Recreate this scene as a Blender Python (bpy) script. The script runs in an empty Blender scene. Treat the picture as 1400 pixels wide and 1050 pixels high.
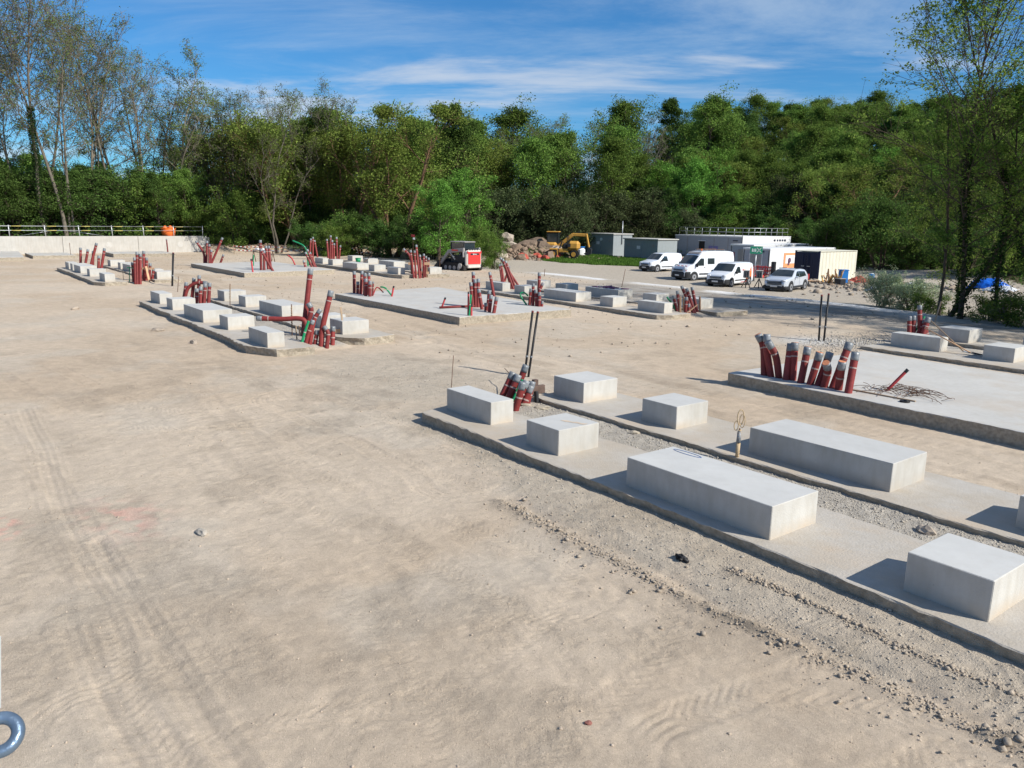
import bpy, math, random, json
import numpy as np
from mathutils import Vector, Matrix
R = math.radians
S = bpy.context.scene
COL = S.collection
rng = np.random.default_rng(7)
random.seed(7)

# ------------------------------------------------------------------ camera
cd = bpy.data.cameras.new('camera')
cam = bpy.data.objects.new('camera', cd)
COL.objects.link(cam)
cd.sensor_fit = 'HORIZONTAL'
cd.sensor_width = 36.0
cd.lens = 36.0 * 1071.36 / 1400.0
cd.clip_start = 0.05
cd.clip_end = 6000
right = Vector((0.60430116, 0.79662954, 0.01419461))
up = Vector((-0.17264145, 0.11352721, 0.97842041))
fwd = Vector((-0.77782713, 0.59371117, -0.20613591))
M = Matrix((right, up, -fwd)).transposed().to_4x4()
M.translation = Vector((0, 0, 4.3717))
cam.matrix_world = M
S.camera = cam

# ------------------------------------------------------------------ world / sky
SUN_AZ, SUN_EL = 25.0, 37.0      # math azimuth (from +X), elevation
w = bpy.data.worlds.new('World')
S.world = w
w.use_nodes = True
nt = w.node_tree
nt.nodes.clear()
N = nt.nodes.new
L = nt.links.new
out = N('ShaderNodeOutputWorld')
bg = N('ShaderNodeBackground')
sky = N('ShaderNodeTexSky')
sky.sky_type = 'NISHITA'
sky.sun_disc = False
sky.sun_elevation = R(SUN_EL)
sky.sun_rotation = R(90 - SUN_AZ)
sky.altitude = 200
sky.air_density = 1.0
sky.dust_density = 0.3
sky.ozone_density = 3.0
tc = N('ShaderNodeTexCoord')
sep = N('ShaderNodeSeparateXYZ')
L(tc.outputs['Generated'], sep.inputs[0])
def math_node(op, a=None, b=None, c=None, clamp=False):
    n = N('ShaderNodeMath'); n.operation = op; n.use_clamp = clamp
    for i, v in enumerate((a, b, c)):
        if v is None: continue
        if hasattr(v, 'links') or hasattr(v, 'is_linked'): L(v, n.inputs[i])
        else: n.inputs[i].default_value = v
    return n.outputs[0]
# clouds lie on a flat layer: direction / (height + curvature)
den = math_node('ADD', math_node('MAXIMUM', sep.outputs[2], 0.0), 0.10)
cx = math_node('DIVIDE', sep.outputs[0], den)
cy = math_node('DIVIDE', sep.outputs[1], den)
comb = N('ShaderNodeCombineXYZ')
L(cx, comb.inputs[0]); L(cy, comb.inputs[1])
vr = N('ShaderNodeVectorRotate'); vr.rotation_type = 'Z_AXIS'; vr.inputs['Angle'].default_value = R(-50)
L(comb.outputs[0], vr.inputs['Vector'])
def cloud(scale, detail, rough, lo, hi, sx, sy, rot, off, distort=0.0):
    mp = N('ShaderNodeMapping')
    mp.inputs['Rotation'].default_value = (0, 0, R(rot))
    mp.inputs['Scale'].default_value = (sx, sy, 1)
    mp.inputs['Location'].default_value = (off, off * .7, 0)
    L(vr.outputs[0], mp.inputs[0])
    nz = N('ShaderNodeTexNoise')
    nz.inputs['Scale'].default_value = scale
    nz.inputs['Detail'].default_value = detail
    nz.inputs['Roughness'].default_value = rough
    nz.inputs['Distortion'].default_value = distort
    L(mp.outputs[0], nz.inputs['Vector'])
    mr = N('ShaderNodeMapRange')
    mr.interpolation_type = 'SMOOTHSTEP'
    mr.inputs['From Min'].default_value = lo
    mr.inputs['From Max'].default_value = hi
    L(nz.outputs[0], mr.inputs[0])
    return mr.outputs[0]
c1 = cloud(.95, 10, .60, .49, .66, .55, 1.15, 12, 13.7, .35)        # banks
c2 = cloud(.85, 11, .66, .42, .74, .42, 1.1, 28, 7.7, .8)        # cirrus streaks
tint = N('ShaderNodeMix'); tint.data_type = 'RGBA'; tint.blend_type = 'MULTIPLY'
tint.inputs[0].default_value = 1.0
L(sky.outputs[0], tint.inputs[6])
tint.inputs[7].default_value = (.38, .86, 1.24, 1)
mx2 = N('ShaderNodeMix'); mx2.data_type = 'RGBA'
L(math_node('MULTIPLY', c2, .5), mx2.inputs[0])
L(tint.outputs[2], mx2.inputs[6])
mx2.inputs[7].default_value = (5.8, 7.0, 8.3, 1)
mx1 = N('ShaderNodeMix'); mx1.data_type = 'RGBA'
L(math_node('MULTIPLY', c1, .68), mx1.inputs[0])
L(mx2.outputs[2], mx1.inputs[6])
mx1.inputs[7].default_value = (6.6, 7.2, 8.1, 1)
L(mx1.outputs[2], bg.inputs[0])
bg.inputs[1].default_value = .08
L(bg.outputs[0], out.inputs[0])

sl = bpy.data.lights.new('sun', 'SUN')
sl.energy = 5.0
sl.angle = R(0.53)
sl.color = (1.0, .95, .85)
sun = bpy.data.objects.new('sun', sl)
COL.objects.link(sun)
sd = Vector((math.cos(R(SUN_EL)) * math.cos(R(SUN_AZ)), math.cos(R(SUN_EL)) * math.sin(R(SUN_AZ)), math.sin(R(SUN_EL))))
sun.rotation_euler = sd.to_track_quat('Z', 'Y').to_euler()
S.view_settings.view_transform = 'Standard'
S.view_settings.look = 'None'
S.view_settings.exposure = .30
S.view_settings.gamma = 1.0
S.view_settings.use_curve_mapping = False
S.render.engine = 'CYCLES'
S.cycles.max_bounces = 6
S.cycles.diffuse_bounces = 3
S.cycles.transparent_max_bounces = 4

# ------------------------------------------------------------------ materials
def mat(name, col, rough=.8, var=.12, scale=3.0, bump=0.0, bscale=30.0, metal=0.0, col2=None, spec=.3, stain=0.0, stainz=1.0, objvar=0.0, coat=0.0, detail=6, pits=0.0, dust=0.0, patch=0.0):
    m = bpy.data.materials.new(name); m.use_nodes = True
    t = m.node_tree; n = t.nodes; l = t.links
    b = n['Principled BSDF']
    b.inputs['Roughness'].default_value = rough
    b.inputs['Metallic'].default_value = metal
    b.inputs['Specular IOR Level'].default_value = spec
    if coat: b.inputs['Coat Weight'].default_value = coat; b.inputs['Coat Roughness'].default_value = .08
    tcn = n.new('ShaderNodeTexCoord')
    oi = n.new('ShaderNodeObjectInfo')
    ad = n.new('ShaderNodeVectorMath'); ad.operation = 'ADD'
    l.new(tcn.outputs['Object'], ad.inputs[0])
    sc = n.new('ShaderNodeVectorMath'); sc.operation = 'SCALE'
    l.new(oi.outputs['Random'], sc.inputs[0]); sc.inputs['Scale'].default_value = 37.0
    l.new(sc.outputs[0], ad.inputs[1])
    nz = n.new('ShaderNodeTexNoise'); nz.inputs['Scale'].default_value = scale; nz.inputs['Detail'].default_value = detail
    nz.inputs['Roughness'].default_value = .62
    l.new(ad.outputs[0], nz.inputs['Vector'])
    mr = n.new('ShaderNodeMapRange'); mr.inputs['From Min'].default_value = .28; mr.inputs['From Max'].default_value = .72
    l.new(nz.outputs[0], mr.inputs[0])
    mx = n.new('ShaderNodeMix'); mx.data_type = 'RGBA'
    l.new(mr.outputs[0], mx.inputs[0])
    c = Vector(col[:3])
    if col2 is None:
        a = c * (1 - var); d = c * (1 + var)
    else:
        a = c; d = Vector(col2[:3])
    mx.inputs[6].default_value = (*a, 1); mx.inputs[7].default_value = (*d, 1)
    cur = mx.outputs[2]
    if stain:
        nz3 = n.new('ShaderNodeTexNoise'); nz3.inputs['Scale'].default_value = 1.0; nz3.inputs['Detail'].default_value = 5
        mp = n.new('ShaderNodeMapping'); mp.inputs['Scale'].default_value = (7, 7, stainz)
        l.new(ad.outputs[0], mp.inputs[0]); l.new(mp.outputs[0], nz3.inputs['Vector'])
        mr3 = n.new('ShaderNodeMapRange'); mr3.inputs['From Min'].default_value = .42; mr3.inputs['From Max'].default_value = .75
        mr3.inputs['To Max'].default_value = stain
        l.new(nz3.outputs[0], mr3.inputs[0])
        mx3 = n.new('ShaderNodeMix'); mx3.data_type = 'RGBA'
        l.new(mr3.outputs[0], mx3.inputs[0]); l.new(cur, mx3.inputs[6])
        mx3.inputs[7].default_value = (c.x * .62, c.y * .55, c.z * .44, 1)
        cur = mx3.outputs[2]
    if patch:
        nz4 = n.new('ShaderNodeTexNoise'); nz4.inputs['Scale'].default_value = .55; nz4.inputs['Detail'].default_value = 7; nz4.inputs['Roughness'].default_value = .66
        l.new(ad.outputs[0], nz4.inputs['Vector'])
        m4 = n.new('ShaderNodeMapRange'); m4.inputs['From Min'].default_value = .50; m4.inputs['From Max'].default_value = .68; m4.inputs['To Max'].default_value = patch
        l.new(nz4.outputs[0], m4.inputs[0])
        x4 = n.new('ShaderNodeMix'); x4.data_type = 'RGBA'; l.new(m4.outputs[0], x4.inputs[0]); l.new(cur, x4.inputs[6]); x4.inputs[7].default_value = (.46, .375, .285, 1); cur = x4.outputs[2]
    if dust:
        sz_ = n.new('ShaderNodeSeparateXYZ'); l.new(tcn.outputs['Object'], sz_.inputs[0])
        m5 = n.new('ShaderNodeMapRange'); m5.inputs['From Min'].default_value = .20; m5.inputs['From Max'].default_value = .0; l.new(sz_.outputs[2], m5.inputs[0])
        m6 = n.new('ShaderNodeMath'); m6.operation = 'MULTIPLY'; l.new(m5.outputs[0], m6.inputs[0]); l.new(mr.outputs[0], m6.inputs[1])
        m7 = n.new('ShaderNodeMath'); m7.operation = 'MULTIPLY'; l.new(m6.outputs[0], m7.inputs[0]); m7.inputs[1].default_value = dust
        x5 = n.new('ShaderNodeMix'); x5.data_type = 'RGBA'; l.new(m7.outputs[0], x5.inputs[0]); l.new(cur, x5.inputs[6]); x5.inputs[7].default_value = (.47, .38, .28, 1); cur = x5.outputs[2]
    if pits:
        vv = n.new('ShaderNodeTexVoronoi'); vv.inputs['Scale'].default_value = 17; l.new(ad.outputs[0], vv.inputs['Vector'])
        sp_ = n.new('ShaderNodeSeparateColor'); l.new(vv.outputs['Color'], sp_.inputs[0])
        rr_ = n.new('ShaderNodeMath'); rr_.operation = 'MULTIPLY_ADD'; l.new(sp_.outputs[0], rr_.inputs[0]); rr_.inputs[1].default_value = .24; rr_.inputs[2].default_value = -.12
        lt_ = n.new('ShaderNodeMath'); lt_.operation = 'LESS_THAN'; l.new(vv.outputs['Distance'], lt_.inputs[0]); l.new(rr_.outputs[0], lt_.inputs[1])
        lm_ = n.new('ShaderNodeMath'); lm_.operation = 'MULTIPLY'; l.new(lt_.outputs[0], lm_.inputs[0]); lm_.inputs[1].default_value = pits
        x6 = n.new('ShaderNodeMix'); x6.data_type = 'RGBA'; l.new(lm_.outputs[0], x6.inputs[0]); l.new(cur, x6.inputs[6]); x6.inputs[7].default_value = (c.x * .45, c.y * .42, c.z * .38, 1); cur = x6.outputs[2]
    if objvar:
        hs = n.new('ShaderNodeHueSaturation')
        mo = n.new('ShaderNodeMapRange'); mo.inputs['To Min'].default_value = 1 - objvar; mo.inputs['To Max'].default_value = 1 + objvar
        l.new(oi.outputs['Random'], mo.inputs[0]); l.new(mo.outputs[0], hs.inputs['Value'])
        l.new(cur, hs.inputs['Color']); cur = hs.outputs[0]
    l.new(cur, b.inputs['Base Color'])
    if bump:
        nb = n.new('ShaderNodeTexNoise'); nb.inputs['Scale'].default_value = bscale; nb.inputs['Detail'].default_value = 5
        l.new(ad.outputs[0], nb.inputs['Vector'])
        bp = n.new('ShaderNodeBump'); bp.inputs['Strength'].default_value = bump; bp.inputs['Distance'].default_value = .02
        l.new(nb.outputs[0], bp.inputs['Height']); l.new(bp.outputs[0], b.inputs['Normal'])
    return m

M_block = mat('block_side_concrete', (.485, .47, .435), .8, .12, 1.3, .2, 45, stain=.30, stainz=2.0, objvar=.06, pits=.55, dust=.9)
M_blocktop = mat('block_top_concrete', (.52, .515, .495), .7, .06, 1.8, .10, 45, stain=.10, stainz=5, objvar=.04, pits=.15)
M_pad = mat('footing_concrete', (.46, .435, .40), .85, .16, .9, .4, 30, col2=(.40, .345, .275), stain=.2, stainz=7, patch=.75, pits=.2)
M_slab = mat('slab_concrete', (.51, .495, .465), .7, .09, .7, .15, 30, stain=.2, stainz=5, patch=.45)
M_edge = mat('rough_concrete_edge', (.37, .32, .25), .95, .32, 11, 1.0, 60)
M_wallc = mat('wall_concrete', (.47, .45, .415), .8, .09, 1.2, .2, 20, stain=.25, stainz=1)
M_red = mat('red_conduit_plastic', (.20, .032, .030), .55, .22, 6, .15, 40, objvar=.2, stain=.25, stainz=7)
M_redbright = mat('bright_red_conduit_plastic', (.42, .05, .055), .5, .15, 8, objvar=.1)
M_green = mat('green_conduit_plastic', (.015, .24, .10), .45, .15, 6)
M_black = mat('black_plastic', (.018, .018, .02), .5, .3, 6)
M_tape = mat('grey_duct_tape', (.20, .215, .23), .38, .2, 12, .3, 40, spec=.5, objvar=.15)
M_band = mat('pale_tape', (.40, .30, .27), .6, .2, 12)
M_orange_end = mat('orange_end_plug', (.62, .24, .12), .6, .2, 25)
M_wood = mat('raw_timber', (.52, .33, .20), .8, .2, 5, .2, 30)
M_woodold = mat('weathered_timber', (.34, .25, .17), .85, .2, 5, .2, 30)
M_rust = mat('rusty_steel', (.13, .075, .05), .8, .3, 20)
M_twine = mat('pale_twine', (.48, .36, .22), .9, .2, 20)
M_steel = mat('galvanised_steel', (.42, .44, .46), .42, .15, 9, metal=.7)
M_alu = mat('pale_aluminium', (.62, .64, .66), .4, .1, 9, metal=.4)
M_yellow = mat('yellow_tape', (.55, .47, .16), .6, .1, 9)
M_ringm = mat('blue_grey_zinc', (.17, .24, .33), .33, .2, 25, .15, 60, metal=.6)
M_white = mat('white_vehicle_paint', (.74, .77, .81), .3, .03, 2, coat=.6, spec=.5)
M_silver = mat('silver_vehicle_paint', (.60, .64, .70), .3, .03, 2, coat=.6, metal=.25)
M_bumper = mat('dark_bumper_plastic', (.03, .032, .036), .6, .15, 6)
M_glass = mat('dark_window_glass', (.02, .03, .035), .06, .1, 2, spec=.8)
M_tyre = mat('tyre_rubber', (.02, .02, .021), .85, .2, 10)
M_rim = mat('grey_wheel_rim', (.36, .37, .39), .4, .1, 8, metal=.5)
M_lamp = mat('clear_headlamp', (.55, .58, .62), .15, .1, 10, spec=.8)
M_plate = mat('number_plate', (.7, .7, .68), .5, .05, 10)
M_dark = mat('black_painted_metal', (.025, .027, .032), .45, .2, 6)
M_redpaint = mat('red_machine_paint', (.62, .045, .04), .4, .06, 6, coat=.3)
M_cream = mat('off_white_machine_paint', (.58, .55, .50), .5, .08, 5, stain=.2)
M_armgrey = mat('grey_machine_arm', (.30, .28, .27), .55, .12, 6)
M_yelmac = mat('yellow_machine_paint', (.52, .28, .055), .6, .15, 6, stain=.25)
M_track = mat('rubber_track', (.03, .028, .027), .9, .25, 15)
M_shed = mat('grey_shed_panel', (.27, .30, .31), .7, .06, 3, stain=.15)
M_shedroof = mat('pale_shed_roof', (.46, .45, .42), .85, .12, 3)
M_cabin = mat('shade_toned_grey_cabin_panel', (.34, .36, .40), .6, .05, 3)  # cabin grey, darkened and blued to carry the shade of the fronts
M_cabwhite = mat('white_cabin_panel', (.70, .71, .72), .55, .04, 3, stain=.1)
M_navy = mat('navy_container_paint', (.012, .017, .045), .5, .1, 5)
M_creamcont = mat('cream_container_paint', (.66, .64, .53), .6, .06, 3, stain=.3)
M_orange = mat('orange_plastic', (.75, .16, .03), .55, .1, 8)
M_posterw = mat('poster_white', (.75, .72, .74), .6, .05, 5)
M_postero = mat('poster_orange', (.72, .30, .14), .6, .08, 5)
M_posterd = mat('poster_dark', (.12, .06, .10), .6, .2, 5)
M_signg = mat('sign_green', (.03, .30, .17), .5, .05, 5)
M_signw = mat('sign_white', (.78, .80, .78), .5, .03, 5)
M_blue = mat('blue_plastic', (.02, .17, .50), .4, .1, 6)
M_tarpb = mat('blue_tarpaulin', (.01, .13, .62), .4, .2, 4, .5, 8)
M_tarpw = mat('white_plastic_sheet', (.70, .72, .75), .4, .1, 6, .5, 8)
M_rock = mat('pale_rock', (.36, .30, .24), .95, .25, 3, .6, 14, objvar=.2)
M_rockd = mat('brown_rock', (.20, .145, .105), .95, .3, 3, .6, 14, objvar=.2)
M_stone = mat('small_stones', (.36, .30, .235), .95, .35, 25, .2, 40)
M_pebble = mat('tan_pebbles', (.44, .36, .28), .95, .35, 25, .2, 40)
M_stoneg = mat('grey_gravel_stones', (.40, .36, .305), .95, .35, 25, .2, 40)
M_bark = mat('grey_brown_bark', (.16, .138, .108), .95, .3, 4, .6, 18, objvar=.25)
M_barkd = mat('dark_bark', (.075, .058, .042), .95, .3, 4, .6, 18, objvar=.2)
M_barkr = mat('reddish_bark', (.16, .095, .055), .95, .3, 4, .5, 18, objvar=.2)
M_net = mat('orange_red_netting', (.45, .09, .06), .7, .15, 9)
M_tyred = mat('reddish_brown_stone', (.24, .10, .08), .9, .2, 9)
M_lilac = mat('mauve_film', (.16, .06, .14), .5, .3, 9)
M_brick = mat('brown_formwork', (.13, .09, .075), .8, .25, 9)

def leafmat(name, c, c2, trans=.34, tv=.26):
    m = bpy.data.materials.new(name); m.use_nodes = True
    t = m.node_tree; n = t.nodes; l = t.links; n.clear()
    o = n.new('ShaderNodeOutputMaterial')
    geo = n.new('ShaderNodeNewGeometry'); oi = n.new('ShaderNodeObjectInfo')
    mx = n.new('ShaderNodeMix'); mx.data_type = 'RGBA'
    l.new(geo.outputs['Random Per Island'], mx.inputs[0])
    mx.inputs[6].default_value = (*c, 1); mx.inputs[7].default_value = (*c2, 1)
    hs = n.new('ShaderNodeHueSaturation')
    mo = n.new('ShaderNodeMapRange'); mo.inputs['To Min'].default_value = 1 - tv; mo.inputs['To Max'].default_value = 1 + tv
    l.new(oi.outputs['Random'], mo.inputs[0]); l.new(mo.outputs[0], hs.inputs['Value'])
    mh = n.new('ShaderNodeMath'); mh.operation = 'MULTIPLY_ADD'
    l.new(oi.outputs['Random'], mh.inputs[0]); mh.inputs[1].default_value = .022; mh.inputs[2].default_value = .494
    l.new(mh.outputs[0], hs.inputs['Hue'])
    l.new(mx.outputs[2], hs.inputs['Color'])
    d = n.new('ShaderNodeBsdfDiffuse'); tr = n.new('ShaderNodeBsdfTranslucent'); g = n.new('ShaderNodeBsdfGlossy')
    g.inputs['Roughness'].default_value = .45
    g.inputs['Color'].default_value = (.8, .85, .8, 1)
    l.new(hs.outputs[0], d.inputs[0]); l.new(hs.outputs[0], tr.inputs[0])
    ms = n.new('ShaderNodeMixShader'); ms.inputs[0].default_value = trans
    l.new(d.outputs[0], ms.inputs[1]); l.new(tr.outputs[0], ms.inputs[2])
    ms2 = n.new('ShaderNodeMixShader'); ms2.inputs[0].default_value = .0
    l.new(ms.outputs[0], ms2.inputs[1]); l.new(g.outputs[0], ms2.inputs[2])
    l.new(ms2.outputs[0], o.inputs[0])
    return m
LF_sparse = leafmat('sparse_olive_leaves', (.125, .165, .05), (.20, .25, .075))
LF_dark = leafmat('dark_green_leaves', (.052, .096, .025), (.13, .21, .052))
LF_mid = leafmat('mid_green_leaves', (.10, .17, .036), (.215, .31, .068))
LF_yel = leafmat('yellow_green_leaves', (.125, .175, .036), (.24, .30, .068))
LF_bright = leafmat('bright_green_leaves', (.095, .19, .032), (.19, .33, .065))
LF_ivy = leafmat('ivy_leaves', (.022, .048, .015), (.06, .105, .03))
LF_grey = leafmat('grey_green_leaves', (.26, .32, .18), (.46, .52, .34))
LF_laurel = leafmat('laurel_leaves', (.05, .068, .028), (.12, .145, .065))
LF_brown = leafmat('brown_bud_twigs', (.10, .075, .05), (.15, .115, .075), .15)
LF_grass = leafmat('grass_blades', (.06, .12, .02), (.12, .20, .04), .3)

# ------------------------------------------------------------------ helpers
def link(me, name, parent=None, loc=None):
    o = bpy.data.objects.new(name, me); COL.objects.link(o)
    if parent: o.parent = parent
    if loc is not None: o.location = loc
    return o
def tag(o, label=None, cat=None, group=None, kind=None):
    if label: o['label'] = label
    if cat: o['category'] = cat
    if group: o['group'] = group
    if kind: o['kind'] = kind
    return o
def empty(name, loc=(0, 0, 0), rz=0.0, label=None, cat=None, group=None):
    o = bpy.data.objects.new(name, None); COL.objects.link(o)
    o.location = loc; o.rotation_euler = (0, 0, rz); o.empty_display_size = .2
    return tag(o, label, cat, group)

class MB:
    def __init__(s): s.v = []; s.f = []; s.mi = []; s.sm = []
    def add(s, vs, fs, m=0, smooth=False):
        k = len(s.v); s.v += [tuple(p) for p in vs]
        for f in fs: s.f.append(tuple(i + k for i in f)); s.mi.append(m); s.sm.append(smooth)
    def box(s, c, d, rz=0.0, m=0, bev=0.0, tilt=None):
        x, y, z = d[0] / 2, d[1] / 2, d[2] / 2
        if bev <= 0:
            vs = [(-x, -y, -z), (x, -y, -z), (x, y, -z), (-x, y, -z), (-x, -y, z), (x, -y, z), (x, y, z), (-x, y, z)]
            fs = [(0, 3, 2, 1), (4, 5, 6, 7), (0, 1, 5, 4), (1, 2, 6, 5), (2, 3, 7, 6), (3, 0, 4, 7)]
        else:
            b = min(bev, x * .9, y * .9, z * .9); vs = []; fs = []; idx = {}
            for sx in (-1, 1):
                for sy in (-1, 1):
                    for sz in (-1, 1):
                        for ax in range(3):
                            p = [sx * (x - b), sy * (y - b), sz * (z - b)]
                            p[ax] = (sx * x, sy * y, sz * z)[ax]
                            idx[(sx, sy, sz, ax)] = len(vs); vs.append(tuple(p))
            g = idx
            def q(*k):
                ff = [g[a] for a in k]
                a, b2, c2 = (Vector(vs[i]) for i in ff[:3]); n = (b2 - a).cross(c2 - a)
                mid = sum((Vector(vs[i]) for i in ff), Vector()) / len(ff)
                if n.dot(mid) < 0: ff.reverse()
                fs.append(tuple(ff))
            for a in (0, 1, 2):
                for sg in (-1, 1):
                    def key(u, v2):
                        t = [0, 0, 0]; t[a] = sg; o_ = [i for i in range(3) if i != a]; t[o_[0]] = u; t[o_[1]] = v2
                        return (t[0], t[1], t[2], a)
                    q(key(-1, -1), key(1, -1), key(1, 1), key(-1, 1))
            for a in (0, 1, 2):
                o_ = [i for i in range(3) if i != a]
                for u in (-1, 1):
                    for v2 in (-1, 1):
                        def key(sa, ax):
                            t = [0, 0, 0]; t[a] = sa; t[o_[0]] = u; t[o_[1]] = v2
                            return (t[0], t[1], t[2], ax)
                        q(key(-1, o_[0]), key(1, o_[0]), key(1, o_[1]), key(-1, o_[1]))
            for sx in (-1, 1):
                for sy in (-1, 1):
                    for sz in (-1, 1):
                        q((sx, sy, sz, 0), (sx, sy, sz, 1), (sx, sy, sz, 2))
        mt = Matrix.Rotation(rz, 3, 'Z')
        if tilt is not None: mt = mt @ tilt
        c = Vector(c)
        s.add([mt @ Vector(p) + c for p in vs], fs, m)
        return s
    def bar(s, a, b, wd, th, m=0, upv=(0, 0, 1), bev=0):
        a, b = Vector(a), Vector(b); d = b - a; ln = d.length; d.normalize()
        u = Vector(upv)
        if abs(d.dot(u)) > .97: u = Vector((.2, 1, 0))
        sd_ = d.cross(u).normalized(); u2 = sd_.cross(d)
        mt = Matrix((sd_, d, u2)).transposed()
        k = MB(); k.box((0, 0, 0), (wd, ln, th), bev=bev)
        c = (a + b) / 2
        s.add([mt @ Vector(p) + c for p in k.v], k.f, m)
        return s
    def tube(s, pts, r, n=8, m=0, caps=True, smooth=True):
        pts = [Vector(p) for p in pts]
        rr = r if isinstance(r, (list, tuple)) else [r] * len(pts)
        vs = []; fs = []
        prev = None
        for i, p in enumerate(pts):
            d = (pts[min(i + 1, len(pts) - 1)] - pts[max(i - 1, 0)])
            if d.length < 1e-9: d = Vector((0, 0, 1))
            d.normalize()
            if prev is None:
                a = Vector((0, 0, 1)) if abs(d.z) < .9 else Vector((1, 0, 0))
                u = d.cross(a).normalized()
            else:
                u = (prev - d * prev.dot(d))
                u = u.normalized() if u.length > 1e-6 else d.orthogonal().normalized()
            prev = u; v2 = d.cross(u)
            for k in range(n):
                t = 2 * math.pi * k / n
                vs.append(p + (u * math.cos(t) + v2 * math.sin(t)) * rr[i])
        for i in range(len(pts) - 1):
            for k in range(n):
                a = i * n + k; b = i * n + (k + 1) % n
                fs.append((a, b, b + n, a + n))
        s.add(vs, fs, m, smooth)
        if caps:
            k0 = len(s.v) - len(vs)
            s.f.append(tuple(k0 + k for k in reversed(range(n)))); s.mi.append(m); s.sm.append(False)
            s.f.append(tuple(k0 + len(vs) - n + k for k in range(n))); s.mi.append(m); s.sm.append(False)
        return s
    def cyl(s, c, ax, r, ln, n=16, m=0, r2=None):
        c, ax = Vector(c), Vector(ax).normalized()
        return s.tube([c - ax * ln / 2, c + ax * ln / 2], [r, r2 if r2 is not None else r], n, m)
    def ring(s, c, ax, r, rt, n=20, k=8, m=0):
        c, ax = Vector(c), Vector(ax).normalized()
        u = ax.orthogonal().normalized(); v2 = ax.cross(u)
        vs = []; fs = []
        for i in range(n):
            t = 2 * math.pi * i / n; d = u * math.cos(t) + v2 * math.sin(t)
            for j in range(k):
                q = 2 * math.pi * j / k
                vs.append(c + d * (r + rt * math.cos(q)) + ax * rt * math.sin(q))
        for i in range(n):
            for j in range(k):
                fs.append((i * k + j, ((i + 1) % n) * k + j, ((i + 1) % n) * k + (j + 1) % k, i * k + (j + 1) % k))
        s.add(vs, fs, m, True); return s
    def quad(s, *p, m=0): s.add(p, [tuple(range(len(p)))], m); return s
    def mesh(s, name, mats):
        me = bpy.data.meshes.new(name); me.from_pydata(s.v, [], s.f)
        for mm in (mats if isinstance(mats, (list, tuple)) else [mats]): me.materials.append(mm)
        me.polygons.foreach_set('material_index', s.mi)
        me.polygons.foreach_set('use_smooth', s.sm)
        me.update(); return me
    def obj(s, name, mats, parent=None, loc=None): return link(s.mesh(name, mats), name, parent, loc)

def npmesh(name, V, Fq, mats, smooth=False, nper=4, mi=None):
    me = bpy.data.meshes.new(name)
    V = np.ascontiguousarray(V, dtype=np.float32); Fq = np.ascontiguousarray(Fq, dtype=np.int32)
    nf = len(Fq)
    me.vertices.add(len(V)); me.vertices.foreach_set('co', V.ravel())
    me.loops.add(nf * nper); me.loops.foreach_set('vertex_index', Fq.ravel())
    me.polygons.add(nf); me.polygons.foreach_set('loop_start', np.arange(0, nf * nper, nper, dtype=np.int32))
    for mm in (mats if isinstance(mats, (list, tuple)) else [mats]): me.materials.append(mm)
    if smooth: me.polygons.foreach_set('use_smooth', np.ones(nf, dtype=bool))
    if mi is not None: me.polygons.foreach_set('material_index', np.asarray(mi, dtype=np.int32))
    me.update(calc_edges=True); return me

# value noise
_tab = np.random.default_rng(3).random(65536).astype(np.float32)
def vnoise(x, y, seed=0):
    xi = np.floor(x).astype(np.int64); yi = np.floor(y).astype(np.int64)
    fx = x - xi; fy = y - yi
    fx = fx * fx * (3 - 2 * fx); fy = fy * fy * (3 - 2 * fy)
    def h(a, b): return _tab[((a * 73856093) ^ (b * 19349663) ^ (seed * 83492791)) & 65535]
    return (h(xi, yi) * (1 - fx) + h(xi + 1, yi) * fx) * (1 - fy) + (h(xi, yi + 1) * (1 - fx) + h(xi + 1, yi + 1) * fx) * fy
def fbm(x, y, f, octv=4, seed=0, g=.5):
    a = 1.0; s_ = 0; t = 0
    for i in range(octv):
        s_ = s_ + a * vnoise(x * f, y * f, seed + i); t += a; a *= g; f *= 2.03
    return s_ / t
def sst(a, b, x): 
    t = np.clip((x - a) / (b - a), 0, 1); return t * t * (3 - 2 * t)

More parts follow.
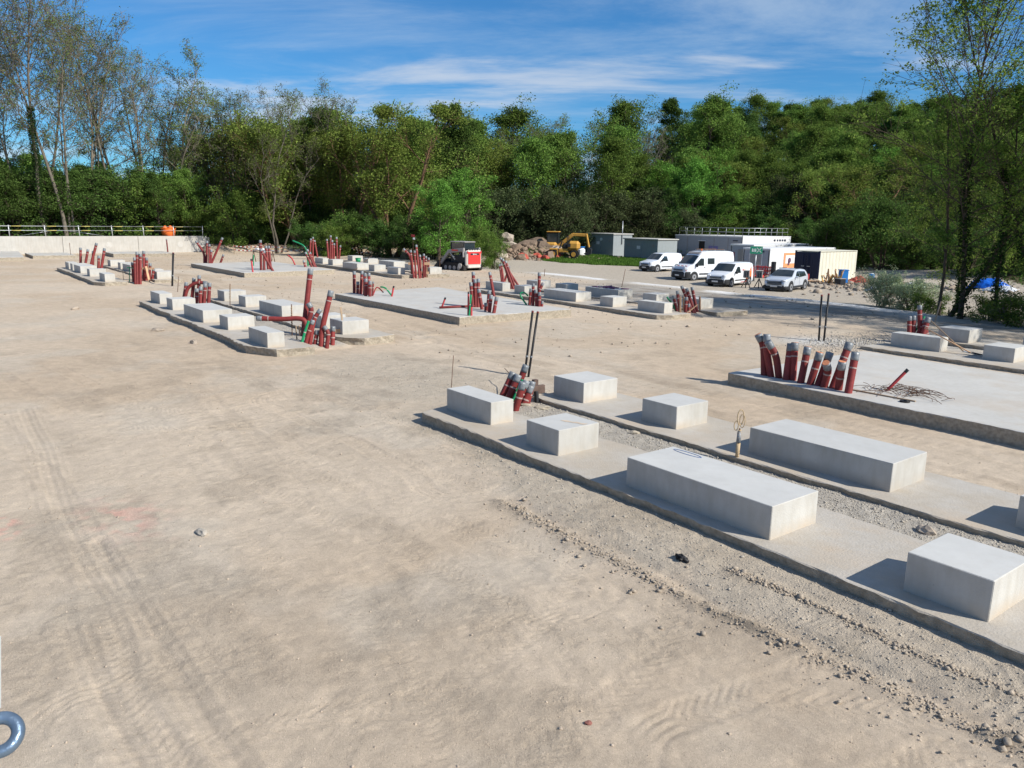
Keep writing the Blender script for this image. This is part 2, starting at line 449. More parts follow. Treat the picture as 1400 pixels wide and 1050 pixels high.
D = json.loads(r'''{"blocks":[["F1",-15.06,9.59,1.76,0.61,0.0,0.5],["F2",-11.72,9.32,0.97,1.04,0.0,0.5],["F3",-8.82,9.18,2.82,1.14,0.0,0.5],["F4",-4.13,9.21,0.97,1.04,0.0,0.5],["R1",-14.85,12.67,1.13,1.14,0.0,0.5],["R2",-11.78,12.66,1.0,1.04,0.0,0.5],["R3",-8.85,12.56,2.81,1.18,0.0,0.5],["R4",-4.165,12.6,1.0,1.04,0.0,0.5],["L1",-43.22,9.6,1.8,0.61,0.0,0.5],["L2",-39.438,9.45,1.0,1.04,0.0,0.5],["L3",-36.12,9.34,2.85,1.2,0.0,0.5],["L4",-31.63,9.5,1.02,1.04,0.0,0.5],["L5",-27.56,9.26,1.8,0.6,0.0,0.5],["LR1",-42.337,12.7,1.13,1.14,0.0,0.5],["LR2",-39.006,12.7,1.0,1.04,0.0,0.5],["LR3",-36.118,12.7,2.8,1.18,0.0,0.5],["LR4",-30.128,12.7,1.0,1.04,0.0,0.5],["LR5",-28.355,12.7,1.13,1.1,0.0,0.5],["G1",-72.536,9.9,1.8,0.61,0.0,0.5],["G2",-70.056,9.9,1.0,1.04,0.0,0.5],["G3",-68.364,9.9,2.8,1.1,0.0,0.5],["G4",-62.899,9.9,1.0,1.04,0.0,0.5],["G5",-58.38,9.9,1.8,0.61,0.0,0.5],["GR1",-74.156,13.3,1.13,1.14,0.0,0.5],["GR2",-70.087,13.3,1.0,1.04,0.0,0.5],["GR3",-68.323,13.3,2.8,1.18,0.0,0.5],["GR4",-61.025,13.3,1.0,1.04,0.0,0.5],["GR5",-58.69,13.3,1.13,1.1,0.0,0.5],["M3",-35.01,28.94,2.76,1.16,-0.05,0.5],["M4",-30.22,28.84,0.98,1.01,-0.05,0.5],["M5",-27.67,29.04,1.77,0.6,-0.05,0.5],["M1",-41.186,29.2,1.8,0.61,-0.05,0.5],["M2",-37.896,29.0,1.0,1.04,-0.05,0.5],["MR1",-40.764,32.2,1.13,1.14,-0.05,0.5],["MR2",-37.826,32.2,1.0,1.04,-0.05,0.5],["MR3",-35.048,32.2,2.8,1.18,-0.05,0.5],["MR4",-30.318,32.2,1.0,1.04,-0.05,0.5],["MR5",-27.457,32.2,1.13,1.1,-0.05,0.5],["Q1",-71.595,30.766,1.8,0.61,0.0,0.5],["Q2",-68.447,30.692,1.0,1.04,0.0,0.5],["Q3",-63.8,29.948,2.8,1.15,0.0,0.5],["Q4",-59.434,30.232,1.0,1.04,0.0,0.5],["Q5",-56.207,30.214,1.8,0.61,0.0,0.5],["QR1",-74.329,35.463,1.13,1.14,0.0,0.5],["QR2",-68.637,34.353,1.0,1.04,0.0,0.5],["QR3",-65.086,34.137,2.8,1.18,0.0,0.5],["QR4",-59.394,33.611,1.0,1.04,0.0,0.5],["QR5",-54.964,32.743,1.13,1.1,0.0,0.5],["P1",-14.73,29.3,1.8,0.62,-0.13,0.5],["P2",-14.23,31.97,1.15,1.12,-0.05,0.5],["P3",-11.41,29.15,0.98,1.2,-0.14,0.5],["P4",-11.246,32.0,1.0,1.04,-0.05,0.5]],"pipes":[["near_gravel",[["r",0.17,[[-15.288,11.272,-0.12],[-15.206,11.638,0.626]]],["r",0.17,[[-15.084,11.334,-0.12],[-15.021,11.663,0.59]]],["g",0.1,[[-15.024,11.425,-0.12],[-14.942,11.741,0.484]]],["r",0.17,[[-15.697,12.055,-0.12],[-15.57,12.33,0.681]]],["r",0.17,[[-14.693,11.328,-0.12],[-14.638,11.619,0.511]]],["r",0.17,[[-14.39,11.096,-0.12],[-14.323,11.257,0.576]]],["r",0.17,[[-14.694,11.561,-0.12],[-14.658,11.776,0.364]]],["r",0.17,[[-14.799,11.761,-0.12],[-14.811,11.936,0.429]]],["k",0.12,[[-14.761,12.06,-0.12],[-14.827,12.075,0.171]]]]],["right_slab",[["o",0.2,[[-13.126,19.097,0.1],[-13.278,19.166,0.87],[-13.433,19.086,1.229]]],["g2",0.2,[[-12.9,19.089,0.1],[-13.093,19.081,0.801],[-13.173,19.134,1.258]]],["r",0.2,[[-12.656,19.115,0.1],[-12.784,19.07,0.694],[-12.961,18.895,1.102]]],["r",0.2,[[-12.393,19.063,0.1],[-12.482,19.284,1.07]]],["o",0.2,[[-12.252,19.167,0.1],[-12.363,19.288,1.111]]],["o",0.2,[[-11.911,19.027,0.1],[-11.959,19.29,1.042]]],["o",0.2,[[-11.629,19.029,0.1],[-11.507,19.154,0.971]]],["r",0.2,[[-11.439,19.107,0.1],[-11.395,19.463,0.959]]],["o",0.2,[[-11.22,19.027,0.1],[-11.133,18.998,0.539],[-11.105,18.826,0.788]]],["r",0.2,[[-11.022,19.124,0.1],[-10.956,19.616,1.271]]],["o",0.2,[[-10.81,19.045,0.1],[-10.715,18.932,0.872]]],["r",0.2,[[-10.454,18.902,0.1],[-10.516,19.176,1.123]]]]],["left_front",[["r",0.21,[[-28.676,11.737,-0.1],[-28.941,12.247,2.367]]],["r",0.19,[[-28.124,11.662,-0.1],[-28.321,11.616,0.513],[-28.841,10.942,0.53],[-29.392,10.223,0.542]]],["r",0.19,[[-28.436,11.637,-0.1],[-28.363,11.956,0.785],[-28.436,11.891,1.117]]],["g",0.1,[[-26.371,10.706,-0.1],[-26.373,10.851,0.325],[-26.361,11.009,0.733]]],["r",0.15,[[-26.393,10.878,-0.1],[-26.4,10.987,0.241],[-26.382,11.182,0.736]]],["r",0.15,[[-26.415,11.052,-0.1],[-26.472,11.256,0.704],[-26.404,11.483,1.099]]],["r",0.15,[[-26.428,11.242,-0.1],[-26.454,11.364,0.347]]],["r",0.2,[[-26.206,11.386,-0.1],[-26.28,11.497,0.499],[-26.32,11.879,1.75]]],["r",0.15,[[-25.994,11.515,-0.1],[-26.039,11.586,0.275],[-26.166,11.503,0.512]]],["r",0.17,[[-26.203,11.815,-0.1],[-26.293,11.896,0.469]]]]],["left_back",[["r",0.18,[[-43.603,11.304,-0.1],[-43.677,11.528,0.826]]],["r",0.18,[[-43.401,11.664,-0.1],[-43.532,11.893,1.054]]],["r",0.18,[[-42.927,11.852,-0.1],[-43.118,12.056,1.208]]],["r",0.18,[[-43.267,11.246,-0.1],[-43.263,11.48,0.561],[-43.032,11.88,0.839],[-42.713,12.3,0.847]]],["r",0.18,[[-40.864,11.177,-0.1],[-40.988,11.296,0.713]]],["r",0.18,[[-40.2,11.188,-0.1],[-40.354,11.319,0.855]]],["r",0.18,[[-40.12,11.328,-0.1],[-40.267,11.521,1.008]]],["r",0.18,[[-40.011,11.52,-0.1],[-40.174,11.701,1.039]]]]],["mid_slab_left",[["r",0.18,[[-41.143,19.98,0.1],[-41.354,20.119,1.299]]],["r",0.18,[[-40.44,20.042,0.1],[-40.62,20.242,1.354]]],["r",0.18,[[-39.831,19.962,0.1],[-40.024,20.122,1.285]]],["r",0.18,[[-39.722,20.162,0.1],[-39.925,20.312,1.299]]],["r",0.18,[[-39.299,19.768,0.1],[-39.454,19.886,1.021]]],["r",0.18,[[-38.946,19.84,0.1],[-39.081,19.945,0.911]]],["r",0.1,[[-39.121,20.093,0.1],[-39.231,20.214,0.864]]],["r",0.18,[[-40.786,20.017,0.1],[-40.893,20.104,0.751]]],["s",0.07,[[-39.606,20.374,0.1],[-39.549,20.597,0.53],[-39.286,20.847,0.255]]],["g",0.09,[[-38.86,21.149,0.1],[-39.154,20.904,0.507],[-39.328,20.694,0.556]]],["s",0.1,[[-38.373,20.882,0.1],[-38.405,21.032,0.653]]]]],["mid_slab_front",[["r",0.17,[[-32.003,21.987,0.1],[-32.318,22.151,1.766]]],["r",0.17,[[-31.76,21.755,0.1],[-32.033,21.806,1.276]]],["r",0.17,[[-31.697,21.864,0.1],[-31.941,22.003,1.419]]],["r",0.17,[[-31.634,21.974,0.1],[-31.862,22.145,1.455]]],["r",0.17,[[-30.756,21.599,0.1],[-31.018,21.583,1.043]]],["r",0.17,[[-36.474,26.428,0.1],[-36.834,26.389,1.349]]],["r",0.17,[[-30.127,21.474,0.1],[-30.238,21.651,1.032]]],["r",0.17,[[-29.602,21.206,0.1],[-29.686,21.362,0.868]]],["r",0.17,[[-29.264,21.213,0.1],[-29.308,21.404,0.813]]],["r",0.15,[[-29.927,21.227,0.1],[-29.995,21.272,0.486]]],["g",0.09,[[-29.032,19.689,0.1],[-29.147,19.856,1.016]]],["s",0.08,[[-29.169,19.723,0.1],[-29.338,19.854,1.115]]],["s",0.1,[[-28.982,19.774,0.1],[-29.067,19.83,0.582]]],["s",0.09,[[-32.123,20.165,0.1],[-32.094,20.378,0.604]]]]],["mid_slab_right",[["r",0.17,[[-31.202,25.443,0.1],[-31.447,25.671,1.682]]],["r",0.15,[[-30.633,25.053,0.1],[-30.759,25.114,0.75],[-30.719,25.33,1.223]]],["r",0.15,[[-30.8,24.76,0.1],[-30.98,24.901,1.184]]],["r",0.17,[[-31.153,24.829,0.1],[-31.249,24.981,0.902]]],["r",0.17,[[-30.575,24.816,0.1],[-30.737,24.878,0.891]]],["r",0.13,[[-30.309,24.945,0.1],[-30.338,24.994,0.351]]],["r",0.17,[[-30.379,24.822,0.1],[-30.477,24.93,0.782]]],["g",0.09,[[-31.227,24.698,0.1],[-31.502,24.501,0.568],[-31.505,24.547,0.714],[-31.389,24.693,0.699],[-31.263,24.81,0.556]]]]],["yard_right",[["r",0.16,[[-25.838,31.19,-0.2],[-26.452,30.863,1.175]]],["r",0.16,[[-25.794,31.265,-0.2],[-26.284,31.058,1.053]]],["r",0.16,[[-25.98,31.65,-0.2],[-26.376,31.579,1.089]]],["r",0.16,[[-26.191,30.587,-0.2],[-26.48,30.602,0.931]]],["r",0.16,[[-26.776,31.006,-0.2],[-27.028,30.966,0.636]]],["r",0.16,[[-25.819,30.533,-0.2],[-25.932,30.682,0.659]]],["r",0.16,[[-25.709,30.719,-0.2],[-25.828,30.747,0.331]]],["g",0.09,[[-26.787,30.986,-0.2],[-26.97,30.877,0.175],[-27.222,30.684,0.569]]]]],["yard_left",[["r",0.16,[[-43.861,33.814,-0.1],[-44.9,33.072,1.681]]],["r",0.16,[[-41.048,31.327,-0.1],[-41.806,30.986,1.778]]],["r",0.16,[[-46.744,34.596,-0.1],[-47.051,34.603,1.077]]],["r",0.16,[[-46.192,34.342,-0.1],[-46.518,34.352,1.158]]],["r",0.16,[[-47.652,35.586,-0.1],[-47.632,35.949,0.869]]],["r",0.16,[[-41.506,31.512,-0.1],[-42.062,31.31,1.417]]],["r",0.16,[[-42.21,32.344,-0.1],[-42.891,32.033,1.575]]]]],["far_right",[["r",0.17,[[-54.174,31.37,-0.1],[-54.553,31.368,1.325],[-54.976,31.026,1.937]]],["r",0.17,[[-53.232,30.911,-0.1],[-53.73,30.944,1.874]]],["r",0.17,[[-53.158,31.063,-0.1],[-53.57,31.198,1.84]]],["r",0.17,[[-53.043,31.3,-0.1],[-53.613,31.381,2.284]]],["r",0.17,[[-53.443,31.668,-0.1],[-53.772,31.794,1.504]]],["r",0.17,[[-53.36,31.839,-0.1],[-53.633,32.065,1.582]]],["r",0.17,[[-53.741,32.268,-0.1],[-53.98,32.471,1.389]]],["r",0.17,[[-54.112,32.739,-0.1],[-54.323,32.924,1.232]]],["g",0.1,[[-54.69,31.536,-0.1],[-54.96,31.668,1.301]]]]],["far_left",[["r",0.19,[[-72.415,32.632,-0.1],[-72.815,33.017,2.52]]],["r",0.19,[[-72.127,33.323,-0.1],[-72.626,33.529,2.374]]],["r",0.19,[[-74.127,33.295,-0.1],[-74.626,33.411,2.116]]],["r",0.19,[[-72.261,33.0,-0.1],[-72.573,33.242,1.772]]],["r",0.19,[[-72.903,33.828,-0.1],[-73.105,34.134,1.545]]],["r",0.19,[[-72.338,32.816,-0.1],[-72.69,33.108,2.071]]],["r",0.19,[[-82.376,34.821,-0.1],[-82.666,35.148,1.936]]],["r",0.19,[[-81.232,34.691,-0.1],[-81.626,34.95,2.132]]],["r",0.19,[[-82.081,35.6,-0.1],[-82.619,35.543,1.767]]]]],["far_slab_right",[["g",0.12,[[-65.614,27.55,0.1],[-66.033,27.541,1.655],[-66.817,26.725,2.263]]],["r",0.18,[[-64.211,27.534,0.1],[-64.847,27.204,1.548]]],["r",0.18,[[-64.302,27.326,0.1],[-64.85,27.031,1.318]]],["r",0.18,[[-65.367,28.118,0.1],[-65.863,27.872,1.265]]],["r",0.18,[[-64.516,26.84,0.1],[-64.705,26.778,0.633]]]]],["far_slab_mid",[["r",0.22,[[-62.27,22.206,0.1],[-62.719,22.422,2.415]]],["r",0.2,[[-60.953,22.667,0.1],[-61.846,22.074,1.762]]],["r",0.22,[[-63.02,23.061,0.1],[-63.466,23.111,1.923]]],["r",0.2,[[-62.449,23.056,0.1],[-62.876,23.136,1.943]]],["r",0.2,[[-62.172,22.421,0.1],[-62.445,22.585,1.602]]],["s",0.13,[[-60.212,20.815,0.1],[-60.461,20.826,1.07]]],["g",0.09,[[-67.735,23.496,0.1],[-67.884,23.619,1.017]]],["s",0.13,[[-67.498,27.133,0.1],[-67.78,26.964,0.676],[-68.106,26.647,0.996]]],["r",0.2,[[-75.652,23.211,0.1],[-75.619,23.47,0.717]]]]],["far_slab_left",[["r",0.2,[[-73.548,21.077,0.1],[-73.749,21.12,0.983],[-74.341,20.699,2.005]]],["r",0.2,[[-73.48,21.241,0.1],[-73.782,21.511,2.018]]],["r",0.2,[[-72.75,21.281,0.1],[-73.04,21.472,1.746]]],["r",0.2,[[-72.682,21.444,0.1],[-72.479,22.49,2.347]]],["r",0.2,[[-72.709,21.379,0.1],[-72.875,21.568,1.272]]]]],["wall_left",[["r",0.22,[[-74.958,12.096,-0.1],[-74.989,12.735,1.857]]],["r",0.22,[[-78.574,12.289,-0.1],[-78.653,12.639,1.206]]],["r",0.22,[[-71.462,12.303,-0.1],[-71.591,12.708,1.553]]],["r",0.22,[[-72.781,12.327,-0.1],[-72.932,12.473,0.891]]],["r",0.22,[[-79.452,12.056,-0.1],[-79.698,12.217,1.295]]],["r",0.22,[[-74.885,12.263,-0.1],[-75.088,12.444,1.188]]],["r",0.15,[[-95.701,23.475,-0.1],[-96.107,23.524,1.575]]]]],["wall_fan",[["r",0.19,[[-56.718,11.859,-0.1],[-57.082,12.062,1.857]]],["r",0.19,[[-57.748,12.466,-0.1],[-58.088,12.704,1.87]]],["r",0.19,[[-56.771,11.755,-0.1],[-57.089,11.89,1.489]]],["r",0.19,[[-57.622,11.82,-0.1],[-57.898,11.888,1.138]]],["r",0.19,[[-58.079,12.719,-0.1],[-58.338,12.904,1.412]]],["r",0.19,[[-57.992,12.891,-0.1],[-58.162,13.064,1.036]]],["r",0.19,[[-57.911,13.053,-0.1],[-57.994,13.231,0.722]]],["r",0.19,[[-56.638,12.016,-0.1],[-56.962,12.229,1.736]]]]],["right_pad",[["r",0.17,[[-14.709,31.582,-0.15],[-14.96,31.733,1.231]]],["r",0.17,[[-14.952,31.193,-0.15],[-15.108,31.32,0.804]]],["r",0.17,[[-14.86,31.341,-0.15],[-15.019,31.47,0.824]]],["g",0.11,[[-15.118,31.442,-0.15],[-14.769,31.894,0.803]]],["r",0.17,[[-14.813,31.415,-0.15],[-14.747,31.793,0.687]]],["r",0.22,[[-14.56,31.315,-0.15],[-14.54,31.671,0.8]]],["r",0.17,[[-14.478,31.698,-0.15],[-14.642,31.707,0.496]]]]]],"sticks":[["black",[-18.082,14.266,-0.25],[-18.267,14.676,1.63],0.07],["black",[-17.983,14.336,-0.25],[-18.143,14.774,1.615],0.07],["black",[-17.386,28.782,-0.25],[-17.623,29.078,1.499],0.08],["black",[-17.14,28.742,-0.25],[-17.344,29.107,1.571],0.08],["black",[-54.558,13.494,-0.25],[-54.888,13.786,1.835],0.13],["rebar",[-17.86,11.522,-0.22],[-17.977,11.671,0.652],0.02],["rebar",[-93.73,13.389,-0.22],[-94.085,13.44,1.272],0.05],["rebar",[-50.183,12.705,-0.2],[-50.31,12.841,0.669],0.04],["rebar",[-39.238,12.335,-0.1],[-39.438,12.466,1.033],0.04],["rebar",[-28.688,11.294,-0.2],[-28.927,11.418,1.058],0.04],["rebar",[-57.944,36.206,-0.2],[-58.396,36.578,2.575],0.05],["rebar",[-39.5,39.762,-0.25],[-39.567,40.114,1.016],0.04],["rebar",[-50.342,41.612,-0.25],[-50.41,41.729,0.343],0.05]],"shovel1":[[-13.41,29.443,0.948],[-12.232,29.613,-0.1]],"shovel2":[[-13.518,29.242,0.697],[-11.989,29.622,-0.1]],"loop":[-8.762,12.092,-0.1],"loop_h":[-8.884,12.288,0.923],"wire":[[-11.256,21.542,0.1],[-11.391,22.742,0.1],[-10.53,23.047,0.1],[-8.972,20.688,0.1],[-9.065,19.356,0.1],[-9.832,19.393,0.1]],"stub":[[-10.029,20.042,0.1],[-9.697,20.34,0.68]],"planks":[[[-25.976,30.259,0.717],[-25.81,30.14,-0.25],0.13,0.03],[[-26.141,30.704,0.682],[-26.023,30.616,-0.016],0.1,0.03],[[-25.63,30.038,-0.254],[-25.258,30.74,0.364],0.12,0.03],[[-26.107,31.919,0.627],[-25.956,31.819,-0.229],0.13,0.03],[[-27.308,11.035,0.447],[-27.232,11.014,0.099],0.2,0.03],[[-27.673,11.048,0.404],[-27.529,11.022,-0.211],0.12,0.03],[[-27.545,12.555,0.098],[-27.272,12.928,0.141],0.16,0.03],[[-27.424,12.794,0.33],[-27.322,12.726,-0.25],0.12,0.03],[[-27.678,12.858,0.988],[-27.513,12.848,0.335],0.07,0.03],[[-55.415,31.677,0.752],[-54.755,32.547,0.767],0.2,0.03],[[-55.115,31.829,0.057],[-54.514,32.621,0.072],0.18,0.03],[[-54.891,31.744,1.035],[-54.677,31.603,-0.178],0.14,0.03],[[-53.088,32.017,0.893],[-52.909,31.877,-0.185],0.14,0.03],[[-53.036,31.744,0.883],[-52.784,32.076,0.889],0.2,0.03],[[-52.82,31.783,0.181],[-52.683,31.964,0.185],0.18,0.03],[[-57.852,12.285,0.722],[-57.236,13.097,0.737],0.12,0.03],[[-57.501,12.635,0.891],[-57.178,12.703,-0.132],0.14,0.03],[[-58.601,11.386,0.734],[-58.378,11.354,-0.2],0.1,0.03],[[-15.691,35.138,1.162],[-15.701,34.825,0.296],0.05,0.03]],"greenboards":[[[-57.606,11.629,0.847],[-57.421,11.508,-0.2],0.14],[[-57.684,11.515,0.814],[-57.487,11.776,0.819],0.14]],"Q":{"rub1":[[-9.8,7.365],[-7.756,7.292],[-6.31,7.251],[-5.048,7.246],[-3.831,7.369],[-2.73,7.409],[-2.118,7.45]],"rub2":[[-5.888,8.207],[-4.85,8.28],[-3.871,8.188],[-3.075,8.181],[-2.395,8.201]],"rut1":[[-21.522,1.718],[-13.514,1.502],[-9.96,1.469],[-8.409,1.392]],"rut2":[[-12.001,1.658],[-8.963,1.661],[-7.252,1.672],[-6.037,1.76]],"rut3":[[-9.673,0.956],[-7.917,0.959],[-6.584,1.011]],"trk1":[[-27.111,2.47],[-20.482,3.268],[-18.17,4.822],[-18.335,7.151]],"trk2":[[-19.1,7.458],[-13.643,7.777],[-11.056,7.485]],"trk3":[[-16.392,5.23],[-13.211,5.094],[-9.881,5.614],[-7.084,6.168]],"trk4":[[-2.202,7.678],[-3.082,7.416],[-3.343,6.29],[-3.553,5.161]],"trk5":[[-7.002,7.42],[-5.891,5.931],[-5.421,4.194],[-5.272,2.964]],"gravel":[[-15.654,8.545],[-13.769,8.565],[-10.007,7.674],[-7.146,7.422],[-5.321,7.466],[-3.495,7.489],[-2.202,7.678]],"pink":[[-12.859,2.164]],"pink2":[[-13.373,0.661]],"grey":[[-11.448,2.999]],"rag":[[-6.543,7.945]],"redbit":[[-4.759,4.601]],"gravrest":[[-19.195,11.577]]}}''')
Q = D['Q']

# ------------------------------------------------------------------ ground
def seg_dist(x, y, pts):
    best = np.full(x.shape, 1e9, dtype=np.float32); arc = np.zeros_like(best); side = np.zeros_like(best); acc = 0.0
    for (ax, ay), (bx, by) in zip(pts[:-1], pts[1:]):
        dx, dy = bx - ax, by - ay; ln = math.hypot(dx, dy)
        t = np.clip(((x - ax) * dx + (y - ay) * dy) / (ln * ln), 0, 1)
        px, py = ax + t * dx, ay + t * dy
        d = np.hypot(x - px, y - py)
        sg = np.sign((x - ax) * dy - (y - ay) * dx)
        m = d < best
        best = np.where(m, d, best); arc = np.where(m, acc + t * ln, arc); side = np.where(m, sg * d, side); acc += ln
    return best, arc, side
def smooth_line(pts, n=10):
    P = [Vector((p[0], p[1], 0)) for p in pts]; P = [P[0] * 2 - P[1]] + P + [P[-1] * 2 - P[-2]]; o = []
    for i in range(1, len(P) - 2):
        for k in range(n):
            t = k / n; a, b, c, d = P[i - 1:i + 3]
            q = .5 * ((2 * b) + (c - a) * t + (2 * a - 5 * b + 4 * c - d) * t * t + (3 * b - a - 3 * c + d) * t ** 3)
            o.append((q.x, q.y))
    o.append((P[-2].x, P[-2].y)); return o
BERM = [(-103, 30.5), (-97.5, 41), (-88.5, 51)]
GRAV = [(-13.8, -12.4, 10.95, 12.05)]
def base_height(x, y):
    x = np.asarray(x, dtype=np.float32); y = np.asarray(y, dtype=np.float32)
    dist = np.hypot(x, y); b = np.degrees(np.arctan2(y, x))
    z = -.25 + (fbm(x, y, .12, 3, 5) - .5) * .10
    z = z - .33 * sst(41, 49, y) * sst(-95, -80, x)
    z = z + .115 * sst(-15, -8, x) * sst(6.7, 8.3, y) * (1 - sst(14.3, 15.3, y)) * (1 - sst(2.5, 4, x))
    # gravel beds between the paired strips
    for (x0, x1, y0, y1, top) in ((-15.2, 3, 10.6, 12.2, -.10), (-43.3, -26, 10.6, 12.3, -.13), (-73, -57, 11, 13.1, -.13), (-41.5, -25.6, 30.2, 31.9, -.15), (-14.8, 3, 30.1, 31.8, -.2), (-72, -54, 31.5, 33.6, -.13)):
        m = sst(x0 - .3, x0 + .4, x) * sst(-x1 - .3, -x1 + .4, -x) * sst(y0 - .3, y0 + .1, y) * sst(-y1 - .3, -y1 + .1, -y)
        z = z * (1 - m) + (top + (fbm(x, y, 1.3, 3, 9) - .5) * .06) * m
    d, s_, sd_ = seg_dist(x, y, BERM)
    nb = fbm(x, y, .5, 3, 12)
    z = z + np.where((y > 29.5) & (y < 52.5), 1, 0) * (.65 + .55 * nb) * np.exp(-(d / 1.7) ** 2)
    z = z + np.where(sd_ > 0, 0, 0)
    behind = sst(.5, 2.5, -sd_ if False else sd_) * sst(27, 30, y) * sst(-56, -51, -y)
    # raised land behind the long wall
    z = z + 1.75 * sst(-31.2, -30.2, -y) * sst(104.0, 104.5, -x)
    hill = 1 - sst(130, 152, b)
    z = z + hill * sst(124, 205, dist) * 15 + sst(118, 170, dist) * 2 * sst(30, 45, y)
    z = z + hill * sst(200, 420, dist) * 5
    z = z + (fbm(x, y, .08, 3, 30) - .5) * sst(120, 140, dist) * 2.5
    # earth under the rubble heap
    ux, uy = (x + 79.5) * .57 + (y - 62.5) * .82, -(x + 79.5) * .82 + (y - 62.5) * .57
    z = z + 1.35 * np.exp(-(ux / 6.0) ** 2 - (uy / 1.9) ** 2) * (.7 + .6 * fbm(x, y, .8, 3, 33))
    # spoil bank on the right beyond the trees
    z = z + 1.0 * np.exp(-((x + 20) / 8) ** 2 - ((y - 58) / 4.5) ** 2) + .8 * np.exp(-((x + 33) / 9) ** 2 - ((y - 80) / 3) ** 2)
    return z
def gz(x, y): return float(base_height(np.array([x]), np.array([y]))[0])

def axis(segs):
    o = []
    for a, b, s0, s1 in segs:
        v = a
        while v < b:
            o.append(v); t = (v - a) / (b - a); v += s0 * (s1 / s0) ** t
    o.append(segs[-1][1]); return np.array(o, dtype=np.float32)
ax_ = axis([(-2500, -260, 420, 14), (-260, -112, 12, 1.2), (-112, -48, .62, .5), (-48, -22, .4, .06), (-22, -16, .05, .03), (-16, -1.6, .03, .03), (-1.6, 12, .06, .5), (12, 60, .7, 4), (60, 2500, 6, 420)])
ay_ = axis([(-2500, -60, 420, 8), (-60, -4, 7, .5), (-4, .4, .4, .06), (.4, 9.3, .03, .03), (9.3, 17, .055, .1), (17, 52, .14, .4), (52, 112, .45, .9), (112, 260, 1.2, 12), (260, 2500, 14, 420)])
GX, GY = np.meshgrid(ax_, ay_)
Z = base_height(GX, GY)
dist = np.hypot(GX, GY)
near = 1 - sst(24, 40, dist)
x, y = GX, GY
graveln = seg_dist(x, y, [tuple(p) for p in Q['gravel']])
# distance on the strip side of the gravel line
gl = np.interp(x, [p[0] for p in Q['gravel']], [p[1] for p in Q['gravel']])
gravelm = sst(-.25, .35, y - gl + (fbm(x, y, 1.1, 3, 40) - .5) * .8) * sst(-17.5, -15.6, x + (fbm(x, y, .8, 2, 41) - .5) * 2) * (1 - sst(12.6, 14.6, y + (fbm(x, y, .9, 2, 42) - .5) * 1.5))
gravelm = np.maximum(gravelm, .8 * sst(.25, -.35, np.hypot((x + 20.5) / 5.0, (y - 11.2) / 2.4) - 1 + (fbm(x, y, .8, 3, 43) - .5)))
fine = (fbm(x, y, 1.2, 3, 1) - .5) * .026 + (fbm(x, y, 4, 5, 2, .62) - .5) * .028 * (.35 + fbm(x, y, .7, 2, 17))
fine += gravelm * (fbm(x, y, 7, 3, 3) - .45) * .022
Z = Z + near * fine + (1 - near) * (fbm(x, y, .7, 2, 6) - .5) * .06 * (1 - sst(90, 100, dist))
def lugs(line, off, wid, pitch, amp, rut, chev=1.6, seed=0):
    global Z
    ln = smooth_line(line, 6)
    xs = [p[0] for p in ln]; ys = [p[1] for p in ln]
    mask = (x > min(xs) - 2) & (x < max(xs) + 2) & (y > min(ys) - 2) & (y < max(ys) + 2)
    if not mask.any(): return
    mx_, my_ = x[mask], y[mask]
    d, s_, sd_ = seg_dist(mx_, my_, ln)
    sd_ = sd_ + (vnoise(s_ * .7, s_ * 0, seed) - .5) * .12
    dz = np.zeros_like(mx_)
    patch = sst(.32, .55, vnoise(mx_ * .9, my_ * .9, 60 + seed))
    for o_ in off:
        l = sd_ - o_
        ins = sst(wid / 2 + .03, wid / 2 - .04, np.abs(l))
        ph = (s_ + chev * np.abs(l)) * (2 * math.pi / pitch)
        pat = np.clip(np.sin(ph) * 1.6, -1, 1)
        dz += ins * (-rut + amp * pat * patch)
        dz += .6 * rut * np.exp(-((np.abs(l) - wid / 2 - .05) / .05) ** 2)
    Z[mask] += dz
lugs(Q['trk1'], (-.75, .75), .42, .13, 0.0072, 0.0070, 1.0, 1)
lugs(Q['trk2'], (-.8, .8), .40, .12, 0.0060, 0.0070, 1.2, 2)
lugs(Q['trk3'], (-.7, .7), .36, .11, 0.0050, 0.0042, .8, 3)
lugs(Q['trk4'], (-.75, .75), .45, .14, 0.0072, 0.0063, 1.3, 4)
lugs(Q['trk5'], (-.7, .7), .38, .12, 0.0044, 0.0035, 1.0, 5)
lugs([(-22, 6.6), (-14, 6.2), (-8, 6.9), (-2, 6.6)], (-.8, .8), .4, .12, 0.0050, 0.0042, 1.1, 6)
lugs([(-20, 5.0), (-12, 4.2), (-7, 4.6), (-3, 3.0)], (-.8, .8), .32, .10, 0.0039, 0.0028, .6, 16)
lugs([(-22, .2), (-14, .9), (-8, .5), (-4, .8)], (-.7, .7), .4, .13, 0.0050, 0.0084, 1.0, 7)
lugs([(-3.2, 8), (-5, 6.2), (-6.8, 3.5), (-7.4, 1)], (-.7, .7), .42, .14, 0.0055, 0.0035, 1.3, 8)
lugs([(-26, 16.4), (-14, 16.1), (-4, 16.4)], (-.85, .85), .45, .2, 0.0044, 0.0210, 1, 9)
lugs([(-50, 15.8), (-38, 16.0), (-26, 15.0)], (-.85, .85), .45, .3, 0.0000, 0.0210, 1, 10)
clod = sst(.56, .74, fbm(x * 1.0, y * 1.25, .75, 3, 95)) * near
Z += clod * (fbm(x, y, 9, 3, 96) - .4) * .022 * (dist < 26)
Z += near * (fbm(x, y, 14, 2, 97) - .5) * .012
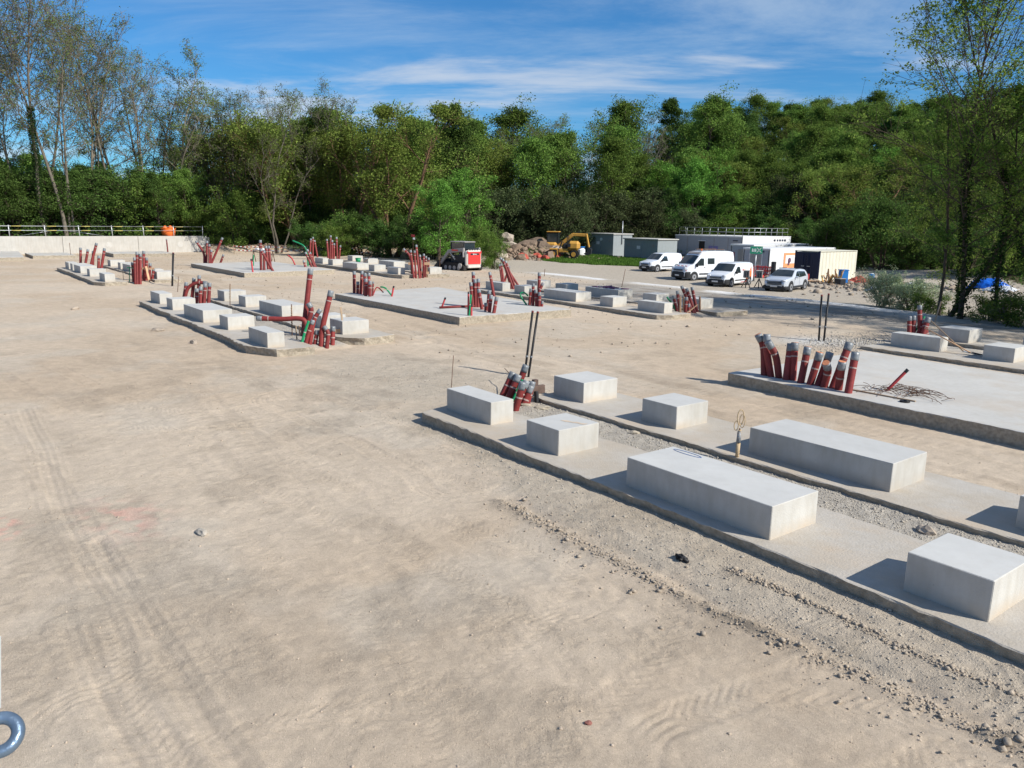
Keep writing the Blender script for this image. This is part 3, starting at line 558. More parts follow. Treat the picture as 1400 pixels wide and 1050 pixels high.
for nm, dp in (('rut1', .009), ('rut2', .022), ('rut3', .02)):
    ln = smooth_line(Q[nm], 6)
    mask = (x > -24) & (x < -3) & (y > -1) & (y < 4)
    d, s_, sd_ = seg_dist(x[mask], y[mask], ln)
    e = sd_ + (vnoise(s_ * .5, s_ * 0, 77) - .5) * .18
    Z[mask] += -dp * np.exp(-(e / .10) ** 2) + dp * .5 * np.exp(-((np.abs(e) - .2) / .07) ** 2) + .005 * np.sin(e * 55) * np.exp(-(e / .35) ** 2)
rubm = np.zeros_like(Z)
for nm, off, h_ in (('rub1', 0, .045), ('rub2', 0, .03)):
    ln = smooth_line(Q[nm], 6); mask = (x > -14) & (x < 0) & (y > 5.5) & (y < 9)
    d, s_, sd_ = seg_dist(x[mask], y[mask], ln)
    e = sd_ + (fbm(x[mask], y[mask], 1.4, 3, 88) - .5) * .35
    amt = sst(.25, .55, vnoise(s_ * .6, s_ * 0, 90))
    Z[mask] += h_ * (.35 + amt) * np.exp(-(e / .09) ** 2) * (.4 + 1.3 * fbm(x[mask], y[mask], 9, 2, 91)) - .03 * np.exp(-((e + .22) / .12) ** 2)
    rubm[mask] = np.maximum(rubm[mask], np.exp(-(e / .16) ** 2) * (.3 + .7 * amt))
rubm = np.maximum(rubm, clod * .35)
def col(c): return np.array(c, dtype=np.float32)
big = fbm(x, y, .16, 3, 50); med = fbm(x, y, 1.1, 4, 51)
C3 = np.ones(Z.shape + (3,), dtype=np.float32)
tan_a = col((.475, .378, .280)); tan_b = col((.525, .434, .336)); greyish = col((.48, .43, .36))
k = sst(.3, .7, big)[..., None]; C3 = tan_a * (1 - k) + tan_b * k
k = (sst(.52, .74, fbm(x, y, .5, 4, 52)) * .4)[..., None]; C3 = C3 * (1 - k) + greyish * k
C3 *= (.945 + .12 * med)[..., None]
def blend(m, c, a=1.0):
    global C3
    m = (np.clip(m, 0, 1) * a)[..., None]; C3 = C3 * (1 - m) + col(c) * m
blend(gravelm, (.43, .37, .295), .85)
blend(rubm, (.27, .22, .165), .85)
for (x0, x1, y0, y1) in ((-15.2, 3, 10.7, 12.2), (-43.3, -26, 10.7, 12.3), (-14.8, 3, 30.1, 31.8)):
    blend(sst(x0 - .2, x0 + .3, x) * sst(-x1 - .2, -x1 + .3, -x) * sst(y0 - .2, y0 + .1, y) * sst(-y1 - .2, -y1 + .1, -y), (.41, .375, .325), .9)
# darker damp streaks along the drives
st_ = fbm(x * .25, y * 1.8, 1.0, 4, 55)
blend(sst(.52, .7, st_) * sst(13.5, 15, y) * (1 - sst(17, 18.6, y)), (.36, .285, .21), .5)
blend(sst(.55, .75, fbm(x * .5, y * 1.6, 1.0, 4, 56)) * sst(-60, -30, x) * (y < 9), (.39, .32, .245), .35)
# parking lot and the road past it
lot = sst(40.5, 44, y + (fbm(x, y, .35, 3, 57) - .5) * 3)
blend(lot, (.40, .355, .295), .85)
band = sst(36.5, 38, y + (fbm(x, y, .5, 3, 58) - .5) * 2) * (1 - sst(41.5, 43.5, y)) * sst(-46, -40, x)
blend(band, (.33, .315, .29), .8)
crack = sst(.53, .58, fbm(x * .6, y * 2.0, 1.0, 3, 59)) * band
blend(crack, (.22, .185, .15), .6)
lime, ls_, lsd = seg_dist(x, y, [(-56, 46.3), (-50, 45.6), (-44.1, 45.0), (-36.1, 43.9), (-28.6, 44.3), (-20, 42.2)])
blend(np.exp(-(lime / (.6 + .8 * vnoise(ls_ * .3, ls_ * 0, 61))) ** 2) * sst(.1, .35, vnoise(ls_ * .5, ls_ * 0 + 3, 62)), (.72, .71, .69), 1.0)
Z += .09 * np.exp(-(lime / .45) ** 2)
pebb = seg_dist(x, y, [(-17.5, 28.5), (-15.0, 30.5), (-14.5, 33)])[0]
blend(np.exp(-(pebb / 1.3) ** 2), (.52, .515, .50), .9)
bd, bs_, bsd = seg_dist(x, y, BERM)
blend(np.exp(-(bd / 2.3) ** 2) * ((y > 29) & (y < 53)), (.40, .30, .205), .9)
blend(np.exp(-(((x + 79.5) * .57 + (y - 62.5) * .82) / 6.5) ** 2 - ((-(x + 79.5) * .82 + (y - 62.5) * .57) / 2.6) ** 2) * 1.6, (.19, .14, .10), .9)
# grass by the sheds
gm = sst(-.12, .12, 1 - np.hypot((x + 74.5) / 15.5, (y - 71.5) / 6.2) + (fbm(x, y, .3, 3, 63) - .5) * .6)
gm = gm * sst(59, 62.5, y + .28 * (x + 60) * 0) * sst(-60.5, -62.5, x) if False else sst(-.1, .1, 1 - np.hypot((x + 72) / 15.5, (y - 69.8) / 8.2) + (fbm(x, y, .3, 3, 63) - .5) * .5)
blend(gm, (.085, .135, .032), .92)
# wood floor outside the yard
def poly_out(px, py, poly):
    ins = np.zeros(px.shape, dtype=bool); n = len(poly)
    for i in range(n):
        (x1, y1), (x2, y2) = poly[i], poly[(i + 1) % n]
        if y1 == y2: continue
        c = ((y1 > py) != (y2 > py)) & (px < (x2 - x1) * (py - y1) / (y2 - y1) + x1); ins ^= c
    return ins
YARD = [(-104.2, -60), (-104.2, 30.8), (-98.5, 41), (-90, 51.5), (-84, 58), (-90, 74), (-88, 84), (-70, 92), (-70, 106), (-54, 92), (-40, 84), (-28, 76), (-14, 70), (6, 62), (60, 40), (200, -60)]
jx = x + (fbm(x, y, .3, 3, 64) - .5) * 3; jy = y + (fbm(x, y, .3, 3, 65) - .5) * 3
wood = 1 - poly_out(jx, jy, YARD).astype(np.float32)
wood *= (dist > 30)
kk = sst(.4, .62, fbm(x, y, .4, 3, 66))
blend(wood, (.075, .062, .035), 1.0); blend(wood * kk, (.055, .085, .025), .9)
vg = np.exp(-(((y - 45.6) / 1.6) ** 2)) * sst(-24.5, -22.5, x) * sst(.38, .6, fbm(x, y, .7, 3, 68))
blend(vg, (.09, .10, .045), .7)
for k_, r_ in (('pink', .55), ('pink2', .18)):
    cx_, cy_ = Q[k_][0]
    dd = np.hypot((x - cx_) / 1.5, (y - cy_) / .8) + (fbm(x, y, 3, 3, 69) - .5) * .8
    blend(np.exp(-(dd / r_) ** 2) * sst(.35, .6, fbm(x, y, 6, 2, 70)), (.72, .33, .27), .42)
nx, ny = len(ax_), len(ay_)
V = np.stack([x, y, Z], -1).reshape(-1, 3)
idx = np.arange(nx * ny).reshape(ny, nx)
Fg = np.stack([idx[:-1, :-1], idx[:-1, 1:], idx[1:, 1:], idx[1:, :-1]], -1).reshape(-1, 4)

def ground_material():
    m = bpy.data.materials.new('site_ground'); m.use_nodes = True
    t = m.node_tree; n = t.nodes; l = t.links; b = n['Principled BSDF']
    b.inputs['Roughness'].default_value = .95; b.inputs['Specular IOR Level'].default_value = .15
    at = n.new('ShaderNodeAttribute'); at.attribute_name = 'Col'
    ar = n.new('ShaderNodeAttribute'); ar.attribute_name = 'rough'
    tcn = n.new('ShaderNodeTexCoord')
    def noise(sc, det, rg=.6, vec=None):
        z = n.new('ShaderNodeTexNoise'); z.inputs['Scale'].default_value = sc; z.inputs['Detail'].default_value = det; z.inputs['Roughness'].default_value = rg
        l.new(vec or tcn.outputs['Object'], z.inputs['Vector']); return z.outputs[0]
    def mr(v, a, b_, c, d):
        z = n.new('ShaderNodeMapRange'); l.new(v, z.inputs[0])
        for i, q in enumerate((a, b_, c, d)): z.inputs[1 + i].default_value = q
        return z.outputs[0]
    def mm(op, a, b_):
        z = n.new('ShaderNodeMath'); z.operation = op
        for i, q in enumerate((a, b_)):
            if isinstance(q, (int, float)): z.inputs[i].default_value = q
            else: l.new(q, z.inputs[i])
        return z.outputs[0]
    n1 = noise(3.2, 8, .68); n2 = noise(30, 7, .78); n3 = noise(110, 4, .7)
    vo = n.new('ShaderNodeTexVoronoi'); vo.inputs['Scale'].default_value = 34; l.new(tcn.outputs['Object'], vo.inputs['Vector'])
    vo2 = n.new('ShaderNodeTexVoronoi'); vo2.inputs['Scale'].default_value = 85; l.new(tcn.outputs['Object'], vo2.inputs['Vector'])
    sc_ = n.new('ShaderNodeSeparateColor'); l.new(vo.outputs['Color'], sc_.inputs[0])
    sc2 = n.new('ShaderNodeSeparateColor'); l.new(vo2.outputs['Color'], sc2.inputs[0])
    val = mm('MULTIPLY', mr(n1, .3, .7, .88, 1.12), mr(n2, .3, .7, .87, 1.13))
    val = mm('MULTIPLY', val, mr(n3, .3, .7, .80, 1.20))
    # occasional pale / dark pebbles (more in gravel)
    sel = mm('GREATER_THAN', sc2.outputs[0], mm('SUBTRACT', .90, mm('MULTIPLY', ar.outputs['Fac'], .45)))
    inside = mm('LESS_THAN', vo2.outputs['Distance'], .42)
    pe = mm('MULTIPLY', sel, inside)
    pv = mr(sc2.outputs[1], 0, 1, .62, 1.42)
    val = mm('MULTIPLY', val, mm('ADD', mm('MULTIPLY', pe, mm('SUBTRACT', pv, 1.0)), 1.0))
    mx = n.new('ShaderNodeMix'); mx.data_type = 'RGBA'; mx.blend_type = 'MULTIPLY'; mx.inputs[0].default_value = 1
    l.new(at.outputs['Color'], mx.inputs[6])
    cc = n.new('ShaderNodeCombineColor')
    for i in range(3): l.new(val, cc.inputs[i])
    l.new(cc.outputs[0], mx.inputs[7]); l.new(mx.outputs[2], b.inputs['Base Color'])
    h1 = mm('MULTIPLY', n2, .6)
    h2 = mm('MULTIPLY', mm('MULTIPLY', pe, mm('SUBTRACT', .42, vo2.outputs['Distance'])), 1.6)
    h3 = mm('MULTIPLY', mm('MULTIPLY', mm('SUBTRACT', .6, vo.outputs['Distance']), mm('GREATER_THAN', sc_.outputs[0], .6)), mm('ADD', mm('MULTIPLY', ar.outputs['Fac'], 1.3), .18))
    h = mm('ADD', mm('ADD', h1, h2), mm('ADD', h3, mm('MULTIPLY', n3, .95)))
    bp = n.new('ShaderNodeBump'); bp.inputs['Strength'].default_value = .62; bp.inputs['Distance'].default_value = .026
    l.new(h, bp.inputs['Height']); l.new(bp.outputs[0], b.inputs['Normal'])
    return m
M_ground = ground_material()
me = npmesh('ground', V, Fg, M_ground, smooth=True)
ca = me.color_attributes.new('Col', 'FLOAT_COLOR', 'POINT')
rgba = np.ones((nx * ny, 4), dtype=np.float32); rgba[:, :3] = C3.reshape(-1, 3)
ca.data.foreach_set('color', rgba.ravel())
ra = me.attributes.new('rough', 'FLOAT', 'POINT')
rv = np.clip(gravelm * .7 + rubm + lot * .3 + .5 * band, 0, 1)
for (x0, x1, y0, y1) in ((-15.2, 3, 10.7, 12.2), (-43.3, -26, 10.7, 12.3)):
    rv = np.maximum(rv, ((x > x0) & (x < x1) & (y > y0) & (y < y1)).astype(np.float32))
ra.data.foreach_set('value', rv.astype(np.float32).ravel())
tag(link(me, 'ground'), 'pale tan compacted earth of the building site', None, None, 'structure')
# fast height sampler from the grid
def zs(px, py):
    px = np.atleast_1d(np.asarray(px, dtype=np.float32)); py = np.atleast_1d(np.asarray(py, dtype=np.float32))
    i = np.clip(np.searchsorted(ax_, px) - 1, 0, nx - 2); j = np.clip(np.searchsorted(ay_, py) - 1, 0, ny - 2)
    tx = (px - ax_[i]) / (ax_[i + 1] - ax_[i]); ty = (py - ay_[j]) / (ay_[j + 1] - ay_[j])
    return (Z[j, i] * (1 - tx) + Z[j, i + 1] * tx) * (1 - ty) + (Z[j + 1, i] * (1 - tx) + Z[j + 1, i + 1] * tx) * ty
def zg(px, py): return float(zs(px, py)[0])

# loose stones, real geometry, joined (nobody could count them)
def stones(name, pos, size, m, label, seed=0):
    r_ = np.random.default_rng(seed); n = len(pos)
    base = np.array([(1, 0, 0), (-1, 0, 0), (0, 1, 0), (0, -1, 0), (0, 0, 1), (0, 0, -1)], dtype=np.float32)
    # square-ish prism with a jittered top: 8 verts, 6 quads
    cube = np.array([(-1, -1, -.6), (1, -1, -.6), (1, 1, -.6), (-1, 1, -.6), (-.7, -.7, .6), (.7, -.7, .6), (.7, .7, .6), (-.7, .7, .6)], dtype=np.float32)
    fs = np.array([(0, 3, 2, 1), (4, 5, 6, 7), (0, 1, 5, 4), (1, 2, 6, 5), (2, 3, 7, 6), (3, 0, 4, 7)])
    v = np.repeat(cube[None], n, 0) * (1 + (r_.random((n, 8, 3)) - .5) * .75)
    a = r_.random(n) * 6.283; c, s_ = np.cos(a)[:, None], np.sin(a)[:, None]
    v[..., 0] *= (.7 + .6 * r_.random((n, 1))); v[..., 2] *= (.6 + .5 * r_.random((n, 1)))
    tl = (r_.random((n, 1)) - .5) * 1.2
    x0, z0 = v[..., 0].copy(), v[..., 2].copy()
    v[..., 0] = x0 * np.cos(tl) - z0 * np.sin(tl); v[..., 2] = x0 * np.sin(tl) + z0 * np.cos(tl)
    x0, y0 = v[..., 0].copy(), v[..., 1].copy()
    v[..., 0] = x0 * c - y0 * s_; v[..., 1] = x0 * s_ + y0 * c
    v = v * size[:, None, None] / 2 + pos[:, None, :]
    f = (fs[None] + (np.arange(n) * 8)[:, None, None]).reshape(-1, 4)
    o = link(npmesh(name, v.reshape(-1, 3), f, m), name)
    return tag(o, label, None, None, 'stuff')
def on_ground(P, size, sink=.25):
    return np.column_stack([P[:, 0], P[:, 1], zs(P[:, 0], P[:, 1]) + size * sink])
def along(line, n, sig, r_):
    ln = np.array(smooth_line(line, 6)); sg = np.hypot(*(ln[1:] - ln[:-1]).T); cs = np.concatenate([[0], np.cumsum(sg)])
    s_ = r_.random(n) * cs[-1]; i = np.clip(np.searchsorted(cs, s_) - 1, 0, len(sg) - 1); t = (s_ - cs[i]) / sg[i]
    keep = vnoise(s_ * .9, s_ * 0, 91) * .8 + .3 > r_.random(n)
    P = ln[i] + (ln[i + 1] - ln[i]) * t[:, None] + r_.normal(0, sig, (n, 2)); return P[keep]
r_ = np.random.default_rng(11)
P = np.vstack([along(Q['rub1'], 2600, .07, r_), along(Q['rub2'], 1700, .04, r_), along(Q['rub1'], 900, .35, r_)])
sz = np.clip(r_.lognormal(-4.35, .6, len(P)), .007, .075)
stones('rubble_stones', on_ground(P, sz), sz, M_stone, 'crumbly line of loose stones along the tyre rut beside the nearest footing', 1)
P = np.column_stack([r_.uniform(-16.5, -1.2, 4200), r_.uniform(7.3, 8.95, 4200)])
P = P[P[:, 1] > np.interp(P[:, 0], [p[0] for p in Q['gravel']], [p[1] for p in Q['gravel']]) - .1 + r_.normal(0, .25, len(P))]
P = np.vstack([P, np.column_stack([r_.uniform(-15, 0, 13000), r_.uniform(10.7, 12.1, 13000)]), np.column_stack([r_.normal(-19.5, 2.2, 3500), r_.normal(11.3, 1.1, 3500)])])
sz = np.clip(r_.lognormal(-4.45, .45, len(P)), .006, .05)
stones('footing_gravel', on_ground(P, sz), sz, M_stoneg, 'grey gravel lying beside and between the nearest strip footings', 2)
P = np.column_stack([r_.uniform(-24, -1, 8000), r_.uniform(-.5, 17, 8000)])
P = P[~((P[:, 0] > -15.8) & (P[:, 1] > 8.8) & (P[:, 1] < 14.3))]
sz = np.clip(r_.lognormal(-4.6, .5, len(P)), .005, .055)
stones('scattered_pebbles', on_ground(P, sz, .1), sz, M_pebble, 'small pebbles scattered over the tan earth', 3)
P = np.column_stack([r_.normal(-15.9, 1.1, 3200), r_.normal(30.0, 1.6, 3200)])
P = P[~((P[:, 0] > -15.1) & (P[:, 1] > 27.8) & (P[:, 1] < 33.6))]
sz = np.clip(r_.lognormal(-3.5, .35, len(P)), .015, .08)
stones('white_gravel', on_ground(P, sz), sz, M_stoneg, 'pale gravel patch at the end of the right-hand footing', 4)
P = np.column_stack([r_.uniform(-103, -20, 2600), r_.uniform(14, 44, 2600)])
sz = np.clip(r_.lognormal(-3.2, .5, len(P)), .02, .14)
stones('far_pebbles', on_ground(P, sz), sz, M_stone, 'stones strewn over the far part of the site', 5)
bm_t = r_.random(900); bl = np.array(smooth_line(BERM, 8)); bi = (bm_t * (len(bl) - 1)).astype(int)
P = bl[bi] + r_.normal(0, 1.0, (900, 2)); sz = np.clip(r_.lognormal(-2.1, .45, len(P)), .05, .4)
stones('bank_clods', on_ground(P, sz), sz, M_rockd, 'clods and stones on the low earth bank in front of the wood', 6)

# ------------------------------------------------------------------ footings, slabs, blocks
def poured(name, corners, z0, z1, m, label, cat, rough=.03, step=.18, seed=0, lip=.02):
    """concrete poured on the ground: outline sampled finely, ragged faces, top set level"""
    r_ = random.Random(seed); pts = []
    n = len(corners)
    for i in range(n):
        a = Vector((*corners[i], 0)); b = Vector((*corners[(i + 1) % n], 0)); ln = (b - a).length; k = max(1, min(160, int(ln / step)))
        nrm = Vector(((b - a).y, -(b - a).x, 0)).normalized()
        for j in range(k):
            t = j / k; p = a + (b - a) * t
            o_ = (vnoise(np.array([p.x * .8]), np.array([p.y * .8]), seed + 3)[0] - .5) * 3.2 * rough + (vnoise(np.array([p.x * 4.0]), np.array([p.y * 4.0]), seed + 4)[0] - .5) * 1.2 * rough
            pts.append((p + nrm * o_, nrm))
    k = len(pts); v = []; f = []; mi = []
    levels = [(z1, 0.0), (z1 - .012, lip), (z1 - (z1 - z0) * .35, .0), (z1 - (z1 - z0) * .7, 0.0), (z0, 0.01)]
    for li, (zz, o_) in enumerate(levels):
        for p, nr in pts:
            j = 0 if li == 0 else r_.uniform(-1, 1) * rough * .7
            v.append((p.x + nr.x * (o_ + j), p.y + nr.y * (o_ + j), zz + (r_.uniform(-.012, .012) if 0 < li < 4 else 0)))
    for li in range(4):
        for i in range(k):
            a = li * k + i; b = li * k + (i + 1) % k
            f.append((a, a + k, b + k, b)); mi.append(1 if li else 0)
    f.append(tuple(range(k))); mi.append(0)
    me = bpy.data.meshes.new(name); me.from_pydata(v, [], f); me.materials.append(m); me.materials.append(M_edge)
    me.polygons.foreach_set('material_index', mi); me.update()
    import bmesh
    bm = bmesh.new(); bm.from_mesh(me); bmesh.ops.recalc_face_normals(bm, faces=bm.faces); bm.to_mesh(me); bm.free()
    o = link(me, name); return tag(o, label, cat)
F_ = 'concrete footing'
poured('strip_footing', [(-15.12, 8.98), (2.2, 8.82), (2.2, 10.95), (-10, 10.95), (-15.6, 10.6)], -.42, 0, M_pad, 'ragged concrete strip footing along the near gravel, holding the biggest blocks', F_, .025, seed=1)
poured('strip_footing', [(-14.98, 12.15), (2.2, 12.1), (2.2, 14.25), (-15.15, 14.2)], -.42, 0, M_pad, 'second concrete strip footing, just behind the nearest one and its gravel', F_, .02, seed=2)
poured('strip_footing', [(-43.3, 9.05), (-26.6, 8.85), (-25.3, 9.4), (-25.2, 10.7), (-43.4, 10.9)], -.42, 0, M_pad, 'concrete strip footing under the front row of blocks left of the tall red conduits', F_, .04, seed=3)
poured('strip_footing', [(-43.3, 12.3), (-26.9, 12.3), (-26.1, 13.0), (-26.3, 14.3), (-43.2, 14.3)], -.42, 0, M_pad, 'concrete strip footing under the blocks behind the tall red conduits', F_, .04, seed=4)
poured('strip_footing', [(-73.4, 9.4), (-57.0, 9.35), (-56.2, 9.8), (-56.2, 11.2), (-73.2, 11.2)], -.42, 0, M_pad, 'far left concrete strip footing with small blocks, nearer of its pair', F_, .04, seed=5)
poured('strip_footing', [(-74.8, 13.0), (-57.0, 13.0), (-57.0, 14.8), (-74.8, 14.8)], -.42, 0, M_pad, 'far left concrete strip footing, nearer the long wall and behind the fan of conduits', F_, .04, seed=6)
poured('strip_footing', [(-41.9, 28.5), (-25.7, 28.3), (-25.3, 28.9), (-25.3, 30.3), (-41.8, 30.4)], -.42, -.05, M_pad, 'concrete strip footing right of the middle slab, front row before the parked vans', F_, .03, seed=7)
poured('strip_footing', [(-41.8, 31.8), (-24.9, 31.8), (-24.6, 33.9), (-41.8, 33.9)], -.42, -.05, M_pad, 'concrete strip footing right of the middle slab, rear row nearest the white strip', F_, .03, seed=8)
poured('strip_footing', [(-15.3, 28.2), (2, 27.9), (2, 30.5), (-15.1, 30.4)], -.45, -.13, M_pad, 'concrete strip footing right of the twin black stakes, in front of the ivy trees', F_, .035, seed=9)
poured('strip_footing', [(-14.9, 31.7), (2, 31.7), (2, 33.8), (-14.8, 33.8)], -.42, -.05, M_pad, 'concrete strip footing at the far right, nearest the ivy trees', F_, .03, seed=10)
poured('strip_footing', [(-72.6, 30.5), (-55.0, 29.7), (-53.6, 30.1), (-53.4, 31.5), (-72.4, 32.0)], -.42, 0, M_pad, 'concrete strip footing in front of the wood, nearer of the pair left of the loader', F_, .03, seed=11)
poured('strip_footing', [(-75.2, 35.2), (-53.6, 32.4), (-53.2, 34.2), (-75.2, 37.2)], -.42, 0, M_pad, 'concrete strip footing closest to the wood, left of the loader', F_, .03, seed=12)
S_ = 'concrete slab'
poured('equipment_slab', [(-13.92, 18.5), (1.5, 18.3), (1.5, 25.1), (-13.85, 25.75)], -.42, .1, M_slab, 'large smooth concrete slab at the right with twelve red conduits along its corner', S_, .018, seed=13, lip=.01)
poured('equipment_slab', [(-41.3, 18.85), (-28.8, 19.0), (-28.6, 25.4), (-42.3, 26.3)], -.42, .1, M_slab, 'smooth rectangular concrete slab in the middle of the site with conduits at three corners', S_, .015, seed=14, lip=.01)
poured('equipment_slab', [(-73.1, 19.8), (-59.6, 19.95), (-60.4, 27.6), (-73.6, 27.3)], -.42, .1, M_slab, 'smooth concrete slab at the left, between the middle slab and the long wall', S_, .015, seed=15, lip=.01)
poured('equipment_slab', [(-107, 3.0), (-88.9, 3.2), (-88.8, 8.7), (-107, 9.9)], -.42, .12, M_slab, 'pale concrete slab cut off by the left edge, before the long wall', S_, .015, seed=16)
poured('footing_plinth', [(-99.5, 9.9), (-93.0, 9.9), (-93.0, 13.8), (-99.5, 13.8)], -.42, .05, M_slab, 'low pale concrete base at the foot of the long wall, far left', S_, .02, seed=17)
poured('footing_plinth', [(-98.5, 17.4), (-93.5, 17.4), (-92.4, 23.5), (-98.5, 23.5)], -.42, .12, M_slab, 'pale concrete base at the foot of the long wall behind the fan of conduits', S_, .02, seed=18)

BL = {
 'F1': 'low oblong concrete block at the near left corner, beside the short bundle of red conduits',
 'F2': 'square concrete block with a rusty streak on top, on the nearest footing',
 'F3': 'long concrete block with a faint blue scribble on top, nearest of the two longest blocks',
 'F4': 'square concrete block in the lower right corner, closest to the camera',
 'R1': 'square concrete block just right of the short bundle, left end of the second footing',
 'R2': 'square concrete block on the second footing, left of the twine-wrapped bar',
 'R3': 'long concrete block on the second footing, between the twine-wrapped bar and the large slab',
 'R4': 'concrete block cut off by the right edge, above the lower right corner block',
 'L1': 'small oblong block at the left end of the footing left of the tall conduits',
 'L2': 'square block second from the left in the front row left of the tall conduits',
 'L3': 'long block in the middle of the front row left of the tall conduits',
 'L4': 'square block in the front row left of the tall conduits, after the long one',
 'L5': 'block nearest the camera at the right end of the row left of the tall conduits',
 'LR1': 'leftmost block of the back row behind the arched conduit bundle',
 'LR2': 'second block of the back row behind the arched conduit bundle, pale square',
 'LR3': 'long pale block of the back row, just left of the tallest red conduit',
 'LR4': 'square block half hidden behind the tallest red conduit',
 'LR5': 'pale block immediately right of the tall red conduits',
 'G1': 'leftmost block of the front row before the long wall',
 'G2': 'second block of the front row before the long wall, overlapping its neighbour',
 'G3': 'long block in the front row before the long wall',
 'G4': 'fourth block of the front row before the long wall, square',
 'G5': 'nearest block of the far left front row, right end by the thin stakes',
 'GR1': 'leftmost small block of the far left back row',
 'GR2': 'second small block of the far left back row',
 'GR3': 'long block of the far left back row, left of the fan of conduits',
 'GR4': 'block showing its top just behind the fan of conduits',
 'GR5': 'pale block right of the fan of conduits, left of the single black stake',
 'M1': 'oblong block beside the leaning sheaf of thin conduits, right of the loader',
 'M2': 'square block right of the leaning sheaf of thin conduits',
 'M3': 'long block behind the right corner of the middle slab',
 'M4': 'square block in the front row below the parked panel van',
 'M5': 'oblong block left of the boarded conduits in front of the vans',
 'MR1': 'block with a small red marker behind it, back row behind the middle slab',
 'MR2': 'small square block of the back row between two long ones',
 'MR3': 'long block with mauve film on top, back row below the first van',
 'MR4': 'square block of the back row, behind the oblong block by the boarded conduits',
 'MR5': 'pale block right of the boarded conduits in front of the vans',
 'Q1': 'leftmost block below the tall bundle at the wood edge',
 'Q2': 'second block from the left in the front row before the wood',
 'Q3': 'long block of the front row before the wood',
 'Q4': 'square block of the front row before the wood, crossed by a thin rod',
 'Q5': 'oblong block ending the front row before the wood, left of the boarded conduits',
 'QR1': 'leftmost block of the back row at the edge of the wood',
 'QR2': 'second block of the back row at the edge of the wood',
 'QR3': 'long block of the back row at the edge of the wood',
 'QR4': 'block half hidden behind the boarded conduits left of the loader',
 'QR5': 'pale block in front of the track loader bucket',
 'P1': 'oblong block with two shovels leaning over its end, far right',
 'P2': 'square block behind the leaning shovels, far right',
 'P3': 'block at the far right edge just right of the shovel blades',
 'P4': 'block barely in view at the right edge behind the others',
}
def cblock(key, x0, y0, l, w_, z0, h):
    b = MB(); r_ = random.Random(key)
    b.box((l / 2, w_ / 2, h / 2 - .005), (l, w_, h + .01), bev=.009)
    b.v = [(p[0] + r_.uniform(-.003, .003), p[1] + r_.uniform(-.003, .003), p[2]) for p in b.v]
    for q_, f_ in enumerate(b.f):
        if all(b.v[i][2] > h - .002 for i in f_): b.mi[q_] = 1
    o = b.obj('concrete_block', [M_block, M_blocktop], None, (x0, y0, z0))
    o.rotation_euler = (0, 0, r_.uniform(-.006, .006))
    tag(o, BL[key], 'concrete block', 'concrete blocks cast on the strip footings')
for b_ in D['blocks']: cblock(*b_)
# blue chalk scribble and rust streak are thin marks lying on the blocks
b = MB()
for i in range(26):
    a = i / 25 * 6.5; a2 = (i + 1) / 25 * 6.5
    p = Vector((-8.38 + .30 * math.cos(a), 10.18 + .06 * math.sin(a), .5045)); q = Vector((-8.38 + .30 * math.cos(a2), 10.18 + .06 * math.sin(a2), .5045))
    b.tube([p, q], .005, 4, caps=False)
tag(b.obj('chalk_mark', mat('blue_chalk', (.12, .22, .45), .9)), 'faint blue chalk loop on the near end of the long block', 'chalk mark')
b = MB(); pts = [(-11.3 + .05 * i, 9.86 + .012 * math.sin(i * 1.3) + .02 * i, .5046) for i in range(11)]
for i in range(10):
    w0 = .03 + .03 * math.sin(i * .9) ** 2
    p, q = pts[i], pts[i + 1]
    b.quad((p[0], p[1] - w0, p[2]), (q[0], q[1] - w0, q[2]), (q[0], q[1] + w0, q[2]), (p[0], p[1] + w0, p[2]))
tag(b.obj('rust_streak', mat('pale_rust_stain', (.56, .45, .34), .9)), 'pale rusty streak on top of a square block', 'stain')
b = MB(); r_ = random.Random(4)
for i in range(16):
    p = Vector((-33.6 + r_.uniform(-.8, .9), 32.8 + r_.uniform(-.35, .35), .47))
    b.tube([p, p + Vector((r_.uniform(-.3, .3), r_.uniform(-.2, .2), r_.uniform(0, .09))), p + Vector((r_.uniform(-.5, .5), r_.uniform(-.3, .3), .0))], .035, 5)
tag(b.obj('plastic_film', M_lilac), 'crumpled mauve plastic film on top of a long block', 'film')

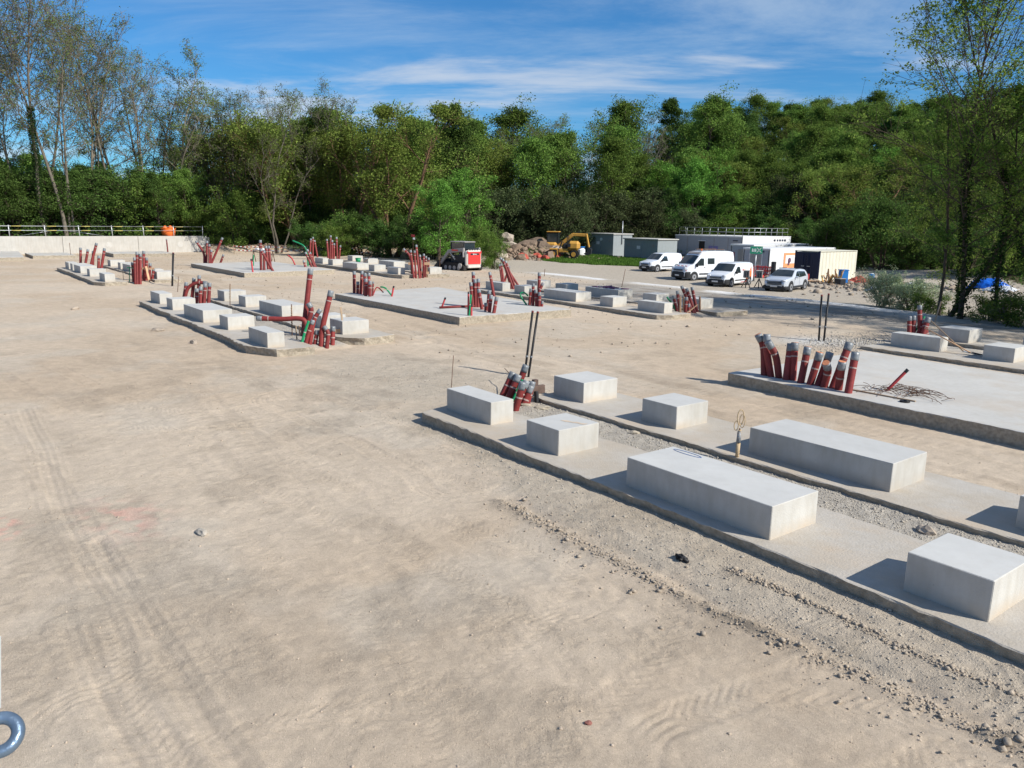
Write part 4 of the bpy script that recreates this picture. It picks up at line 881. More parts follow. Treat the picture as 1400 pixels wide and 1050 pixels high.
# ------------------------------------------------------------------ conduits
def catmull(P, n):
    if len(P) == 2:
        # a slight natural sag
        a, b = Vector(P[0]), Vector(P[1]); return [a.lerp(b, i / n) for i in range(n + 1)]
    P = [Vector(p) for p in P]; P = [P[0] * 2 - P[1]] + P + [P[-1] * 2 - P[-2]]; o = []
    for i in range(1, len(P) - 2):
        for k in range(n):
            t = k / n; a, b, c, d = P[i - 1:i + 3]
            o.append(.5 * ((2 * b) + (c - a) * t + (2 * a - 5 * b + 4 * c - d) * t * t + (3 * b - a - 3 * c + d) * t ** 3))
    o.append(P[-2]); return o
ORD = ['leftmost', 'second from the left', 'third from the left', 'fourth from the left', 'fifth from the left', 'sixth from the left', 'seventh from the left', 'eighth from the left', 'ninth from the left', 'tenth from the left', 'eleventh from the left', 'twelfth from the left']
WHERE = {
 'near_gravel': 'in the short bundle beside the nearest footing', 'right_slab': 'in the row on the large right-hand slab',
 'left_front': 'in the tallest bundle, left of centre', 'left_back': 'in the arched bundle behind the left blocks',
 'mid_slab_left': 'on the left corner of the middle slab', 'mid_slab_front': 'on the near corner of the middle slab',
 'mid_slab_right': 'on the right corner of the middle slab', 'yard_right': 'in the boarded bundle below the parked vans',
 'yard_left': 'in the leaning sheaf right of the loader', 'far_right': 'in the boarded bundle left of the loader',
 'far_left': 'in the bundle at the edge of the wood', 'far_slab_right': 'on the right corner of the left slab',
 'far_slab_mid': 'around the middle of the left slab', 'far_slab_left': 'on the left corner of the left slab',
 'wall_left': 'in front of the long wall', 'wall_fan': 'in the fan left of the single black stake',
 'right_pad': 'behind the oblong block with the leaning shovels'}
CN = {'r': ('dark red', 'capped with grey tape'), 'o': ('dark red', 'with an orange-plugged grey end'), 'g2': ('dark red', 'capped with grey tape'), 'g': ('green', 'thin'), 's': ('thin bright red', 'with a dark tip'), 'k': ('black', 'short')}
def conduit(kind, d, P, label, near, group, parent_cat='conduit'):
    base = Vector(P[0]); body = M_green if kind == 'g' else M_redbright if kind == 's' else M_black if kind == 'k' else M_red
    pts = [Vector(p) - base for p in P]
    if kind != 's' or len(P) == 2:
        d0 = (pts[1] - pts[0]).normalized(); pts = [pts[0] - d0 * .3] + pts
        line = [pts[0]] + catmull(pts[1:], 22 if near else 8)
    else: line = catmull(pts, 8)
    t = empty('conduit', base, 0, label, parent_cat, group)
    # resample evenly; corrugated profile when near
    L_ = [0]
    for a, b in zip(line[:-1], line[1:]): L_.append(L_[-1] + (b - a).length)
    tot = L_[-1]; nseg = int(tot / .022) if near else max(8, int(tot / .12))
    nseg = min(nseg, 110)
    def at(s_):
        for i in range(len(L_) - 1):
            if s_ <= L_[i + 1] or i == len(L_) - 2:
                u = (s_ - L_[i]) / max(1e-6, L_[i + 1] - L_[i]); return line[i].lerp(line[i + 1], u)
    cap = 0 if kind in ('g', 'k') else min(.22, d * 1.05)
    sp = [at(tot * i / nseg) for i in range(nseg + 1)]
    b = MB(); b.tube(sp, [d / 2 * ((1.0 if i % 2 else .955) if near else 1.0) for i in range(nseg + 1)], 14 if near else 9)
    b.obj('sleeve', body, t)
    if cap:
        cp = [at(tot - cap + (cap + .012) * i / 3 if i < 3 else tot) for i in range(4)]
        dr = (cp[-1] - cp[0]).normalized(); cp[-1] = cp[-2] + dr * max(.01, (tot - (tot - cap + (cap + .012) * 2 / 3)) + .012)
        b = MB(); b.tube(cp, [d / 2 * 1.05, d / 2 * 1.04, d / 2 * 1.05, d / 2 * 1.03], 14 if near else 9)
        b.obj('tape_cap', M_dark if kind == 's' else M_tape, t)
        if kind == 'o':
            b = MB(); b.cyl(cp[-1] + dr * .004, dr, d / 2 * .93, .014, 14); b.obj('end_plug', M_orange_end, t)
    if kind in ('r', 'o', 'g2', 'g') and tot > .6:
        s0 = tot - cap - (.16 + .10 * random.random()) if kind != 'g' else tot * .62
        bp = [at(s0), at(s0 + .036)]
        b = MB(); b.tube(bp, d / 2 * 1.045, 14 if near else 9, smooth=False); b.obj('tape_band', M_band, t)
    return t
cr = np.array(right)
for name, L0 in D['pipes']:
    near = name in ('near_gravel', 'right_slab', 'left_front')
    order = sorted(range(len(L0)), key=lambda i: float((Vector(L0[i][2][-1])).dot(right) / (Vector(L0[i][2][-1]) - cam.location).dot(fwd)))
    bykind = {}
    for i in order: bykind.setdefault(CN[L0[i][0]][0], []).append(i)
    for i, (kind, d, P) in enumerate(L0):
        cn, how = CN[kind]; ks = bykind[cn]; pos = ks.index(i)
        if len(ks) == 1: lab = '%s conduit, the only one %s' % (cn, WHERE[name])
        else: lab = '%s conduit, %s, %s' % (cn, (ORD[pos] if pos < len(ks) - 1 else 'rightmost').replace('from the left', 'from left'), WHERE[name])
        conduit(kind, d, P, lab, near, 'conduits ' + WHERE[name])
# timber shuttering around the bundles
PLAB = ['upright board left of the conduits below the vans', 'thin upright board behind the first one below the vans', 'board slanting across the conduits below the vans', 'upright board right of the conduits below the vans',
 'short board behind the green conduit of the tallest bundle', 'narrow upright lath left of the tallest bundle', 'level board right of the tallest bundle', 'short post carrying the level board right of the tallest bundle', 'thin leaning stick right of the tallest bundle',
 'upper level board across the conduits left of the loader', 'lower level board across the conduits left of the loader', 'left post of the boards left of the loader', 'right post of the boards left of the loader', 'short upper board end beside the loader bucket', 'short lower board end beside the loader bucket',
 'level board across the fan of conduits', 'slanting board across the fan of conduits', 'thin upright stake left of the fan of conduits', 'tall thin stick behind the shovels']
for (a, b_, wd, th), lb in zip(D['planks'], PLAB):
    flat = abs(a[2] - b_[2]) < .6 * math.hypot(a[0] - b_[0], a[1] - b_[1])
    o = MB().bar(a, b_, th if flat else wd, wd if flat else th, bev=.004).obj('timber_board', M_woodold if 'stake' in lb or 'lath' in lb or 'stick' in lb else M_wood); tag(o, lb, 'board', 'timber boards around the conduits')
for (a, b_, wd), lb in zip(D['greenboards'], ('green upright board left of the fan of conduits', 'green cross piece on the upright left of the fan of conduits')):
    tag(MB().bar(a, b_, wd, .05).obj('timber_board', M_green), lb, 'board')
SLAB = ['left one of the twin black stakes behind the short conduit bundle', 'right one of the twin black stakes behind the short conduit bundle', 'left one of the twin black stakes near the large right-hand slab', 'right one of the twin black stakes near the large right-hand slab', 'single black stake at the left, between the two left footings',
 'thin rusty bar standing left of the nearest block', 'thin bar standing in front of the long wall', 'thin bar left of the arched conduit bundle', 'twine-wrapped bar between the two left rows of blocks', 'twine-wrapped bar left of the tallest bundle', 'thin upright bar left of the loader bucket', 'thin leaning bar in front of the first van', 'thin bar with a red marker behind the middle slab']
for (kd, a, b_, d), lb in zip(D['sticks'], SLAB):
    a, b_ = Vector(a), Vector(b_); a2 = a - (b_ - a).normalized() * .3
    t = empty('stake' if kd == 'black' else 'rebar_stake', a, 0, lb, 'stake', 'twin black stakes' if kd == 'black' else None)
    MB().tube([a2 - a, b_ - a], d / 2, 8).obj('shaft', M_black if kd == 'black' else M_rust, t)
    if kd == 'black':
        MB().tube([(b_ - a) * 1.0, (b_ - a) * 1.0 + (b_ - a).normalized() * .06], d / 2 * 1.02, 8).obj('red_tip', M_red, t)
        MB().tube([(b_ - a) * .30, (b_ - a) * .33], d / 2 * 1.25, 8).obj('tape_ring', M_tape, t)
    elif 'twine' in lb:
        bb = MB(); n = 26; r_ = random.Random(lb)
        bb.tube([(b_ - a) * (.35 + .6 * i / n) + Vector((.04 * math.cos(i * 2.1), .04 * math.sin(i * 2.1), 0)) for i in range(n)], .012, 4); bb.obj('twine', M_twine, t)
# wire from the rusty bar to the short bundle, tied knot
tag(MB().tube([(-17.78, 13.30, .15), (-16.9, 12.9, .10), (-15.9, 12.2, .10), (-15.25, 11.8, .1)], .012, 5).obj('guide_wire', M_rust), 'thin wire stretched from the rusty bar to the short bundle', 'wire')
# twine-wrapped bar between the nearest footings
lp = Vector(D['loop']); lt = empty('twine_wrapped_bar', lp, 0, 'bar wrapped in pale twine with loops on top, between the two nearest footings', 'stake')
hh = Vector(D['loop_h']) - lp
MB().tube([(0, 0, -.2), hh * .62], .016, 6).obj('bar', M_rust, lt)
bb = MB(); n = 60
bb.tube([hh * (.05 + .55 * i / n) + Vector((.032 * math.cos(i * 1.4), .032 * math.sin(i * 1.4), 0)) for i in range(n)], .012, 5)
bb.tube([hh * .1 + Vector((0, 0, 0)), hh * .34], [.035, .042], 8); bb.obj('twine', M_twine, lt)
MB().tube([hh * .36, hh * .56], [.045, .035], 8).obj('tape_wrap', M_tape, lt)
bb = MB(); c1_, c2_ = hh * .82, hh * .66
def lp3(c, rx, rz_, tw): return [c + Vector((math.cos(t) * rx * math.cos(tw), math.cos(t) * rx * math.sin(tw), math.sin(t) * rz_)) for t in [k * 2 * math.pi / 16 for k in range(17)]]
bb.tube(lp3(c1_, .065, .15, 1.1), .011, 5, caps=False); bb.tube(lp3(c2_ + Vector((-.06, -.03, 0)), .04, .09, .9), .010, 5, caps=False); bb.tube(lp3(c1_ - Vector((0, 0, .07)) + Vector((.03, .02, 0)), .05, .13, .5), .009, 5, caps=False)
bb.obj('loop', M_twine, lt)
# small bright stub and tangle of tie wire on the right slab
a, b_ = Vector(D['stub'][0]), Vector(D['stub'][1])
conduit('s', .085, [list(a), list(b_)], 'short bright red pipe leaning over the tangle of wire on the right slab', True, None, 'pipe')
bb = MB(); r_ = random.Random(12); cx_, cy_ = a.x + .15, a.y + .15
for i in range(46):
    px, py = cx_ + r_.gauss(.1, .55), cy_ + r_.gauss(.0, .42); ang = r_.gauss(-.35, .7); ln = r_.uniform(.35, 1.1); p = [(px, py, .11)]; nn = 6
    zz = r_.uniform(.02, .13)
    for k in range(1, nn + 1):
        ang += r_.gauss(0, .35); px += math.cos(ang) * ln / nn; py += math.sin(ang) * ln / nn
        p.append((px, py, .108 + zz * math.sin(math.pi * k / nn) + r_.uniform(0, .01)))
    bb.tube(catmull(p, 3), .0065, 4, caps=False)
for i in range(6):
    t0 = r_.uniform(0, 6); px, py = cx_ + r_.gauss(.2, .4), cy_ + r_.gauss(0, .3)
    bb.tube([(px + .09 * math.cos(t0 + k * .5), py + .07 * math.sin(t0 + k * .5), .12 + .012 * k) for k in range(12)], .0065, 4, caps=False)
tag(bb.obj('tie_wire_tangle', M_rust), 'tangle of rusty tie wire lying on the large right-hand slab', 'wire tangle')
tag(MB().bar((a.x - .55, a.y - .75, .118), (a.x + 1.1, a.y - .72, .118), .05, .03).obj('timber_lath', M_woodold), 'grey lath lying on the slab under the wire tangle', 'lath')
bb = MB(); bb.cyl((0, 0, .02), (0, 0, 1), .12, .03, 10); bb.cyl((0.03, 0, .045), (0, 0, 1), .05, .03, 8)
tag(bb.obj('rubber_cap', M_black, None, (a.x + .95, a.y - .95, .1)), 'small black rubber cap lying beside the wire tangle', 'cap')
# shovels
def shovel(A, B, lab, blade):
    A, B = Vector(A), Vector(B); B.z = -.08 if not blade else -.10
    t = empty('shovel', B, 0, lab, 'shovel', 'shovels leaning on the conduits')
    MB().tube([A - B, Vector((0, 0, 0.05))], .022, 8).obj('handle', M_woodold if not blade else M_wood, t)
    dr = (A - B).normalized(); sdv = Vector((.6, .8, 0))
    bb = MB(); f0 = -Vector((dr.x, dr.y, 0)).normalized()
    r0 = [Vector((0, 0, .07)) - f0 * .02 + sdv * .05, Vector((0, 0, .07)) - f0 * .02 - sdv * .05]
    rows = []
    for k, (dd, ww, zz) in enumerate(((0, .06, .06), (.08, .13, .03), (.2, .13, .012), (.30, .09, .008), (.36, .01, .01))):
        rows.append([f0 * dd + sdv * ww * u_ + Vector((0, 0, zz + .025 * u_ * u_)) for u_ in (-1, -.5, 0, .5, 1)])
    vs = [p for rw in rows for p in rw]; vs2 = [p + Vector((0, 0, -.006)) for p in vs]; fs = []
    for i in range(4):
        for j in range(4):
            q = i * 5 + j; fs.append((q, q + 1, q + 6, q + 5)); fs.append((q + 25, q + 30, q + 31, q + 26))
    bb.add(vs + vs2, fs); bb.obj('blade', M_black if blade else M_steel, t)
shovel(*D['shovel1'], 'shovel with a grey blade leaning on the far right conduits, upper of two', False)
shovel(*D['shovel2'], 'shovel with a black blade leaning on the far right conduits, reaching further right', True)
# odd bits near the second footing: old shuttering
for (px, py, dx, dy, dz, lb) in ((-15.75, 12.6, .10, 1.0, .22, 'brown shuttering board standing at the end of the second footing'), (-15.6, 13.5, .12, .12, .42, 'upright brown peg beside the shuttering at the second footing'), (-15.95, 12.95, .12, .14, .34, 'short brown peg at the end of the second footing')):
    tag(MB().box((0, 0, dz / 2), (dx, dy, dz), bev=.006).obj('shuttering_board', M_brick, None, (px, py, -.16)), lb, 'board')
tag(MB().box((0, 0, .16), (.05, .16, .34), bev=.005).obj('wooden_peg', M_wood, None, (-15.85, 11.05, -.2)), 'pale wooden peg between the nearest block and the red bundle', 'peg')
def rock(name, c, s3, m, seed, label, cat, group=None):
    import bmesh
    bm = bmesh.new(); bmesh.ops.create_icosphere(bm, subdivisions=2, radius=1); r_ = random.Random(seed); o3 = r_.uniform(0, 50)
    from mathutils import noise as mn
    for v in bm.verts:
        n_ = mn.noise(v.co * 1.1 + Vector((o3, 0, 0))) * .55 + mn.noise(v.co * 2.6 + Vector((o3, 3, 0))) * .22
        v.co = v.co * (1 + n_); v.co.x *= s3[0]; v.co.y *= s3[1]; v.co.z *= s3[2]
    me = bpy.data.meshes.new(name); bm.to_mesh(me); bm.free(); me.materials.append(m)
    o = link(me, name, None, c); o.rotation_euler = (0, 0, r_.uniform(0, 6)); return tag(o, label, cat, group)
gx_, gy_ = Q['grey'][0]; rock('pale_stone', (gx_, gy_, zg(gx_, gy_) + .02), (.13, .07, .045), M_stoneg, 3, 'grey-white stone alone on the tan ground, left of centre', 'stone')
rx_, ry_ = Q['redbit'][0]; rock('dark_stone', (rx_, ry_, zg(rx_, ry_) + .012), (.035, .028, .02), M_tyred, 5, 'small reddish-brown stone near the bottom edge', 'stone')
gx_, gy_ = Q['rag'][0]; bb = MB(); r_ = random.Random(3)
for i in range(7): bb.tube([(r_.uniform(-.09, .09), r_.uniform(-.05, .05), .02), (r_.uniform(-.1, .1), r_.uniform(-.05, .05), .05), (r_.uniform(-.12, .14), r_.uniform(-.06, .06), .015)], .022, 6)
tag(bb.obj('black_rag', M_black, None, (gx_, gy_, zg(gx_, gy_))), 'crumpled black rag on the gravel before the long block', 'rag')
rock('brown_stone', (-4.95, 11.55, -.06), (.17, .12, .07), M_rock, 8, 'orange-brown stone in the gravel between the two nearest footings', 'stone')
for i, (px, py, s_) in enumerate(((-14.2, 11.75, .2), (-14.6, 11.6, .16), (-11.3, 11.95, .12))):
    rock('concrete_lump', (px, py, -.08), (s_, s_ * .6, .05), M_edge, 20 + i, ('flat concrete crust at the foot of the red bundle', 'second flat concrete crust nearest the red bundle', 'small concrete crust beside the edge of the second footing')[i], 'concrete lump')
for i, (px, py, s_, lb) in enumerate(((-43.0, 6.1, .22, 'flat pale stone on the earth left of the left footing'), (-33.5, 7.6, .26, 'white stone in front of the left footing'), (-29.5, 7.9, .18, 'small stone near the end of the left footing'))):
    rock('pale_stone', (px, py, zg(px, py) + .03), (s_, s_ * .6, .1), M_rock, 40 + i, lb, 'stone')
# railing eye beside the photographer
t = empty('barrier_post', (-1.30, -.09, 3.42), 0, 'blue-grey metal ring of the barrier at the lower left corner', 'barrier')
RC = Vector([-1.5342, 0.0303, 3.4564]); RP = Vector([-1.5603, -0.0041, 3.4558])
t.location = (RP.x, RP.y, -.25)
o_ = Vector(t.location)
MB().tube([Vector((0, 0, 0)), Vector((0, 0, RP.z + .25 + .35))], .017, 12).obj('post', M_steel, t)
MB().ring(RC - o_, (cam.location - RC).normalized() + Vector((.15, -.2, .5)), .029, .0115, 40, 14).obj('ring', M_ringm, t)
MB().bar(Vector([-1.5654, 0.0352, 3.4913]) - o_, Vector([-1.5878, 0.0499, 3.6184]) - o_, .007, .004, upv=fwd).obj('flat_strap', M_alu, t)


# ------------------------------------------------------------------ long wall, railing, tub
LOT = -.58
t = empty('retaining_wall', (-103.7, 30.1, -.25), 0, 'long pale concrete retaining wall at the far left with a railing on top', 'wall')
b = MB(); segs = [(-30.1 + 5.6 * i, -30.1 + 5.6 * (i + 1)) for i in range(0, 11)]
pv = []
for k_, (a0, a1) in enumerate([(-60, -49), (-49, -38), (-38, -27), (-27, -16), (-16, -8), (-8, 0)]):
    bb = MB().box((0, (a0 + a1) / 2, .93), (.42, a1 - a0 - .03, 2.06), bev=.015); bb.obj('wall_panel', M_wallc, t)
bb = MB().box((-3.0, .1 + .22, .85), (5.6, .40, 1.9), bev=.015); bb.obj('wall_return', M_wallc, t)
for k_, yy in enumerate((-29.2, -22.7, -11.2, -3.2)):
    bb = MB(); bb.cyl((.215, yy, .95), (1, 0, 0), .34, .03, 20); bb.cyl((.225, yy, .95), (1, 0, 0), .2, .03, 16); bb.obj('round_plug', M_slab, t)
t = empty('guard_rail', (-103.75, 0, 1.72), 0, 'galvanised guard rail with yellow bands along the top of the long wall', 'railing')
r_ = random.Random(2)
for i, yy in enumerate(np.arange(-22, 29.9, 3.45)):
    tl = r_.uniform(-.10, .02)
    MB().tube([(0, yy, 0), (0, yy + tl, 1.22)], .045, 8).obj('rail_post', M_alu, t)
for zz in (.62, 1.10):
    MB().tube([(.03, -24, zz), (.03, 3, zz), (.03, 29.6, zz + .02)], .032, 6).obj('rail', M_steel, t)
    for yy in np.arange(-21.6, 29, 3.45):
        MB().tube([(.03, yy - .2, zz + .002), (.03, yy + .75, zz + .002)], .040, 6).obj('yellow_band', M_yellow, t)
for (y0, y1, z1) in ((10.0, 13.5, .68), (18.5, 14.8, .6)):
    MB().tube([(-.3, y0, .02), (-.3, y1, z1)], .03, 6).obj('brace', M_steel, t)
t = empty('orange_tub', (-104.6, 25.9, 1.62), 0, 'round orange tub standing behind the railing on the wall', 'tub')
MB().tube([(0, 0, 0), (0, 0, .5), (0, 0, 1.0)], [.72, .80, .86], 18).obj('tub', M_orange, t)
bb = MB(); bb.ring((0, 0, 1.0), (0, 0, 1), .86, .05, 18, 6); bb.obj('rim', M_orange, t)
for px, py in ((.3, .2), (-.35, .3), (.1, -.4)): 
    bb = MB(); bb.tube([(px, py, .9), (px, py, 1.15), (px + .1, py, 1.3)], [.3, .28, .1], 8); bb.obj('bag', M_orange, t)

# barrier tape on pegs before the bank
pegs = [(-96.5, 31.2), (-94.5, 34.0), (-91.5, 38.0), (-89.0, 41.5), (-86.0, 44.2)]
t = empty('barrier_tape', (pegs[0][0], pegs[0][1], 0), 0, 'two lines of red and white barrier tape on pegs before the earth bank', 'barrier tape')
o0 = Vector(t.location)
for (px, py) in pegs:
    g0 = zg(px, py); MB().tube([Vector((px, py, g0 - .1)) - o0, Vector((px, py, g0 + 1.15)) - o0], .035, 6).obj('peg', M_woodold, t)
for zz in (.55, 1.0):
    for i in range(len(pegs) - 1):
        a = Vector((*pegs[i], zg(*pegs[i]) + zz)); c = Vector((*pegs[i + 1], zg(*pegs[i + 1]) + zz)); n = 14; bb = MB()
        for k in range(n):
            p, q = a.lerp(c, k / n), a.lerp(c, (k + 1) / n); s0_ = -.12 * math.sin(math.pi * k / n); s1_ = -.12 * math.sin(math.pi * (k + 1) / n)
            hh = .04
            bb.quad(p - o0 + Vector((0, 0, s0_ - hh)), q - o0 + Vector((0, 0, s1_ - hh)), q - o0 + Vector((0, 0, s1_ + hh)), p - o0 + Vector((0, 0, s0_ + hh)), m=k % 2)
        bb.obj('tape', [M_redbright, M_signw], t)
t = empty('trestle', (-77.5, 27.9, .0), .3, 'low trestle with pipes and pale lumps behind the left slab', 'trestle')
MB().tube([(-1.6, 0, .95), (1.6, 0, 1.0)], .06, 6).obj('beam', M_steel, t)
for xx in (-1.5, 1.5): MB().tube([(xx, -.2, -.3), (xx, 0, 1.0), (xx, .25, -.3)], .045, 6).obj('leg', M_rust, t)
for xx in (-.9, -.1, .7): MB().box((xx, 0, 1.08), (.5, .25, .2), bev=.05).obj('bag', M_posterw, t)
t = empty('green_bucket', (-69.2, 34.1, .0), 0, 'small green bucket on the footing by the wood edge', 'bucket')
MB().tube([(0, 0, 0), (0, 0, .5)], [.2, .26], 12).obj('pail', M_green, t)
MB().ring((0, 0, .5), (0, 0, 1), .26, .02, 14, 6).obj('rim', M_green, t)
# warning sign on a pole at the wood edge and the thin rod over the blocks
def bearing_pt(px, dist_):
    ang = math.atan2((fwd.y + right.y * (px - 700) / 1071.36), (fwd.x + right.x * (px - 700) / 1071.36)); return math.cos(ang) * dist_, math.sin(ang) * dist_
X_, Y_ = bearing_pt(567, 86)
t = empty('sign_pole', (X_, Y_, gz(X_, Y_)), R(56), 'small weathered red and white sign on a thin pole left of the loader', 'sign')
MB().tube([(0, 0, -.2), (0, 0, 2.9)], .03, 6).obj('pole', M_rust, t)
MB().box((0, -.05, 2.78), (.42, .02, .26), bev=.005).obj('red_panel', M_redbright, t)
MB().box((.1, -.05, 2.48), (.24, .02, .22), bev=.005).obj('white_panel', M_signw, t)
tag(MB().tube([(-64.0, 32.9, 1.0), (-60.6, 29.6, .03)], .025, 5).obj('steel_rod', M_rust), 'thin rod slanting across the pale blocks before the wood', 'rod')

# ------------------------------------------------------------------ vehicles
def lerp_tab(tab, x):
    xs = [p[0] for p in tab]; ys = [p[1] for p in tab]; return float(np.interp(x, xs, ys))
def vehicle(name, loc, head, P, label, cat):
    """nose along +X (x=0 front bumper), origin on the ground under the middle"""
    L_, W_ = P['len'], P['wid']; t = empty(name, loc, head, label, cat)
    hwmax = W_ / 2; belt = P['belt']
    def ztop(x): return lerp_tab(P['top'], x)
    def zbot(x): return lerp_tab(P['bot'], x)
    def plan(x): return lerp_tab(P['plan'], x)
    def hw(x, z):
        w0 = hwmax * plan(x); tt = max(0, (z - belt) / (P['h'] - belt)); return w0 * (1 - P['tumble'] * tt ** 1.25) - .05 * max(0, (.55 - z)) * 1.0
    xs = sorted(set([i * L_ / 34 for i in range(35)] + [p[0] for p in P['top']])); b = MB(); rings = []
    for x in xs:
        zt, zb = ztop(x), zbot(x); rg = []
        lv = [0, .08, .25, .45, .62, .78, .9, .97]
        side = []
        for u in lv:
            z = zb + (zt - zb) * u; y = hw(x, z)
            if u > .85: y *= 1 - .035 * ((u - .85) / .12) ** 2
            side.append((y, z))
        top = [(side[-1][0] * .9, zt - .004), (side[-1][0] * .5, zt + .02 * P.get('crown', 1)), (0, zt + .028 * P.get('crown', 1))]
        rg = [(x - L_ / 2, -y, z) for y, z in side + top] + [(x - L_ / 2, y, z) for y, z in reversed(side + top[:-1])]
        rings.append([(-(p[0]), p[1], p[2]) for p in rg])
    n = len(rings[0]); vs = [p for r__ in rings for p in r__]; fs = []
    for i in range(len(rings) - 1):
        for j in range(n - 1): q = i * n + j; fs.append((q, q + 1, q + n + 1, q + n))
        fs.append((i * n, (i + 1) * n, (i + 1) * n + n - 1, i * n + n - 1))
    b.add(vs, fs, 0, True); b.add(rings[0], [tuple(range(n))], 0); b.add(rings[-1], [tuple(reversed(range(n)))], 0)
    import bmesh
    me = b.mesh('body', P['paint']); bm = bmesh.new(); bm.from_mesh(me); bmesh.ops.recalc_face_normals(bm, faces=bm.faces)
    bm.to_mesh(me); bm.free(); link(me, 'body', t)
    X = lambda x: L_ / 2 - x
    def side_patch(nm, poly, m, off=.012, sides=(-1, 1), thick=.0):
        for s_ in sides:
            # dense strip between lower/upper outline for curvature
            x0, x1 = min(p[0] for p in poly), max(p[0] for p in poly); n_ = 8; bb = MB(); lo = []; hi = []
            for i in range(n_ + 1):
                x = x0 + (x1 - x0) * i / n_; zz = []
                for (ax, az), (bx, bz) in zip(poly, poly[1:] + poly[:1]):
                    if abs(bx - ax) < 1e-9:
                        if abs(ax - x) < 1e-6: zz += [az, bz]
                    elif min(ax, bx) - 1e-6 <= x <= max(ax, bx) + 1e-6: zz.append(az + (bz - az) * (x - ax) / (bx - ax))
                lo.append((x, min(zz))); hi.append((x, max(zz)))
            cols = []
            for (xa, za), (_, zb_) in zip(lo, hi):
                cols.append([(X(xa), s_ * (hw(xa, za + (zb_ - za) * k / 3) + off), za + (zb_ - za) * k / 3) for k in range(4)])
            vs = [p for c in cols for p in c]; fs = []
            for i in range(n_):
                for k in range(3):
                    q = i * 4 + k; f = (q, q + 4, q + 5, q + 1); fs.append(f if s_ > 0 else f[::-1])
            bb.add(vs, fs, 0, True); bb.obj(nm, m, t)
    # windscreen / rear window follow the top line
    def top_patch(nm, x0, x1, wf, m, off=.014):
        bb = MB(); n_ = 5; vs = []
        for i in range(n_ + 1):
            x = x0 + (x1 - x0) * i / n_; zt = ztop(x); y = hw(x, zt) * wf; vs += [(X(x) + off, -y, zt + off), (X(x) + off + .02, -y * .5, zt + .02 * P.get('crown', 1) + off), (X(x) + off + .03, 0, zt + .028 * P.get('crown', 1) + off), (X(x) + off + .02, y * .5, zt + .02 * P.get('crown', 1) + off), (X(x) + off, y, zt + off)]
        fs = []
        for i in range(n_):
            for k in range(4): q = i * 5 + k; fs.append((q, q + 5, q + 6, q + 1))
        bb.add(vs, fs, 0, True); me = bb.mesh(nm, m); bm = bmesh.new(); bm.from_mesh(me); bmesh.ops.recalc_face_normals(bm, faces=bm.faces); bm.to_mesh(me); bm.free(); link(me, nm, t)
    top_patch('windscreen', P['ws'][0], P['ws'][1], .90, M_glass)
    for nm, poly in P['windows']: side_patch(nm, poly, M_glass)
    for poly in P.get('mould', []): side_patch('side_moulding', poly, M_bumper, .025)
    for poly in P.get('seams', []): side_patch('door_seam', poly, M_bumper, .004)
    for poly, mm in P.get('graphics', []): side_patch('side_graphic', poly, mm, .008)
    # front mask
    fz0, fz1 = P['bump']
    bb = MB(); cols = []
    for i in range(9):
        y = (-1 + i / 4) * hwmax * .97; xx = .02 + .16 * (abs(y) / hwmax) ** 3
        cols.append([(X(xx - .05), y, fz0), (X(xx - .10), y, fz0 + .1), (X(xx - .10), y, fz1 - .08), (X(xx - .045), y, fz1)])
    # wrap to the wheel arch
    ex = P['wheels'][0] - P['wr'] - .08
    cols = [[(X(ex), -hwmax - .004, z) for z in (fz0, fz0 + .1, fz1 - .08, fz1)]] + cols + [[(X(ex), hwmax + .004, z) for z in (fz0, fz0 + .1, fz1 - .08, fz1)]]
    vs = [p for c in cols for p in c]; fs = []
    for i in range(len(cols) - 1):
        for k in range(3): q = i * 4 + k; fs.append((q, q + 1, q + 5, q + 4))
    bb.add(vs, fs, 0, True); bb.obj('front_bumper', M_bumper, t)
    bb = MB(); bb.box((X(L_) - .03, 0, .42), (.16, W_ * .98, .3), bev=.05); bb.obj('rear_bumper', M_bumper, t)
    gz0, gz1, gw = P['grille']; gx = P.get('grx', -.045)
    bb = MB()
    for k in range(4):
        zc = gz0 + (gz1 - gz0) * (k + .5) / 4; bb.box((X(gx), 0, zc), (.05, gw, (gz1 - gz0) / 4 * .62), bev=.01)
    bb.obj('grille', M_dark, t)
    bb = MB(); bb.box((X(-.11), 0, fz0 + .22), (.02, .52, .11), bev=.004); bb.obj('number_plate', M_plate, t)
    for s_ in (-1, 1):
        hx, hz, hl, hh = P['lamp']; bb = MB(); bb.box((0, 0, 0), (hl, .30, hh), bev=.05)
        me = bb.mesh('headlight', M_lamp); o = link(me, 'headlight', t, (X(hx), s_ * (hwmax * plan(hx) - .17), hz)); o.rotation_euler = (0, R(-20), s_ * R(-28))
        if P.get('fog'): 
            bb = MB(); bb.cyl((X(-.06), s_ * hwmax * .74, fz0 + .2), (1, s_ * .3, 0), .09, .05, 12); bb.obj('fog_light', M_dark, t)
        bb = MB(); mx_ = P['mirror'][0]; bb.box((X(mx_), s_ * (hw(mx_, P['mirror'][1]) + .13), P['mirror'][1]), (.12, .2, P['mirror'][2]), bev=.04); bb.obj('mirror', P.get('mirpaint', M_bumper), t)
        bb = MB(); bb.box((X(L_ - .03), s_ * hwmax * .88, P['tail']), (.06, .14, .42), bev=.02); bb.obj('tail_light', M_redpaint, t)
